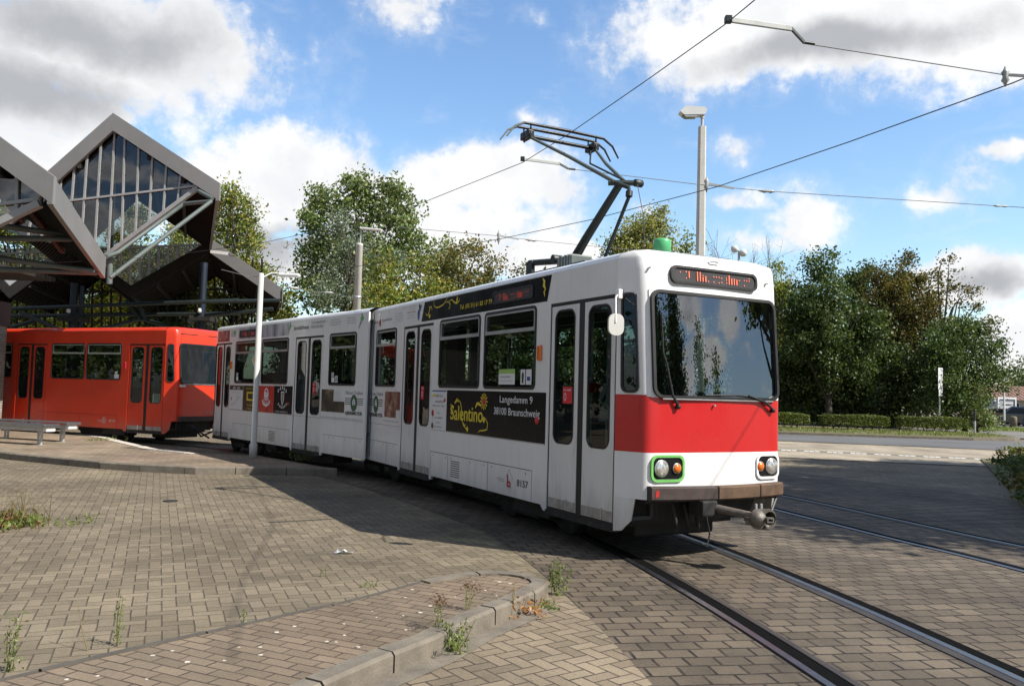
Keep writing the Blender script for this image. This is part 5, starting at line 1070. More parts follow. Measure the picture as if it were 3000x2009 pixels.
# tall middle gable
D2 = 28.0
T2, R2, L2 = at(331, 331, D2), at(643.7, 536, D2), at(19, 608, D2); T2b, R2b, L2b = at(330.5, 382.6, D2), at(642, 588, D2), at(19, 668, D2)
V2t, V2b = at(621, 696, 40.0), at(619, 737, 40.0); back2 = V2b - R2b
fascia(T2, R2, R2b, T2b); fascia(L2, T2, T2b, L2b); fascia(R2 + Vector((0, 0.002, 0)), V2t, V2b, R2b + Vector((0, 0.002, 0)), (-0.12, 0, 0))
slab('roof_slab', T2b + Vector((0.02, 0.13, 0.12)), R2b + Vector((-0.13, 0.13, 0.12)), back2); slab('roof_slab', T2b + Vector((-0.02, 0.13, 0.12)), L2b + Vector((0, 0.13, 0.12)), back2)
def yl(x, a, b): return a[1] + (b[1] - a[1]) * (x - a[0]) / (b[0] - a[0])
mm = []
for k, x in enumerate((90, 128, 168, 207, 244, 284, 324, 363, 404, 444, 485, 527, 569)):
    xt = x + (14 if x < 330 else 6) * (1 if x <= 330 else 0.7); top = yl(xt, (19, 650), (330.5, 376)) if xt < 330.5 else yl(xt, (330.5, 376), (642, 580))
    xb = x - 6; bot = yl(xb, (313, 752), (576, 555)) if xb > 313 else yl(xb, (19, 672), (313, 752))
    mm.append((xt, top, xb, bot))
glazing(28.25, [(330, 385), (606, 572), (578, 560), (313, 752), (20, 680), (25, 655)], mm, [(60, 606, 575, 546)], M_MULLION, [(582, 552, 313, 750, 0.13)], 0.06)
tubes('brace', [[at(619, 590, 27.4), at(323, 813, 25.2)], [at(539, 597, 27.9), at(619, 590, 27.4)], [at(539, 597, 27.9), at(345, 740, 27.0), at(311, 752, 25.0)], [at(582, 560, 28.0), at(622, 582, 27.6)]], 0.068, M_TUBE)
st = MB(); st.tube([at(331, 520, 28.5), at(320, 832, 28.5)], 0.10, M_TUBE, 12); st.build('strut', shel, SX)
tubes('brace', [[at(-40, 655, 20.0), at(203, 690, 21.5)], [at(-40, 698, 20.0), at(215, 700, 21.5)], [at(-40, 752, 21.0), at(275, 794, 23.0)], [at(-40, 788, 21.0), at(283, 799, 23.4)]], 0.075, M_PANTO_L)
# far row of folded roofs
D3 = 39.5; bk = Vector((-2.9, 9.2, 0))
zig = [(-1500, 742), (-1200, 874), (-900, 742), (-600, 870), (-380, 742), (-150, 872), (-80, 760), (27, 872), (205, 742), (383, 870), (613, 738), (826, 886)]
for (x0, y0), (x1, y1) in zip(zig, zig[1:]):
    a, b = at(x0, y0, D3), at(x1, y1, D3); slab('roof_slab', a + Vector((0, 0, 0.05)), b + Vector((0, 0, 0.05)), bk, t=0.2)
    if x0 > 600: fascia(at(618, 699, D3 - 0.1), at(828, 845.7, D3 - 0.1), at(826, 886, D3 - 0.1), at(618, 742, D3 - 0.1))
    else:
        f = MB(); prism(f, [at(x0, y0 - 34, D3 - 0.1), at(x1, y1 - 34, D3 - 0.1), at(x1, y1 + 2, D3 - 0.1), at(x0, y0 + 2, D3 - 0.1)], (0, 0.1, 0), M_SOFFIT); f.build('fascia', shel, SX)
e3 = MB(); ea, eb = at(828, 846, D3 - 0.1), at(826, 886, D3 - 0.1); prism(e3, [ea, ea + bk, eb + bk, eb], (-0.1, 0, 0), M_FASCIA); e3.build('fascia', shel, SX)
D4 = 47.5
mull = []
for i in range(31): x = -60 + i * 27.5; mull.append((x + 3, 726 if 0 < x < 640 else 760, x, 985))
glazing(D4, [(-60, 730), (640, 714), (780, 850), (780, 985), (-60, 985)], mull, [(-60, 748, 640, 714), (-60, 862, 780, 845), (-60, 925, 780, 912)], M_MULLION_D, (), 0.10)
tubes('truss', [[at(20, 905, 37), at(400, 891, 37), at(700, 879, 37)], [at(20, 926, 38), at(700, 918, 38)], [at(60, 915, 37), at(180, 968, 37)], [at(370, 880, 37.5), at(415, 940, 37.5)], [at(395, 872, 37.5), at(425, 935, 37.5)], [at(420, 935, 37.5), at(520, 965, 37.5)], [at(30, 960, 37.5), at(100, 940, 37.5)], [at(300, 962, 37.5), at(410, 935, 37.5)], [at(560, 885, 36.5), at(820, 880, 37)], [at(600, 925, 37), at(800, 905, 37)]], 0.09, M_PANTO)
for (x, y0, w) in ((598, 770, 0.17), (219, 830, 0.17), (241, 838, 0.10)):
    c = MB(); p = at(x, y0, 38.0); c.tube([p, Vector((p.x, p.y, 0.0))], w, M_COLUMN, 12)
    if w > 0.12: q = at(x - 2, 935, 38.0); c.box(q.x - 0.5, q.x + 0.5, q.y - 0.5, q.y + 0.5, q.z - 0.12, q.z + 0.12, M_UNDER, None, 0.03); c.lathe([(0.08, -0.1), (0.09, 0), (0.06, 0.09), (0.01, 0.1)], M_LAMPW, Matrix.Translation((q.x, q.y - 0.52, q.z + 0.35)), 10)
    c.build('column', shel, SX)
la = MB(); la.beam(at(617, 737, 33), at(668, 743, 33), 0.06, 0.12, M_LAMPW); la.tube([at(668, 743, 33), at(676, 750, 33), at(690, 750, 33)], 0.015, M_WIRE, 6); la.build('lamp_arm', shel, SX)

cr = MB(); cr.box(-30, -16.6, 21.5, 30, 5.25, 5.4, M_SOFFIT); cr.build('added_shade_slab', shel, SX)  # added slab, not a shelter part: keeps skylight off the red tram's rear
# brick kiosk at the left edge
kk = empty('brick_kiosk', (-15.6, 24.3, 0)); tag(kk, 'pale brick kiosk wall with a dark top band beside the benches', 'kiosk')
KX = Matrix.Translation((15.6, -24.3, 0)); kw = MB()
kr = gp(13, 1262, 0.128); kr = Vector((-15.05, 24.3, 0)); kw.box(kr.x - 3.0, kr.x, kr.y, kr.y + 0.45, 0.1, 3.25, M_BRICKWALL); kw.build('wall', kk, KX)
kw = MB(); kw.box(kr.x - 3.06, kr.x + 0.06, kr.y - 0.06, kr.y + 0.5, 3.25, 3.95, M_MULLION_D); kw.build('roof_band', kk, KX)

# ---------------------------------------------------------------- benches, posts, masts
def make_bench(label, loc, rz, grp='steel benches on the platform'):
    b = empty('bench', loc, rz); tag(b, label, 'bench', grp); Lb = 2.6
    s = MB()
    for y in (-0.11, 0.11): s.box(0, Lb, y - 0.10, y + 0.10, 0.475, 0.505, M_BENCH, None, 0.012)
    s.box(-0.02, 0.06, -0.22, 0.22, 0.43, 0.50, M_BENCH, None, 0.012); s.box(Lb - 0.06, Lb + 0.02, -0.22, 0.22, 0.43, 0.50, M_BENCH, None, 0.012); s.build('seat', b)
    f = MB(); f.box(0.05, Lb - 0.05, -0.06, 0.06, 0.33, 0.42, M_GALV, None, 0.01); f.box(0.02, 0.12, -0.13, 0.13, 0.33, 0.44, M_LAMPW, None, 0.01); f.build('frame', b)
    for x in (0.35, Lb - 0.35):
        l = MB(); 
        l.plate([(-0.075, 0.36), (0.075, 0.36), (0.055, 0.0), (-0.055, 0.0)], [[(-0.05, 0.03 + k * 0.036), (0.05, 0.03 + k * 0.036), (0.05, 0.045 + k * 0.036), (-0.05, 0.045 + k * 0.036)] for k in range(9)], 0.05, M_GALV, lambda a, z, c, x=x: Vector((x + a, c - 0.025, z)))
        l.box(x - 0.09, x + 0.09, -0.09, 0.09, -0.005, 0.008, M_GALV); l.build('leg', b)
    return b
make_bench('front steel bench, its end nearest the kerb', gp(150, 1303, 0.128) + Vector((0.1, -0.2, 0)), math.pi - 0.33)
make_bench('rear steel bench, beside the red tram platform edge', gp(221, 1300, 0.128) + Vector((-0.36, 0.55, 0)), math.pi - 0.33)

pst = empty('lamp_post', gp(741, 1339.5, 0.128)); tag(pst, 'slim pale painted lamp post on the platform in front of the white tram', 'lamp post')
q = MB(); q.lathe([(0.085, 0.0), (0.085, 0.28), (0.064, 0.32), (0.060, 4.02), (0.045, 4.05)], M_POSTW, None, 16); q.build('post', pst)
q = MB(); q.tube([(0.02, 0, 3.95), (0.16, 0.25, 4.10), (0.30, 0.5, 4.12)], 0.018, M_GALV, 8); q.build('arm', pst)
q = MB(); q.box(0.24, 0.72, 0.42, 0.60, 4.05, 4.13, M_LAMPW, None, 0.03); q.build('lamp_head', pst)

mst = empty('mast', (at(1046, 900, 30).x, 30, 0)); tag(mst, 'thick pale round mast with a flat lamp head, behind the joint of the white tram', 'mast')
q = MB(); q.lathe([(0.16, 0), (0.125, 6.85), (0.135, 6.86), (0.135, 6.93), (0.09, 6.95)], M_MASTC, None, 16); q.build('pole', mst)
q = MB()
for z in (4.95, 4.05): q.lathe([(0.15, 0), (0.15, 0.06)], M_GALV, Matrix.Translation((0, 0, z)), 14)
q.box(-0.2, -0.12, -0.05, 0.05, 4.93, 5.03, M_GALV); q.build('clamp', mst)
q = MB(); q.tube([(0.02, 0, 6.9), (0.04, 0, 7.42)], 0.03, M_GALV, 8); q.build('bracket', mst)
q = MB(); q.beam((0.0, 0, 7.50), (0.80, -0.05, 7.44), 0.22, 0.07, M_LAMPW, (0, 0, 1), 0.02); q.build('lamp_head', mst)
lp = empty('lamp_post', (at(2052, 740, 24).x, 24, 0)); tag(lp, 'tall square concrete lamp post rising behind the tram cab', 'lamp post')
zt = at(2052, 372, 24).z
q = MB(); h_ = 0.155; q.add([(sx * w * (1 if abs(sx) == 1 else 1), sy * w, z) for z, w in ((0, h_), (zt, 0.105)) for sx, sy in ((-1, -0.6), (-0.6, -1), (0.6, -1), (1, -0.6), (1, 0.6), (0.6, 1), (-0.6, 1), (-1, 0.6))], [(i, (i + 1) % 8, 8 + (i + 1) % 8, 8 + i) for i in range(8)] + [tuple(range(8, 16))], M_MASTC); q.build('pole', lp)
q = MB(); q.tube([(0, 0, zt - 0.05), (0, 0, zt + 0.28)], 0.045, M_GALV, 10); q.tube([(0, 0, zt + 0.25), (0.02, 0, zt + 0.42)], 0.06, M_GALV, 10); q.build('neck', lp)
q = MB(); c_ = [(-0.68, 0.40), (-0.55, 0.30), (0.05, 0.33), (0.08, 0.40), (0.10, 0.50), (0.04, 0.55), (-0.50, 0.575), (-0.66, 0.45)]
q.plate([(a, zt + b) for a, b in c_], [], 0.32, M_LAMPW, lambda a, z, c: Vector((a, c - 0.16, z))); q.build('lamp_head', lp); q = MB(); q.plate([(-0.60, zt + 0.325), (-0.15, zt + 0.325), (-0.2, zt + 0.26), (-0.5, zt + 0.25)], [], 0.24, M_LENS, lambda a, z, c: Vector((a, c - 0.12, z))); q.build('lens', lp)
fl = empty('floodlight_post', (at(2165, 735, 26).x, 26, 0)); tag(fl, 'thin post with two small round white lights right of the tram cab', 'floodlight')
fz = at(2165, 735, 26).z
q = MB(); q.tube([(0, 0, 0), (0, 0, fz)], 0.04, M_GALV, 8); q.build('pole', fl)
for dx, dz in ((-0.13, 0.06), (0.14, -0.06)):
    q = MB(); q.lathe([(0.01, -0.13), (0.10, -0.09), (0.125, 0.0), (0.10, 0.08), (0.01, 0.11)], M_LAMPW, Matrix.Translation((dx, 0, fz + dz)) @ Matrix.Rotation(R(70), 4, 'Y'), 14); q.build('lamp_head', fl)

# ---------------------------------------------------------------- overhead wires
def wire(name, pts, r, label, cat='wire', m=None, grp=None):
    o = empty(name, pts[len(pts) // 2]); tag(o, label, cat, grp); off = Matrix.Translation(-Vector(o.location)); q = MB(); q.tube([tuple(p) for p in pts], r, m or M_WIRE, 6); q.build('cable', o, off); return o, off
W1 = [(3.3, 2.5, 5.42), (2.62, 5.2, 5.42), (2.18, 7.58, 5.42), (2.04, 8.1, 5.42), (1.51, 9.58, 5.41), (0.73, 11.68, 5.40), (0.09, 13.3, 5.42), (-2.03, 16.67, 5.42), (-3.76, 18.75, 5.42), (-6.59, 21.58, 5.42), (-10.5, 24.5, 5.42), (-16, 27, 5.42)]
W2 = [(6.9, 4.5, 5.42), (6.15, 7.6, 5.42), (5.70, 9.4, 5.42), (4.76, 11.76, 5.42), (3.55, 14.5, 5.42), (1.6, 17.6, 5.42), (-0.4, 20.15, 5.42), (-1.3, 21.08, 5.42), (-4.39, 25.0, 5.42), (-9, 28.5, 5.42)]
wire('contact_wire', W1, 0.0062, 'contact wire touching the raised pantograph', grp='contact wires'); wire('contact_wire', W2, 0.0075, 'contact wire over the second track, crossing the lamp post', grp='contact wires')
def insul(mb, p, d, L=0.16, r=0.028):
    d = Vector(d).normalized(); p = Vector(p); M_ = Matrix.Translation(p) @ d.to_track_quat('Z', 'Y').to_matrix().to_4x4()
    mb.lathe([(0.008, -L * 0.75), (0.02, -L / 2), (r, -L * 0.3), (r * 0.6, 0), (r, L * 0.3), (0.02, L / 2), (0.008, L * 0.75)], M_INSUL, M_, 10)
def armpart(o, off, pts, w):
    q = MB(); q.beam(pts[0], pts[1], 0.03, w, M_INSUL, (0, 0, 1), 0.006); q.box(*[c for i in range(3) for c in (pts[0][i] - 0.035, pts[0][i] + 0.035)], M_PANTO, None, 0.008); q.beam(pts[1], pts[2], 0.025, 0.03, M_PANTO_L); q.tube([pts[2], Vector(pts[2]) + Vector((0.12, 0.03, 0))], 0.018, M_PANTO, 8); q.build('registration_arm', o, off)
o, off = wire('span_wire', [(3.05, 8.68, 5.50), (5.61, 9.42, 5.52), (7.5, 9.95, 5.62), (12, 11.2, 5.9)], 0.0065, 'span wire at the top right, holding the contact wire by a flat arm', 'wire', M_WIREG, 'span wires')
armpart(o, off, [Vector((2.07, 8.10, 5.47)), Vector((2.82, 8.46, 5.56)), Vector((3.02, 8.65, 5.50))], 0.055)
q = MB(); insul(q, (5.62, 9.42, 5.50), (0, 0, 1), 0.16, 0.045); q.build('insulator', o, off); q = MB(); q.beam((5.62, 9.42, 5.52), (5.95, 9.3, 5.46), 0.02, 0.03, M_INSUL); q.build('insulator', o, off)
o, off = wire('span_wire', [(0.90, 14.0, 5.53), (3.43, 14.93, 5.55), (4.62, 15.23, 5.55), (9.9, 16.0, 5.56), (16, 17, 5.65)], 0.0065, 'span wire running behind the pantograph to the lamp post', 'wire', M_WIREG, 'span wires')
armpart(o, off, [Vector((0.09, 13.3, 5.48)), Vector((0.71, 13.80, 5.56)), Vector((0.88, 14.0, 5.53))], 0.05)
q = MB(); insul(q, (3.45, 14.9, 5.56), (0, 0, 1), 0.2, 0.05); q.build('insulator', o, off); q = MB(); q.beam((3.45, 14.9, 5.58), (3.95, 14.9, 5.5), 0.02, 0.035, M_INSUL); insul(q, (4.66, 15.24, 5.55), (1, 0.06, 0), 0.22, 0.035); q.build('insulator', o, off); q = MB(); insul(q, (9.4, 15.93, 5.56), (1, 0.06, 0), 0.2, 0.02); q.build('insulator', o, off)
o, off = wire('span_wire', [(-2.9, 19.6, 5.55), (-0.4, 20.40, 5.55), (0.42, 20.85, 5.55), (1.86, 21.4, 5.55), (6, 22.9, 5.55)], 0.0065, 'span wire above the joint of the tram, in front of the rusty trees', 'wire', M_WIREG, 'span wires')
q = MB(); insul(q, (-0.4, 20.4, 5.52), (0, 0, 1), 0.24, 0.05); q.build('insulator', o, off); q = MB(); q.beam((-0.4, 20.4, 5.56), (0.1, 20.5, 5.5), 0.02, 0.035, M_INSUL); insul(q, (0.42, 20.85, 5.55), (1, 0.4, 0), 0.24, 0.04); q.build('insulator', o, off)
mp = Vector(mst.location)
o, off = wire('span_wire', [(-9.2, 26.0, 5.30), (-7.3, 27.8, 4.98), (mp.x - 0.15, mp.y, 4.98)], 0.008, 'short span wire tied to the pale mast, left of it', 'wire', M_WIREG, 'span wires')
q = MB(); insul(q, (-7.35, 27.75, 4.99), (1, 0.6, 0), 0.3, 0.05); q.build('insulator', o, off); q = MB(); insul(q, (-6.4, 28.7, 4.98), (1, 0.5, 0), 0.26, 0.04); q.build('insulator', o, off)
# ---------------------------------------------------------------- trees and other plants
def np_mesh(name, V, nq, mat, smooth=False):     # mesh of loose quads
    me = bpy.data.meshes.new(name); n = nq
    me.vertices.add(4 * n); me.vertices.foreach_set('co', V.astype(np.float32).ravel())
    me.loops.add(4 * n); me.loops.foreach_set('vertex_index', np.arange(4 * n, dtype=np.int32))
    me.polygons.add(n); me.polygons.foreach_set('loop_start', np.arange(0, 4 * n, 4, dtype=np.int32)); me.polygons.foreach_set('loop_total', np.full(n, 4, np.int32))
    me.materials.append(mat); me.update(calc_edges=True); return me
def leaves(rg, C, size, aspect=0.62, droop=0.2):  # one folded diamond per leaf centre
    n = len(C); a = rg.normal(size=(n, 3)); a[:, 2] -= droop; a /= np.linalg.norm(a, axis=1)[:, None]
    b = rg.normal(size=(n, 3)); b -= a * (a * b).sum(1)[:, None]; b /= np.linalg.norm(b, axis=1)[:, None]
    s = size * rg.uniform(0.65, 1.3, n)[:, None]
    nrm = np.cross(a, b); f = rg.uniform(-0.15, 0.15, n)[:, None] * s
    V = np.stack([C - a * s / 2, C + b * s * aspect / 2 + nrm * f, C + a * s / 2, C - b * s * aspect / 2 + nrm * f], 1)
    return V.reshape(-1, 3)
def crown_points(rg, lobes, n_clump, per, cr, flat=0.75, shell=0.5):
    vol = np.array([l[3] * l[4] * l[5] for l in lobes]) ** 0.67; vol = vol / vol.sum()
    idx = rg.choice(len(lobes), n_clump, p=vol); L = np.array(lobes)[idx]
    d = rg.normal(size=(n_clump, 3)); d /= np.linalg.norm(d, axis=1)[:, None]
    r = rg.uniform(0, 1, n_clump) ** shell
    C = L[:, :3] + d * r[:, None] * L[:, 3:6]
    k = rg.poisson(per, n_clump); rad = cr * rg.uniform(0.55, 1.35, n_clump)
    P = np.repeat(C, k, 0); g = rg.normal(size=P.shape) * 0.55; g[:, 2] *= flat
    return C, P + g * np.repeat(rad, k)[:, None]
def limb(mb, rg, a, b, r0, r1, mat, sag=0.12, n=5):
    a, b = Vector(a), Vector(b); L = (b - a).length; j = Vector(rg.normal(size=3) * L * 0.06)
    pts = [a.lerp(b, i / n) + j * math.sin(math.pi * i / n) + Vector((0, 0, L * sag * math.sin(math.pi * i / n))) for i in range(n + 1)]
    mb.tube(pts, [r0 + (r1 - r0) * i / n for i in range(n + 1)], mat, 6)
def make_tree(label, base, H, hw, mat, seed, leaf_s=0.22, dens=1.0, crown0=0.22, lobes=None, group=None, bark=None, name='tree', nl=9, per=34, cr=0.55, cat='tree', depth=None, trunk_r=None, shell=0.5):
    rg = np.random.default_rng(seed); bark = bark or M_BARK; hd = depth or hw * 0.9
    if lobes is None:
        z0, z1 = H * crown0, H; lobes = []; zc = (z0 + z1) / 2
        lobes.append((0, 0, zc, hw * 0.62, hd * 0.62, (z1 - z0) * 0.40))
        for i in range(nl):
            a = 2 * math.pi * i / nl * 1.9 + rg.uniform(0, 1.2); f = rg.uniform(0.0, 1.0); z = z0 + (z1 - z0) * (0.12 + 0.76 * f)
            env = math.sin(math.pi * (0.14 + 0.74 * f)) ** 0.7; rr_ = rg.uniform(0.26, 0.46)
            lobes.append((math.cos(a) * hw * env * (1 - rr_ * 0.9), math.sin(a) * hd * env * (1 - rr_ * 0.9), z, hw * rr_, hd * rr_, min(hw, (z1 - z0) * 0.5) * rr_ * rg.uniform(0.8, 1.25)))
        lobes.append((rg.uniform(-.2, .2) * hw, 0, z1 - hw * 0.3, hw * 0.32, hd * 0.32, hw * 0.34))
    area = sum(l[3] * l[5] for l in lobes)
    nc = int(area * 17.0 * dens); C, P = crown_points(rg, lobes, nc, per, cr * (leaf_s / 0.22) ** 0.5, shell=shell)
    P = P[P[:, 2] > 0.15]
    root = empty(name, base); tag(root, label, cat, group)
    if base[0] ** 2 + base[1] ** 2 > 36 ** 2 and base[1] > 30: P = np.concatenate([P, P + rg.normal(size=P.shape) * 0.16])[rg.permutation(2 * len(P))[:int(len(P) * 1.6)]]; leaf_s *= 0.8
    V = leaves(rg, P, leaf_s); me = np_mesh('crown', V, len(P), mat); o = bpy.data.objects.new('crown', me); scene.collection.objects.link(o); o.parent = root
    t = MB(); tr = trunk_r or max(0.1, H * 0.019); top = H * 0.72
    pts = [Vector((rg.normal() * 0.02 * H * i / 5, rg.normal() * 0.02 * H * i / 5, top * i / 5 - 0.1)) for i in range(6)]
    t.tube(pts, [tr * 1.25, tr, tr * 0.85, tr * 0.65, tr * 0.45, tr * 0.25], bark, 8)
    for c in C[rg.permutation(len(C))[:26]]:
        k = min(4, max(1, int((c[2] * 0.6) / top * 5))); limb(t, rg, pts[k], c, tr * 0.36, tr * 0.07, bark)
    to = t.build('trunk', root, recalc=False); return root
def bare_tree(label, base, H, spread, seed, mat, group=None, levels=5, r0=0.10):
    rg = np.random.default_rng(seed); root = empty('bare_tree', base); tag(root, label, 'tree', group); t = MB(); tw = MB()
    def grow(p, d, L, r, lv):
        q = p + d * L; mid = p + d * L * 0.5 + Vector(rg.normal(size=3) * L * 0.05); (t if lv > 2 else tw).tube([p, mid, q], [r, r * 0.85, r * 0.68], mat, 5, cap=False)
        if lv == 0: return
        for i in range(3 if lv > 1 else 2):
            nd = (d + Vector(rg.normal(size=3) * spread) + Vector((0, 0, 0.16))).normalized(); grow(q if i < 2 else mid, nd, L * rg.uniform(0.62, 0.85), r * 0.62, lv - 1)
    grow(Vector((0, 0, -0.1)), Vector((0, 0, 1)), H * 0.36, r0, levels); t.build('trunk', root, recalc=False); tw.build('branches', root, recalc=False)
def spot(xd, d): v = at(xd * 1.2815, 1120, d); return Vector((v.x, d, 0))
def top_z(xd, yd, d): return at(xd * 1.2815, yd * 1.2815, d).z
def T_(label, xd, yd, hwpx, d, mat, seed, **k):
    H = top_z(xd, yd, d); hw = hwpx * 1.2815 / F_PX * d
    return make_tree(label, spot(xd, d), H, hw, mat, seed, **k)
def px_lobes(xd, d, lst):                          # crown lobes given as picture-sized blobs: x, y, half-width, half-height
    k = 1.2815 / F_PX * d; b = spot(xd, d); out = []
    for (x, y, rx, ry) in lst: p = at(x * 1.2815, y * 1.2815, d); out.append((p.x - b.x, 0.0 + random.uniform(-0.5, 0.5) * rx * k, p.z, rx * k, max(rx, ry) * k * 0.9, ry * k))
    return out
# behind the tram
d = 46
make_tree('tallest poplar with large fresh green crown behind the pale mast', spot(825, d), top_z(825, 385, d), 6, L_POPLAR, 11, leaf_s=0.27, dens=1.1, per=30, cr=0.5, lobes=px_lobes(825, d, [(820, 430, 32, 45), (895, 440, 40, 42), (770, 470, 40, 45), (722, 455, 22, 28), (725, 520, 38, 55), (840, 500, 75, 60), (920, 500, 38, 60), (945, 560, 32, 35), (780, 580, 95, 70), (880, 590, 70, 60), (705, 590, 38, 50), (740, 670, 70, 50), (860, 670, 90, 50), (690, 640, 25, 40)]))
d = 42
make_tree('silvery willow in front of the tall poplar', spot(800, d), top_z(800, 480, d), 4, L_WILLOW, 12, leaf_s=0.16, dens=1.2, per=40, lobes=px_lobes(800, d, [(775, 515, 38, 35), (800, 570, 55, 45), (770, 630, 60, 45), (850, 620, 50, 45), (800, 690, 80, 40), (905, 600, 35, 30)]))
d = 38
make_tree('yellow-green maple directly right of the pale mast', spot(905, d), top_z(905, 575, d), 4, L_MAPLE, 13, leaf_s=0.2, dens=1.15, per=36, lobes=px_lobes(905, d, [(880, 610, 45, 30), (930, 620, 45, 35), (960, 600, 35, 22), (860, 660, 45, 40), (920, 680, 60, 40), (980, 660, 45, 40), (900, 730, 90, 40)]))
d = 41
make_tree('rusty brown maple over the roof of the front tram half', spot(1050, d), top_z(1050, 558, d), 4, L_RUST, 14, leaf_s=0.2, dens=1.1, per=34, lobes=px_lobes(1050, d, [(1030, 590, 50, 30), (1090, 580, 40, 25), (1000, 630, 50, 35), (1070, 640, 60, 35), (1125, 600, 30, 25), (1110, 650, 40, 30), (1040, 690, 90, 40)]))
d = 47
make_tree('slender green poplar tip between the tall poplar and the rusty maple', spot(1015, d), top_z(1015, 540, d), 2, L_POPLAR, 15, leaf_s=0.25, lobes=px_lobes(1015, d, [(1018, 570, 24, 32), (1000, 610, 40, 40), (1040, 620, 30, 40), (1010, 680, 50, 50)]))
bare_tree('thin bare tree right of the rusty maple', spot(1165, 44), top_z(1165, 600, 44) * 0.72, 0.36, 5, M_BARKPALE, 'bare trees')
T_('small green-brown tree at the foot of the pantograph', 1198, 590, 32, 43, L_RUST, 17, dens=0.6, crown0=0.4)
d = 52
make_tree('tall yellow-green maple behind the right edge of the shelter', spot(545, d), top_z(545, 410, d), 5, L_MAPLE, 18, leaf_s=0.24, dens=1.1, lobes=px_lobes(545, d, [(540, 445, 35, 32), (505, 470, 30, 60), (560, 500, 35, 45), (520, 540, 60, 50), (575, 570, 28, 40), (560, 620, 50, 45), (490, 600, 50, 60), (600, 640, 25, 50), (540, 690, 90, 50)]))
T_('young maple showing between the shelter eave and the poplar', 648, 610, 34, 45, L_MAPLE, 19, crown0=0.1)
for i, (x, y, hw, d, m) in enumerate(((300, 468, 105, 58, L_MAPLE), (425, 478, 110, 60, L_MAPLE), (40, 440, 125, 58, L_MAPLE), (190, 560, 80, 62, L_DARK), (370, 610, 85, 54, L_DARK), (130, 650, 100, 55, L_MAPLE), (480, 640, 70, 56, L_MAPLE), (250, 670, 90, 53, L_MAPLE), (20, 690, 70, 53, L_DARK))):
    T_(('yellowing tree seen through the panes of the tall gable', 'yellowing tree at the right side of the tall gable glazing', 'yellowing tree behind the far left of the shelter', 'dark tree between the gables of the shelter', 'dark tree under the middle gable, behind the far glazing', 'yellow-green tree low behind the left shelter glazing', 'yellow-green tree behind the right shelter glazing', 'yellow-green tree above the roof of the red tram', 'dark low tree behind the brick kiosk')[i], x, y, hw, d, m, 30 + i, crown0=0.05, dens=1.2)
for i, (x, y, hw, d) in enumerate(((690, 760, 60, 41), (770, 750, 70, 43), (860, 740, 70, 40), (950, 730, 70, 41), (1040, 720, 70, 42), (1130, 700, 70, 44), (1220, 700, 70, 43), (1310, 690, 80, 46), (1400, 680, 80, 47), (1500, 670, 80, 50), (1600, 660, 80, 52), (1690, 650, 70, 54))):
    T_('leafy bush behind the white tram, seen through its windows', x, y, hw, d, (L_DARK, L_MAPLE, L_DARK)[i % 3], 140 + i, crown0=0.0, dens=0.7, leaf_s=0.3, name='bush', cat='bush', group='bushes seen through the tram windows')
for x, y, hw, d, sd in ((235, 520, 65, 56, 160), (390, 535, 65, 57, 161)): T_(('yellow-green tree behind the left half of the tall gable' if sd == 160 else 'yellow-green tree behind the right half of the tall gable'), x, y, hw, d, L_MAPLE, sd, crown0=0.05, dens=1.1)
d = 47
make_tree('feathery olive birch beside the pantograph', spot(1470, d), top_z(1470, 468, d), 4, L_BIRCH, 41, leaf_s=0.19, dens=1.9, per=44, lobes=px_lobes(1470, d, [(1490, 492, 32, 26), (1500, 530, 42, 40), (1450, 530, 30, 30), (1470, 570, 60, 40), (1415, 560, 32, 26), (1420, 590, 45, 30), (1520, 580, 35, 35), (1460, 640, 90, 50)]))
T_('small dark tree behind the green roof cap', 1572, 522, 50, 44, L_MAPLE, 42, dens=0.9, crown0=0.3)
bare_tree('pale bare tree behind the dark trees at the right of the tram', spot(1790, 60), top_z(1790, 530, 60) * 0.85, 0.34, 9, M_BARKPALE, 'bare trees', 6, 0.15)
# the belt of trees on the right
rt = [('yellow-green tree just right of the tram cab', 1775, 592, 62, 57, L_MAPLE, 0.08), ('tall dark green tree, first of the belt behind the left hedge', 1895, 572, 118, 53, L_DARK, 0.05), ('big dark green tree left of the browning ones', 1975, 600, 80, 60, L_DARK, 0.05),
      ('browning tree in the middle of the belt', 2035, 592, 75, 57, L_BROWN, 0.08), ('tall browning tree with a pointed tip', 2085, 580, 62, 59, L_BROWN, 0.08)]
for i, (lab, x, y, hw, d, m, c0) in enumerate(rt): T_(lab, x, y, hw, d, m, 50 + i, crown0=c0, dens=1.15, nl=12, leaf_s=0.25)
d = 55
make_tree('ragged half-bare tree at the right end of the belt', spot(2170, d), top_z(2170, 590, d), 4, L_BROWN, 57, leaf_s=0.22, dens=1.0, per=20, cr=0.42, shell=0.8, lobes=px_lobes(2170, d, [(2165, 600, 14, 20), (2150, 640, 24, 30), (2195, 615, 22, 10), (2185, 655, 26, 16), (2225, 665, 26, 12), (2135, 700, 38, 36), (2200, 700, 30, 20), (2250, 700, 30, 12), (2170, 760, 60, 40), (2265, 735, 28, 14), (2240, 760, 40, 26)]))
d = 51
make_tree('wide black-green tree at the right end, behind the white sign', spot(2205, d), top_z(2205, 715, d), 5, L_DARK, 58, leaf_s=0.22, dens=1.35, lobes=px_lobes(2205, d, [(2190, 750, 50, 30), (2235, 760, 50, 32), (2150, 780, 50, 40), (2270, 800, 32, 30), (2290, 850, 22, 22), (2200, 820, 90, 50), (2140, 850, 60, 60), (2240, 870, 50, 45), (2160, 920, 80, 40)]))
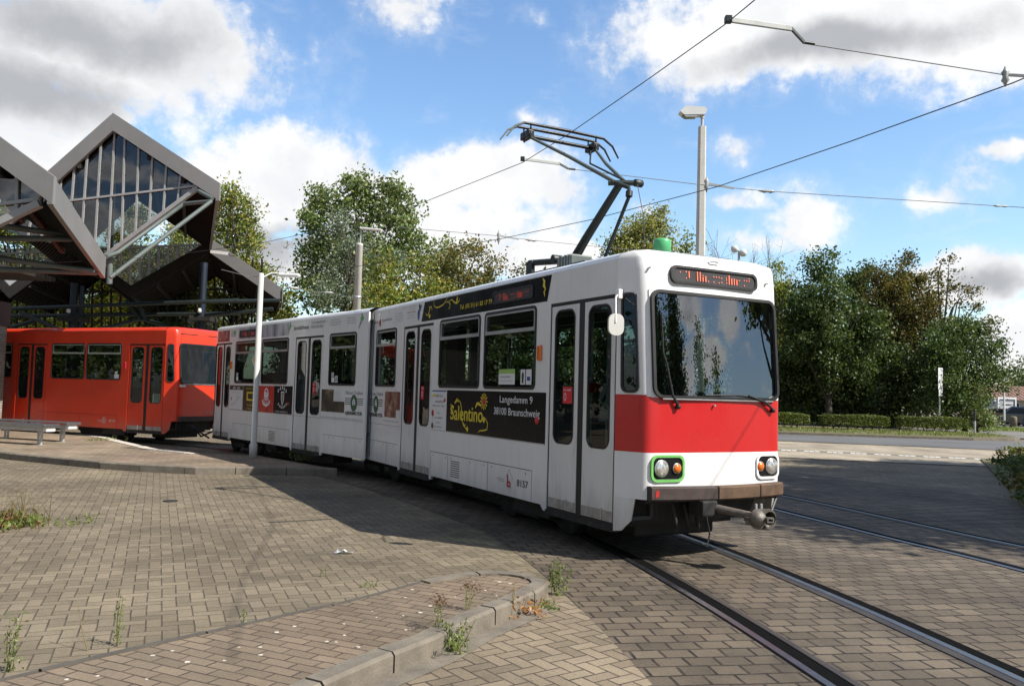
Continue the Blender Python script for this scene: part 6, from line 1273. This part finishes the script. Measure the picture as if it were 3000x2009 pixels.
make_tree('light-leaved bush at the corner of the path', spot(2232, 50), 3.0, 1.4, L_POPLAR, 59, leaf_s=0.16, dens=1.6, per=34, crown0=0.02, nl=9, name='bush', cat='bush')
for i, (x, y, hw, d) in enumerate(((1800, 800, 70, 55), (1880, 820, 60, 55.5), (1960, 800, 75, 55), (2045, 790, 75, 55.5), (2120, 790, 60, 55), (1840, 700, 90, 66), (2000, 690, 90, 66), (2100, 700, 70, 66))):
    T_(('dark undergrowth below the trees, nearest the tram', 'dark undergrowth behind the gap between the first two hedges', 'dark undergrowth behind the middle hedge', 'dark undergrowth left of the white sign pole', 'dark undergrowth right of the middle, behind the right hedge', 'dark tree deep in the belt behind the tall dark tree', 'dark tree deep in the belt behind the middle hedge', 'dark tree deep in the belt left of the ragged one')[i], x, y, hw, d, L_DARK, 70 + i, crown0=0.01, dens=1.3, name='shrub' if i < 5 else 'tree', cat='shrub' if i < 5 else 'tree', leaf_s=0.26)
for i, (x, y, hw, d) in enumerate(((2330, 818, 28, 140), (2300, 850, 24, 125), (2345, 850, 30, 120), (2285, 880, 22, 115))):
    T_(('tall far tree at the right edge above the house roof', 'far tree left of the street lamp in the car park', 'far tree behind the house at the right edge', 'far low tree at the end of the tree belt')[i], x, y, hw, d, (L_DARK, L_BIRCH)[i % 2], 80 + i, crown0=0.1, leaf_s=0.5, per=20, dens=0.35, cr=1.0)
# trees outside the picture on the right: they shade the paving and show in the windscreen
shade = [(17.3, 11.9, 13.0, 3.6), (13.4, 8.3, 11.5, 2.6), (18.0, 7.4, 13.0, 3.4), (15.6, 9.9, 13.2, 3.7), (19.2, 14.2, 13.6, 4.0), (21.5, 17.2, 13.2, 4.0), (21.0, 9.8, 13.6, 4.2), (24.5, 13.4, 13.6, 4.0)]
for i, (x, y, H, hw) in enumerate(shade): make_tree('leafy tree outside the picture that shades the paving', (x, y, 0), H, hw, L_DARK, 90 + i, leaf_s=0.24, dens=1.5, crown0=0.40, per=30, group='shade trees beside the tracks')
for i, (x, y, H, hw) in enumerate(((39, -10.4, 17.0, 2.3), (40, -7.2, 10.9, 1.4), (40.5, -5.0, 9.4, 1.0), (40, -13.5, 16.0, 3.4))): make_tree('dark conical tree outside the picture, mirrored in the windscreen', (x, y, 0), H, hw, L_DARK, 100 + i, leaf_s=0.26, dens=2.4, crown0=0.05, per=26, group='conical trees mirrored in the windscreen', lobes=[(0, 0, H * f, hw * (1.02 - f), hw * (1.02 - f), H * 0.12) for f in (0.12, 0.25, 0.4, 0.55, 0.7, 0.82, 0.92)])

for i, (x, y, H, hw) in enumerate(((-31, 21, 9, 4.5), (-35, 30, 10, 5), (-38, 12, 10, 5), (-42, 38, 11, 5), (-40, 2, 10, 5), (-33, -8, 11, 5), (-46, 22, 12, 5.5), (-26, -16, 11, 5), (-48, 48, 12, 6), (-14, -24, 11, 5), (0, -28, 11, 5))): make_tree('leafy tree outside the picture, mirrored in the tram windows', (x, y, 0), H, hw, L_DARK, 120 + i, leaf_s=0.5, dens=0.22, crown0=0.08, per=24, cr=0.9, group='trees mirrored in the side windows')

# hedges on the verge
def make_hedge(label, x0, x1, y, seed):
    rg = np.random.default_rng(seed); L = x1 - x0; root = empty('hedge', ((x0 + x1) / 2, y, 0.12)); tag(root, label, 'hedge', 'clipped hedges on the verge')
    n = int(L * 2200); P = np.stack([rg.uniform(-L / 2, L / 2, n), rg.uniform(-0.45, 0.45, n), rg.uniform(0.24, 0.80, n)], 1)
    k = rg.integers(0, 3, n); P[k == 0, 2] = 0.80 + rg.normal(0, 0.02, (k == 0).sum()) + 0.03 * np.sin(P[k == 0, 0] * 2.3); P[k == 1, 1] = -0.46 + rg.normal(0, 0.03, (k == 1).sum())
    edge = np.abs(P[:, 0]) > L / 2 - 0.25; P[edge, 2] = np.minimum(P[edge, 2], 0.74)
    me = np_mesh('foliage', leaves(rg, P, 0.085, 0.7), len(P), L_HEDGE); o = bpy.data.objects.new('foliage', me); scene.collection.objects.link(o); o.parent = root
    s = MB()
    for i in range(int(L / 0.45)):
        x = -L / 2 + 0.2 + i * 0.45 + rg.uniform(-.1, .1)
        for q in range(4): s.tube([(x, 0, -0.02), (x + rg.uniform(-.12, .12), rg.uniform(-.2, .1), 0.18), (x + rg.uniform(-.22, .22), rg.uniform(-.3, .2), 0.42)], [0.02, 0.014, 0.008], M_BARK, 5)
    s.build('stems', root, recalc=False)
make_hedge('short clipped hedge cut off by the tram front', 13.2, 17.05, 47.9, 1); make_hedge('middle clipped hedge, left of the sign pole', 17.75, 21.55, 47.8, 2); make_hedge('right clipped hedge in front of the sign pole', 22.15, 26.0, 47.8, 3)
def scatter_blades(name, pts, h, w, mat, seed, label=None):
    rg = np.random.default_rng(seed); n = len(pts); P = np.array(pts); a = rg.uniform(0, 6.283, n); hh = h * rg.uniform(0.4, 1.2, n); d_ = np.stack([np.cos(a), np.sin(a), np.zeros(n)], 1); ln = rg.normal(0, 0.35, (n, 2)) * hh[:, None]
    tip = P + np.concatenate([ln, hh[:, None]], 1); ww = w * rg.uniform(0.6, 1.3, n)[:, None]
    V = np.stack([P - d_ * ww, P + d_ * ww, tip + d_ * ww * 0.2, tip - d_ * ww * 0.2], 1).reshape(-1, 3)
    o = bpy.data.objects.new(name, np_mesh(name, V, n, mat)); scene.collection.objects.link(o); return o
rg = np.random.default_rng(5)
vp = []
while len(vp) < 3800:
    x, y = rg.uniform(8, 26.3), rg.uniform(41.2, 48.5)
    if y < 41.35 + max(0, (22 - x)) * 0.12 - max(0, 22 - x) * 0.02 or (x > 22.5 and y < 40.9 + (x - 22.5) * 0.7): continue
    if rg.random() < 0.35 + 0.65 * (math.sin(x * 1.7) * math.sin(y * 2.1 + x) > 0): vp.append((x, y, 0.12))
tag(scatter_blades('verge_grass', vp, 0.11, 0.02, L_STRAW if False else L_WEED, 6), 'short dry grass on the verge around the hedges', 'grass', kind='stuff')
lp_ = [(rg.uniform(29, 60), rg.uniform(54.6, 65.5), 0.04) for _ in range(5000)]
tag(scatter_blades('lawn_grass', lp_, 0.12, 0.04, L_WEED, 7), 'strip of lawn in front of the car park', 'grass', kind='stuff')

def weed(label, base, H, n_stem, mat, seed, leaf_s=0.03, spread=0.1, per=14, head=None, stem=None, lean_=0.12, grp='weeds in the paving joints'):
    rg = np.random.default_rng(seed); root = empty('weed', base); tag(root, label, 'weed', grp); s = MB(); P = []; Q = []
    for i in range(n_stem):
        b = Vector((rg.normal() * spread * 0.35, rg.normal() * spread * 0.35, -0.01)); t = b + Vector((rg.normal() * lean_ * H, rg.normal() * lean_ * H, H * rg.uniform(0.7, 1.05))); m_ = b.lerp(t, 0.5) + Vector((rg.normal() * 0.04 * H, 0, 0))
        s.tube([b, m_, t], [0.0035, 0.0028, 0.0015], stem or mat, 4)
        for k in range(per):
            f = rg.uniform(0.08, 1.0); p = b.lerp(t, f); P.append((p.x + rg.normal() * leaf_s * 0.6, p.y + rg.normal() * leaf_s * 0.6, max(0.01, p.z + rg.normal() * leaf_s * 0.4)))
        if head is not None:
            for k in range(24): Q.append((t.x + rg.normal() * 0.022, t.y + rg.normal() * 0.022, t.z + rg.normal() * 0.014))
    s.build('stems', root, recalc=False)
    for nm, arr, m_, sz in (('leaves', P, mat, leaf_s), ('seed_head', Q, head, 0.02)):
        if arr and m_ is not None:
            o = bpy.data.objects.new(nm, np_mesh(nm, leaves(rg, np.array(arr), sz, 0.4, -0.3), len(arr), m_)); scene.collection.objects.link(o); o.parent = root
W_ = [('feathery green weed standing at the rounded tip of the island', (1628, 1742), 0, 0.30, 9, L_WEED, 0.035, 0.08, 22, None, 0.10), ('dry orange weed clump at the island kerb', (1552, 1800), 0, 0.14, 8, L_DRY, 0.055, 0.16, 7, None, 0.5),
      ('bushy green weed at the near foot of the island kerb', (1335, 1905), 0, 0.20, 16, L_WEED, 0.03, 0.14, 14, None, 0.25), ('brown seed-headed weed on the kerb, left one of two', (1275, 1835), 0.13, 0.20, 4, L_WEED, 0.025, 0.04, 5, L_BROWNDRY, 0.10),
      ('brown seed-headed weed on the kerb, right one of two', (1370, 1780), 0.13, 0.20, 4, L_WEED, 0.025, 0.04, 5, L_BROWNDRY, 0.10), ('tall spindly weed in the paving behind the island edging', (338, 1893), 0.0, 0.37, 3, L_WEED, 0.026, 0.04, 26, None, 0.03),
      ('tall spindly weed at the far left of the island edging', (22, 1968), 0.0, 0.34, 4, L_WEED, 0.03, 0.05, 22, None, 0.10), ('short pale weed beside the middle of the island edging', (711, 1868), 0.0, 0.19, 2, L_WEED, 0.022, 0.03, 18, None, 0.04),
      ('single bent dry stalk next to the island edging', (262, 1905), 0.0, 0.27, 1, L_STRAW, 0.02, 0.02, 6, None, 0.30), ('small green tuft in the paving right of the big weed clump', (240, 1535), 0.0, 0.10, 9, L_WEED, 0.05, 0.25, 6, None, 0.6),
      ('flat green weed beside the orange clump', (1600, 1780), 0.0, 0.05, 8, L_WEED, 0.04, 0.18, 8, None, 1.0), ('tiny weed sprig behind the middle of the island', (950, 1690), 0.0, 0.10, 2, L_WEED, 0.018, 0.05, 10, None, 0.1), ('tiny weed sprig at the back edge of the island', (1085, 1720), 0.0, 0.06, 6, L_WEED, 0.02, 0.1, 8, None, 0.4),
      ('weed growing from the kerb joint of the island', (1505, 1770), 0.10, 0.16, 3, L_STRAW, 0.02, 0.05, 12, None, 0.1), ('weeds beside the white tram, right of the slim post', (800, 1325), 0.13, 0.30, 10, L_WEED, 0.06, 0.5, 12, None, 0.2), ('weeds beside the white tram door', (900, 1348), 0.13, 0.22, 10, L_WEED, 0.06, 0.6, 10, None, 0.2),
      ('green patch of weeds on the platform by its pale edge', (285, 1290), 0.13, 0.08, 14, L_WEED, 0.05, 0.7, 8, None, 0.8), ('small weeds at the foot of the platform kerb', (290, 1357), 0.0, 0.07, 12, L_WEED, 0.04, 0.8, 6, None, 0.7)]
for i, (lab, px, z, H, ns, m, ls, sp, per, hd, ln) in enumerate(W_): weed(lab, gp(px[0], px[1], z), H, ns, m, 200 + i, ls, sp, per, hd, None, ln)
wc = empty('weed_clump', gp(20, 1540)); tag(wc, 'big clump of weeds and dry grass at the left edge of the paving', 'weed')
rg = np.random.default_rng(77); P = np.stack([rg.normal(0, 0.19, 700), rg.normal(0, 0.17, 700), np.abs(rg.normal(0, 0.07, 700)) + 0.01], 1); o = bpy.data.objects.new('leaves', np_mesh('leaves', leaves(rg, P, 0.06, 0.5, -0.2), 700, L_WEED)); scene.collection.objects.link(o); o.parent = wc
P = np.stack([rg.normal(-0.1, 0.22, 160), rg.normal(0, 0.2, 160), np.abs(rg.normal(0, 0.08, 160)) + 0.02], 1); o = bpy.data.objects.new('dry_leaves', np_mesh('dry_leaves', leaves(rg, P, 0.08, 0.4, 0), 160, L_BROWNDRY)); scene.collection.objects.link(o); o.parent = wc
o = scatter_blades('dry_stalks', [(rg.normal(-0.05, 0.22), rg.normal(0, 0.2), 0.0) for _ in range(110)], 0.42, 0.006, L_STRAW, 78); o.parent = wc
# planted bed at the right edge
bed = MB(); bed.plate([(14.6, 25.9), (10.75, 18.2), (8.3, 13.4), (7.2, 11.2), (9.5, 10.0), (19.5, 23.5)], [], 0.05, M_SOIL, XYZ); struct('planting_bed', bed)
for i, (x, y, H, hw, m) in enumerate(((15.35, 25.3, 0.5, 0.6, L_WEED), (14.0, 22.8, 0.4, 0.75, L_HEDGE), (12.75, 20.6, 0.4, 0.75, L_DARK), (11.5, 18.5, 0.38, 0.7, L_BROWN), (10.2, 16.5, 0.5, 0.8, L_DARK), (9.15, 14.6, 0.45, 0.7, L_BROWN), (8.15, 12.9, 0.4, 0.6, L_DARK), (15.6, 23.9, 0.7, 0.8, L_DARK), (13.2, 19.6, 0.7, 0.9, L_DARK), (14.6, 24.2, 0.5, 0.8, L_BROWN), (13.3, 21.8, 0.5, 0.8, L_DARK), (11.9, 19.5, 0.45, 0.7, L_DARK), (10.8, 17.5, 0.4, 0.6, L_BROWN), (9.7, 15.5, 0.4, 0.6, L_DARK), (8.6, 13.7, 0.35, 0.5, L_BROWN))):
    make_tree(('sunlit sprig-topped shrub at the far end of the planted bed', 'low shrub second from the far end of the bed', 'dark low shrub in the middle of the bed', 'browning low shrub in the bed', 'dark low shrub in the near half of the bed', 'reddish low shrub near the front of the bed', 'smallest dark shrub at the near end of the bed', 'taller shrub at the back of the bed, right edge', 'taller shrub behind the middle of the bed', 'browning ground cover at the kerb, by the far end of the bed', 'dark ground cover at the kerb, third from the far end', 'dark ground cover at the kerb in the middle of the bed', 'browning ground cover at the kerb past the middle of the bed', 'dark ground cover at the kerb in the near part of the bed', 'smallest browning ground cover at the near tip of the bed')[i], (x, y, 0.04), H, hw, m, 300 + i, leaf_s=0.09, dens=2.6, per=26, cr=0.22, crown0=0.02, nl=6, name='shrub', cat='shrub', group='shrubs in the planted bed', trunk_r=0.02)
# small litter
q = MB(); rg = np.random.default_rng(4); fv = []; n = 7
for i in range(n):
    for j in range(4): fv.append((i * 0.032 - 0.1, j * 0.02 - 0.03 + rg.normal() * 0.006, abs(rg.normal()) * 0.018 + 0.006))
q.add(fv, [(i * 4 + j, i * 4 + j + 1, i * 4 + 5 + j, i * 4 + 4 + j) for i in range(n - 1) for j in range(3)], M_GALV); o = q.build('crumpled_foil', loc=gp(1008, 1621)); tag(o, 'scrap of crumpled silver foil on the grey paving', 'litter')
q = MB(); q.lathe([(0.0, 0.0), (0.10, 0.0), (0.10, 0.012), (0.085, 0.014), (0.0, 0.014)], M_UNDER, None, 18); o = q.build('drain_cover', loc=gp(499, 1468)); tag(o, 'small dark round cover in the grey paving', 'cover')

# ---------------------------------------------------------------- beyond the road on the right
sg = empty('road_sign', (at(2752, 1120, 49.2).x, 49.2, 0.12), R(40)); tag(sg, 'tall narrow white information sign of three panels on a grey pole', 'sign')
q = MB(); q.tube([(0, 0, -0.1), (0, 0, 3.55)], 0.045, M_GALV, 10); q.build('pole', sg)
for (z0, z1, w, nl_) in ((2.90, 3.72, 0.30, 5), (2.44, 2.885, 0.30, 3), (2.06, 2.425, 0.24, 1)):
    q = MB(); q.box(-w, w, -0.075, -0.05, z0, z1, M_PRINTW, None, 0.004); 
    rn = random.Random(int(z0 * 100))
    for i in range(nl_): z = z1 - (z1 - z0) * (i + 0.7) / (nl_ + 0.3); ww = w * rn.uniform(0.3, 0.7); q.box(-ww, ww, -0.079, -0.076, z, z + 0.028, M_BLUEINK if (i in (0, 4)) else M_GREYINK)
    q.build('panel', sg)
bp_ = empty('marker_post', (at(2855, 1150, 45.1).x, 45.1, 0)); tag(bp_, 'short post with a dark top at the end of the verge', 'post')
q = MB(); q.tube([(0, 0, 0), (0, 0, 0.85)], 0.06, M_GALV, 8); q.build('post', bp_); q = MB(); q.tube([(0, 0, 0.85), (0, 0, 1.5)], 0.062, M_INK, 8); q.build('dark_top', bp_)
for i, (px, d, lab) in enumerate(((2908, 66.5, 'left concrete bollard in front of the parked cars'), (2969, 67.0, 'right concrete bollard in front of the dark car'))):
    b = empty('bollard', (at(px, 1240, d).x, d, 0.03)); tag(b, lab, 'bollard', 'bollards at the car park'); q = MB(); q.lathe([(0.26, 0.0), (0.26, 0.75), (0.24, 0.82), (0.15, 0.86), (0.0, 0.87)], M_CONC_LIGHT if i == 0 else M_CONC, None, 14); q.build('body', b); q = MB(); q.lathe([(0.29, 0), (0.29, 0.06)], M_CONC, None, 14); q.build('foot', b)
cl_ = empty('street_lamp', (at(2942, 1200, 68).x, 68, 0)); tag(cl_, 'slender white street lamp with a black foot in the car park', 'street lamp')
q = MB(); q.tube([(0, 0, 0.5), (0, 0, 4.5)], [0.075, 0.06], M_LAMPW, 10); q.build('pole', cl_); q = MB(); q.tube([(0, 0, 0), (0, 0, 0.5)], 0.1, M_INK, 10); q.build('foot', cl_); q = MB(); q.box(-0.25, 0.1, -0.1, 0.1, 4.45, 4.6, M_LAMPW, None, 0.03); q.build('lamp_head', cl_)

CARS = {}
def car_colour(n, c): return paint(n, c, 0.25, 0.03, coat=0.6)
def make_car(label, px, d, rz, col, kind='hatch'):
    c = empty('parked_car', (at(px, 1230, d).x, d, 0.02), rz); tag(c, label, 'car', 'cars in the car park')
    Lh, Wd, Ht = (2.2, 0.9, 1.66) if kind == 'suv' else (2.0, 0.86, 1.45)
    body = [(-Lh, 0.35), (-Lh, 0.85), (-Lh + 0.12, 0.98), (Lh * 0.45, 1.0), (Lh * 0.95, 0.82), (Lh, 0.6), (Lh, 0.3), (-Lh + 0.1, 0.28)]
    roof = [(-Lh + 0.08, 0.97), (-Lh + 0.32, Ht - 0.08), (-Lh + 0.6, Ht), (0.25, Ht), (0.55, Ht - 0.08), (Lh * 0.52, 0.98)]
    q = MB(); q.plate(body, [], 2 * Wd, col, lambda a, z, w: Vector((w - Wd, a, z))); 
    n = len(roof); vs = [Vector((s * (Wd - 0.05 - 0.14 * (z - 0.97) / 0.6), a, z)) for s in (-1, 1) for a, z in roof]; q.add(vs, [tuple(range(n)), tuple(range(2 * n - 1, n - 1, -1))] + [(i, i + 1, n + i + 1, n + i) for i in range(n - 1)], col)
    q.box(-Wd - 0.01, Wd + 0.01, -Lh - 0.04, -Lh + 0.1, 0.32, 0.55, M_UNDER, None, 0.02); q.build('body', c)
    q = MB(); ins = lambda a, z, o_: (a, z)
    q.add([Vector((s * (Wd - 0.16 - (0.12 if z > 1.2 else 0)), a, z)) for (a, z) in ((-Lh + 0.10, 1.02), (-Lh + 0.295, Ht - 0.13)) for s in (-1, 1)], [(0, 1, 3, 2)], M_BLACK)
    for s in (-1, 1):
        q.add([Vector((s * (Wd - 0.043 - 0.14 * (z - 0.97) / 0.6), a, z)) for (a, z) in ((-Lh + 0.35, 1.03), (-Lh + 0.52, Ht - 0.12), (0.2, Ht - 0.1), (Lh * 0.42, 1.03))], [(0, 1, 2, 3)], M_BLACK)
    q.add([Vector((s * (Wd - 0.2), a + 0.02, z)) for (a, z) in ((Lh * 0.50, 1.02), (0.60, Ht - 0.12)) for s in (-1, 1)], [(0, 1, 3, 2)], M_BLACK); q.build('windows', c)
    for s in (-1, 1):
        for y in (-Lh * 0.62, Lh * 0.62):
            q = MB(); q.lathe([(0.0, -0.1), (0.31, -0.1), (0.32, 0.08), (0.2, 0.1), (0.0, 0.1)], M_RUBBER, Matrix.Translation((s * (Wd - 0.08), y, 0.32)) @ Matrix.Rotation(s * math.pi / 2, 4, 'Y'), 14); q.build('wheel', c)
        q = MB(); q.box(s * (Wd - 0.2) - 0.09, s * (Wd - 0.2) + 0.09, -Lh - 0.015, -Lh + 0.05, 0.78, 0.97, M_REDINK, None, 0.01); q.build('tail_light', c)
    q = MB(); q.box(-0.26, 0.26, -Lh - 0.02, -Lh + 0.02, 0.66, 0.77, M_PRINTW); q.build('number_plate', c)
K_DARK, K_WINE, K_WHITE, K_SILV, K_ORNG = car_colour('dark_car_paint', (0.015, 0.015, 0.018)), car_colour('wine_red_car_paint', (0.16, 0.012, 0.014)), car_colour('white_car_paint', (0.7, 0.7, 0.7)), car_colour('silver_car_paint', (0.4, 0.41, 0.42)), car_colour('orange_car_paint', (0.4, 0.08, 0.02))
make_car('dark car with red tail lights nearest the right bollard', 2993, 72, R(8), K_DARK, 'suv'); make_car('wine-red car partly behind the white street lamp', 2938, 78, R(14), K_WINE)
make_car('white car left of the grey box trailer', 2913, 88, R(16), K_WHITE); make_car('silver car behind the light-leaved bush', 2899, 92, R(16), K_SILV); make_car('orange car farthest left in the car park', 2889, 99, R(16), K_ORNG)
tr_ = empty('box_trailer', (at(2949, 1200, 90).x, 90, 0.02), R(10)); tag(tr_, 'grey box trailer with a white frame and lettering in the car park', 'trailer')
q = MB(); q.box(-1.05, 1.05, 0, 4.2, 0.5, 2.5, M_GREYINK, None, 0.05); q.build('box', tr_); q = MB(); q.ring([(-1.12, 0.45), (1.12, 0.45), (1.12, 2.62), (-1.12, 2.62)], [(-0.98, 0.55), (0.98, 0.55), (0.98, 2.42), (-0.98, 2.42)], 0.1, M_LAMPW, lambda a, z, c: Vector((a, -0.02 - c, z))); q.build('frame', tr_)
q = MB()
for i, (z, w0, w1) in enumerate(((1.95, -0.4, 0.8), (1.75, -0.55, 0.5), (1.55, -0.5, 0.45))): q.box(w0, w1, -0.02, -0.005, z, z + 0.09, M_PRINTW if i != 1 else M_INK)
q.build('lettering', tr_)
for s in (-1, 1): q = MB(); q.lathe([(0, -0.1), (0.32, -0.1), (0.32, 0.1), (0, 0.1)], M_RUBBER, Matrix.Translation((s * 0.95, 2.2, 0.32)) @ Matrix.Rotation(math.pi / 2, 4, 'Y'), 14); q.build('wheel', tr_)
hs = empty('house', (58, 112, 0)); tag(hs, 'low house with a brown tiled roof behind the parked cars', 'house')
M_TILE = paint('brown_roof_tiles', (0.19, 0.11, 0.085), 0.8, 0.2, 0.3, scale=2); M_PLASTER = paint('beige_plaster', (0.42, 0.37, 0.29), 0.85, 0.08, 0.2)
q = MB(); q.box(-6, 22, 0, 8, 0, 2.55, M_PLASTER); q.build('wall', hs)
q = MB(); prism(q, [Vector((-6.4, -0.6, 2.45)), Vector((22.4, -0.6, 2.45)), Vector((22.4, 4, 4.35)), Vector((-6.4, 4, 4.35))], (0, 0, 0.12), M_TILE); prism(q, [Vector((-6.4, 8.6, 2.45)), Vector((22.4, 8.6, 2.45)), Vector((22.4, 4, 4.35)), Vector((-6.4, 4, 4.35))], (0, 0, 0.12), M_TILE)
for i in range(50): x = -6.2 + i * 0.57; q.beam((x, -0.6, 2.60), (x, 4, 4.50), 0.06, 0.05, M_TILE)
ro = q.build('roof', hs); q = MB(); q.box(6.0, 7.2, 2.6, 3.6, 3.7, 5.0, M_UNDER); q.build('chimney', ro)
for x in (-4, 1.5, 9, 14): q = MB(); q.box(x, x + 1.3, -0.04, 0.02, 0.9, 2.1, M_BLACK); q.ring([(x - 0.08, 0.82), (x + 1.38, 0.82), (x + 1.38, 2.18), (x - 0.08, 2.18)], [(x, 0.9), (x + 1.3, 0.9), (x + 1.3, 2.1), (x, 2.1)], 0.06, M_LAMPW, lambda a, z, c: Vector((a, -c, z))); q.build('window', hs)
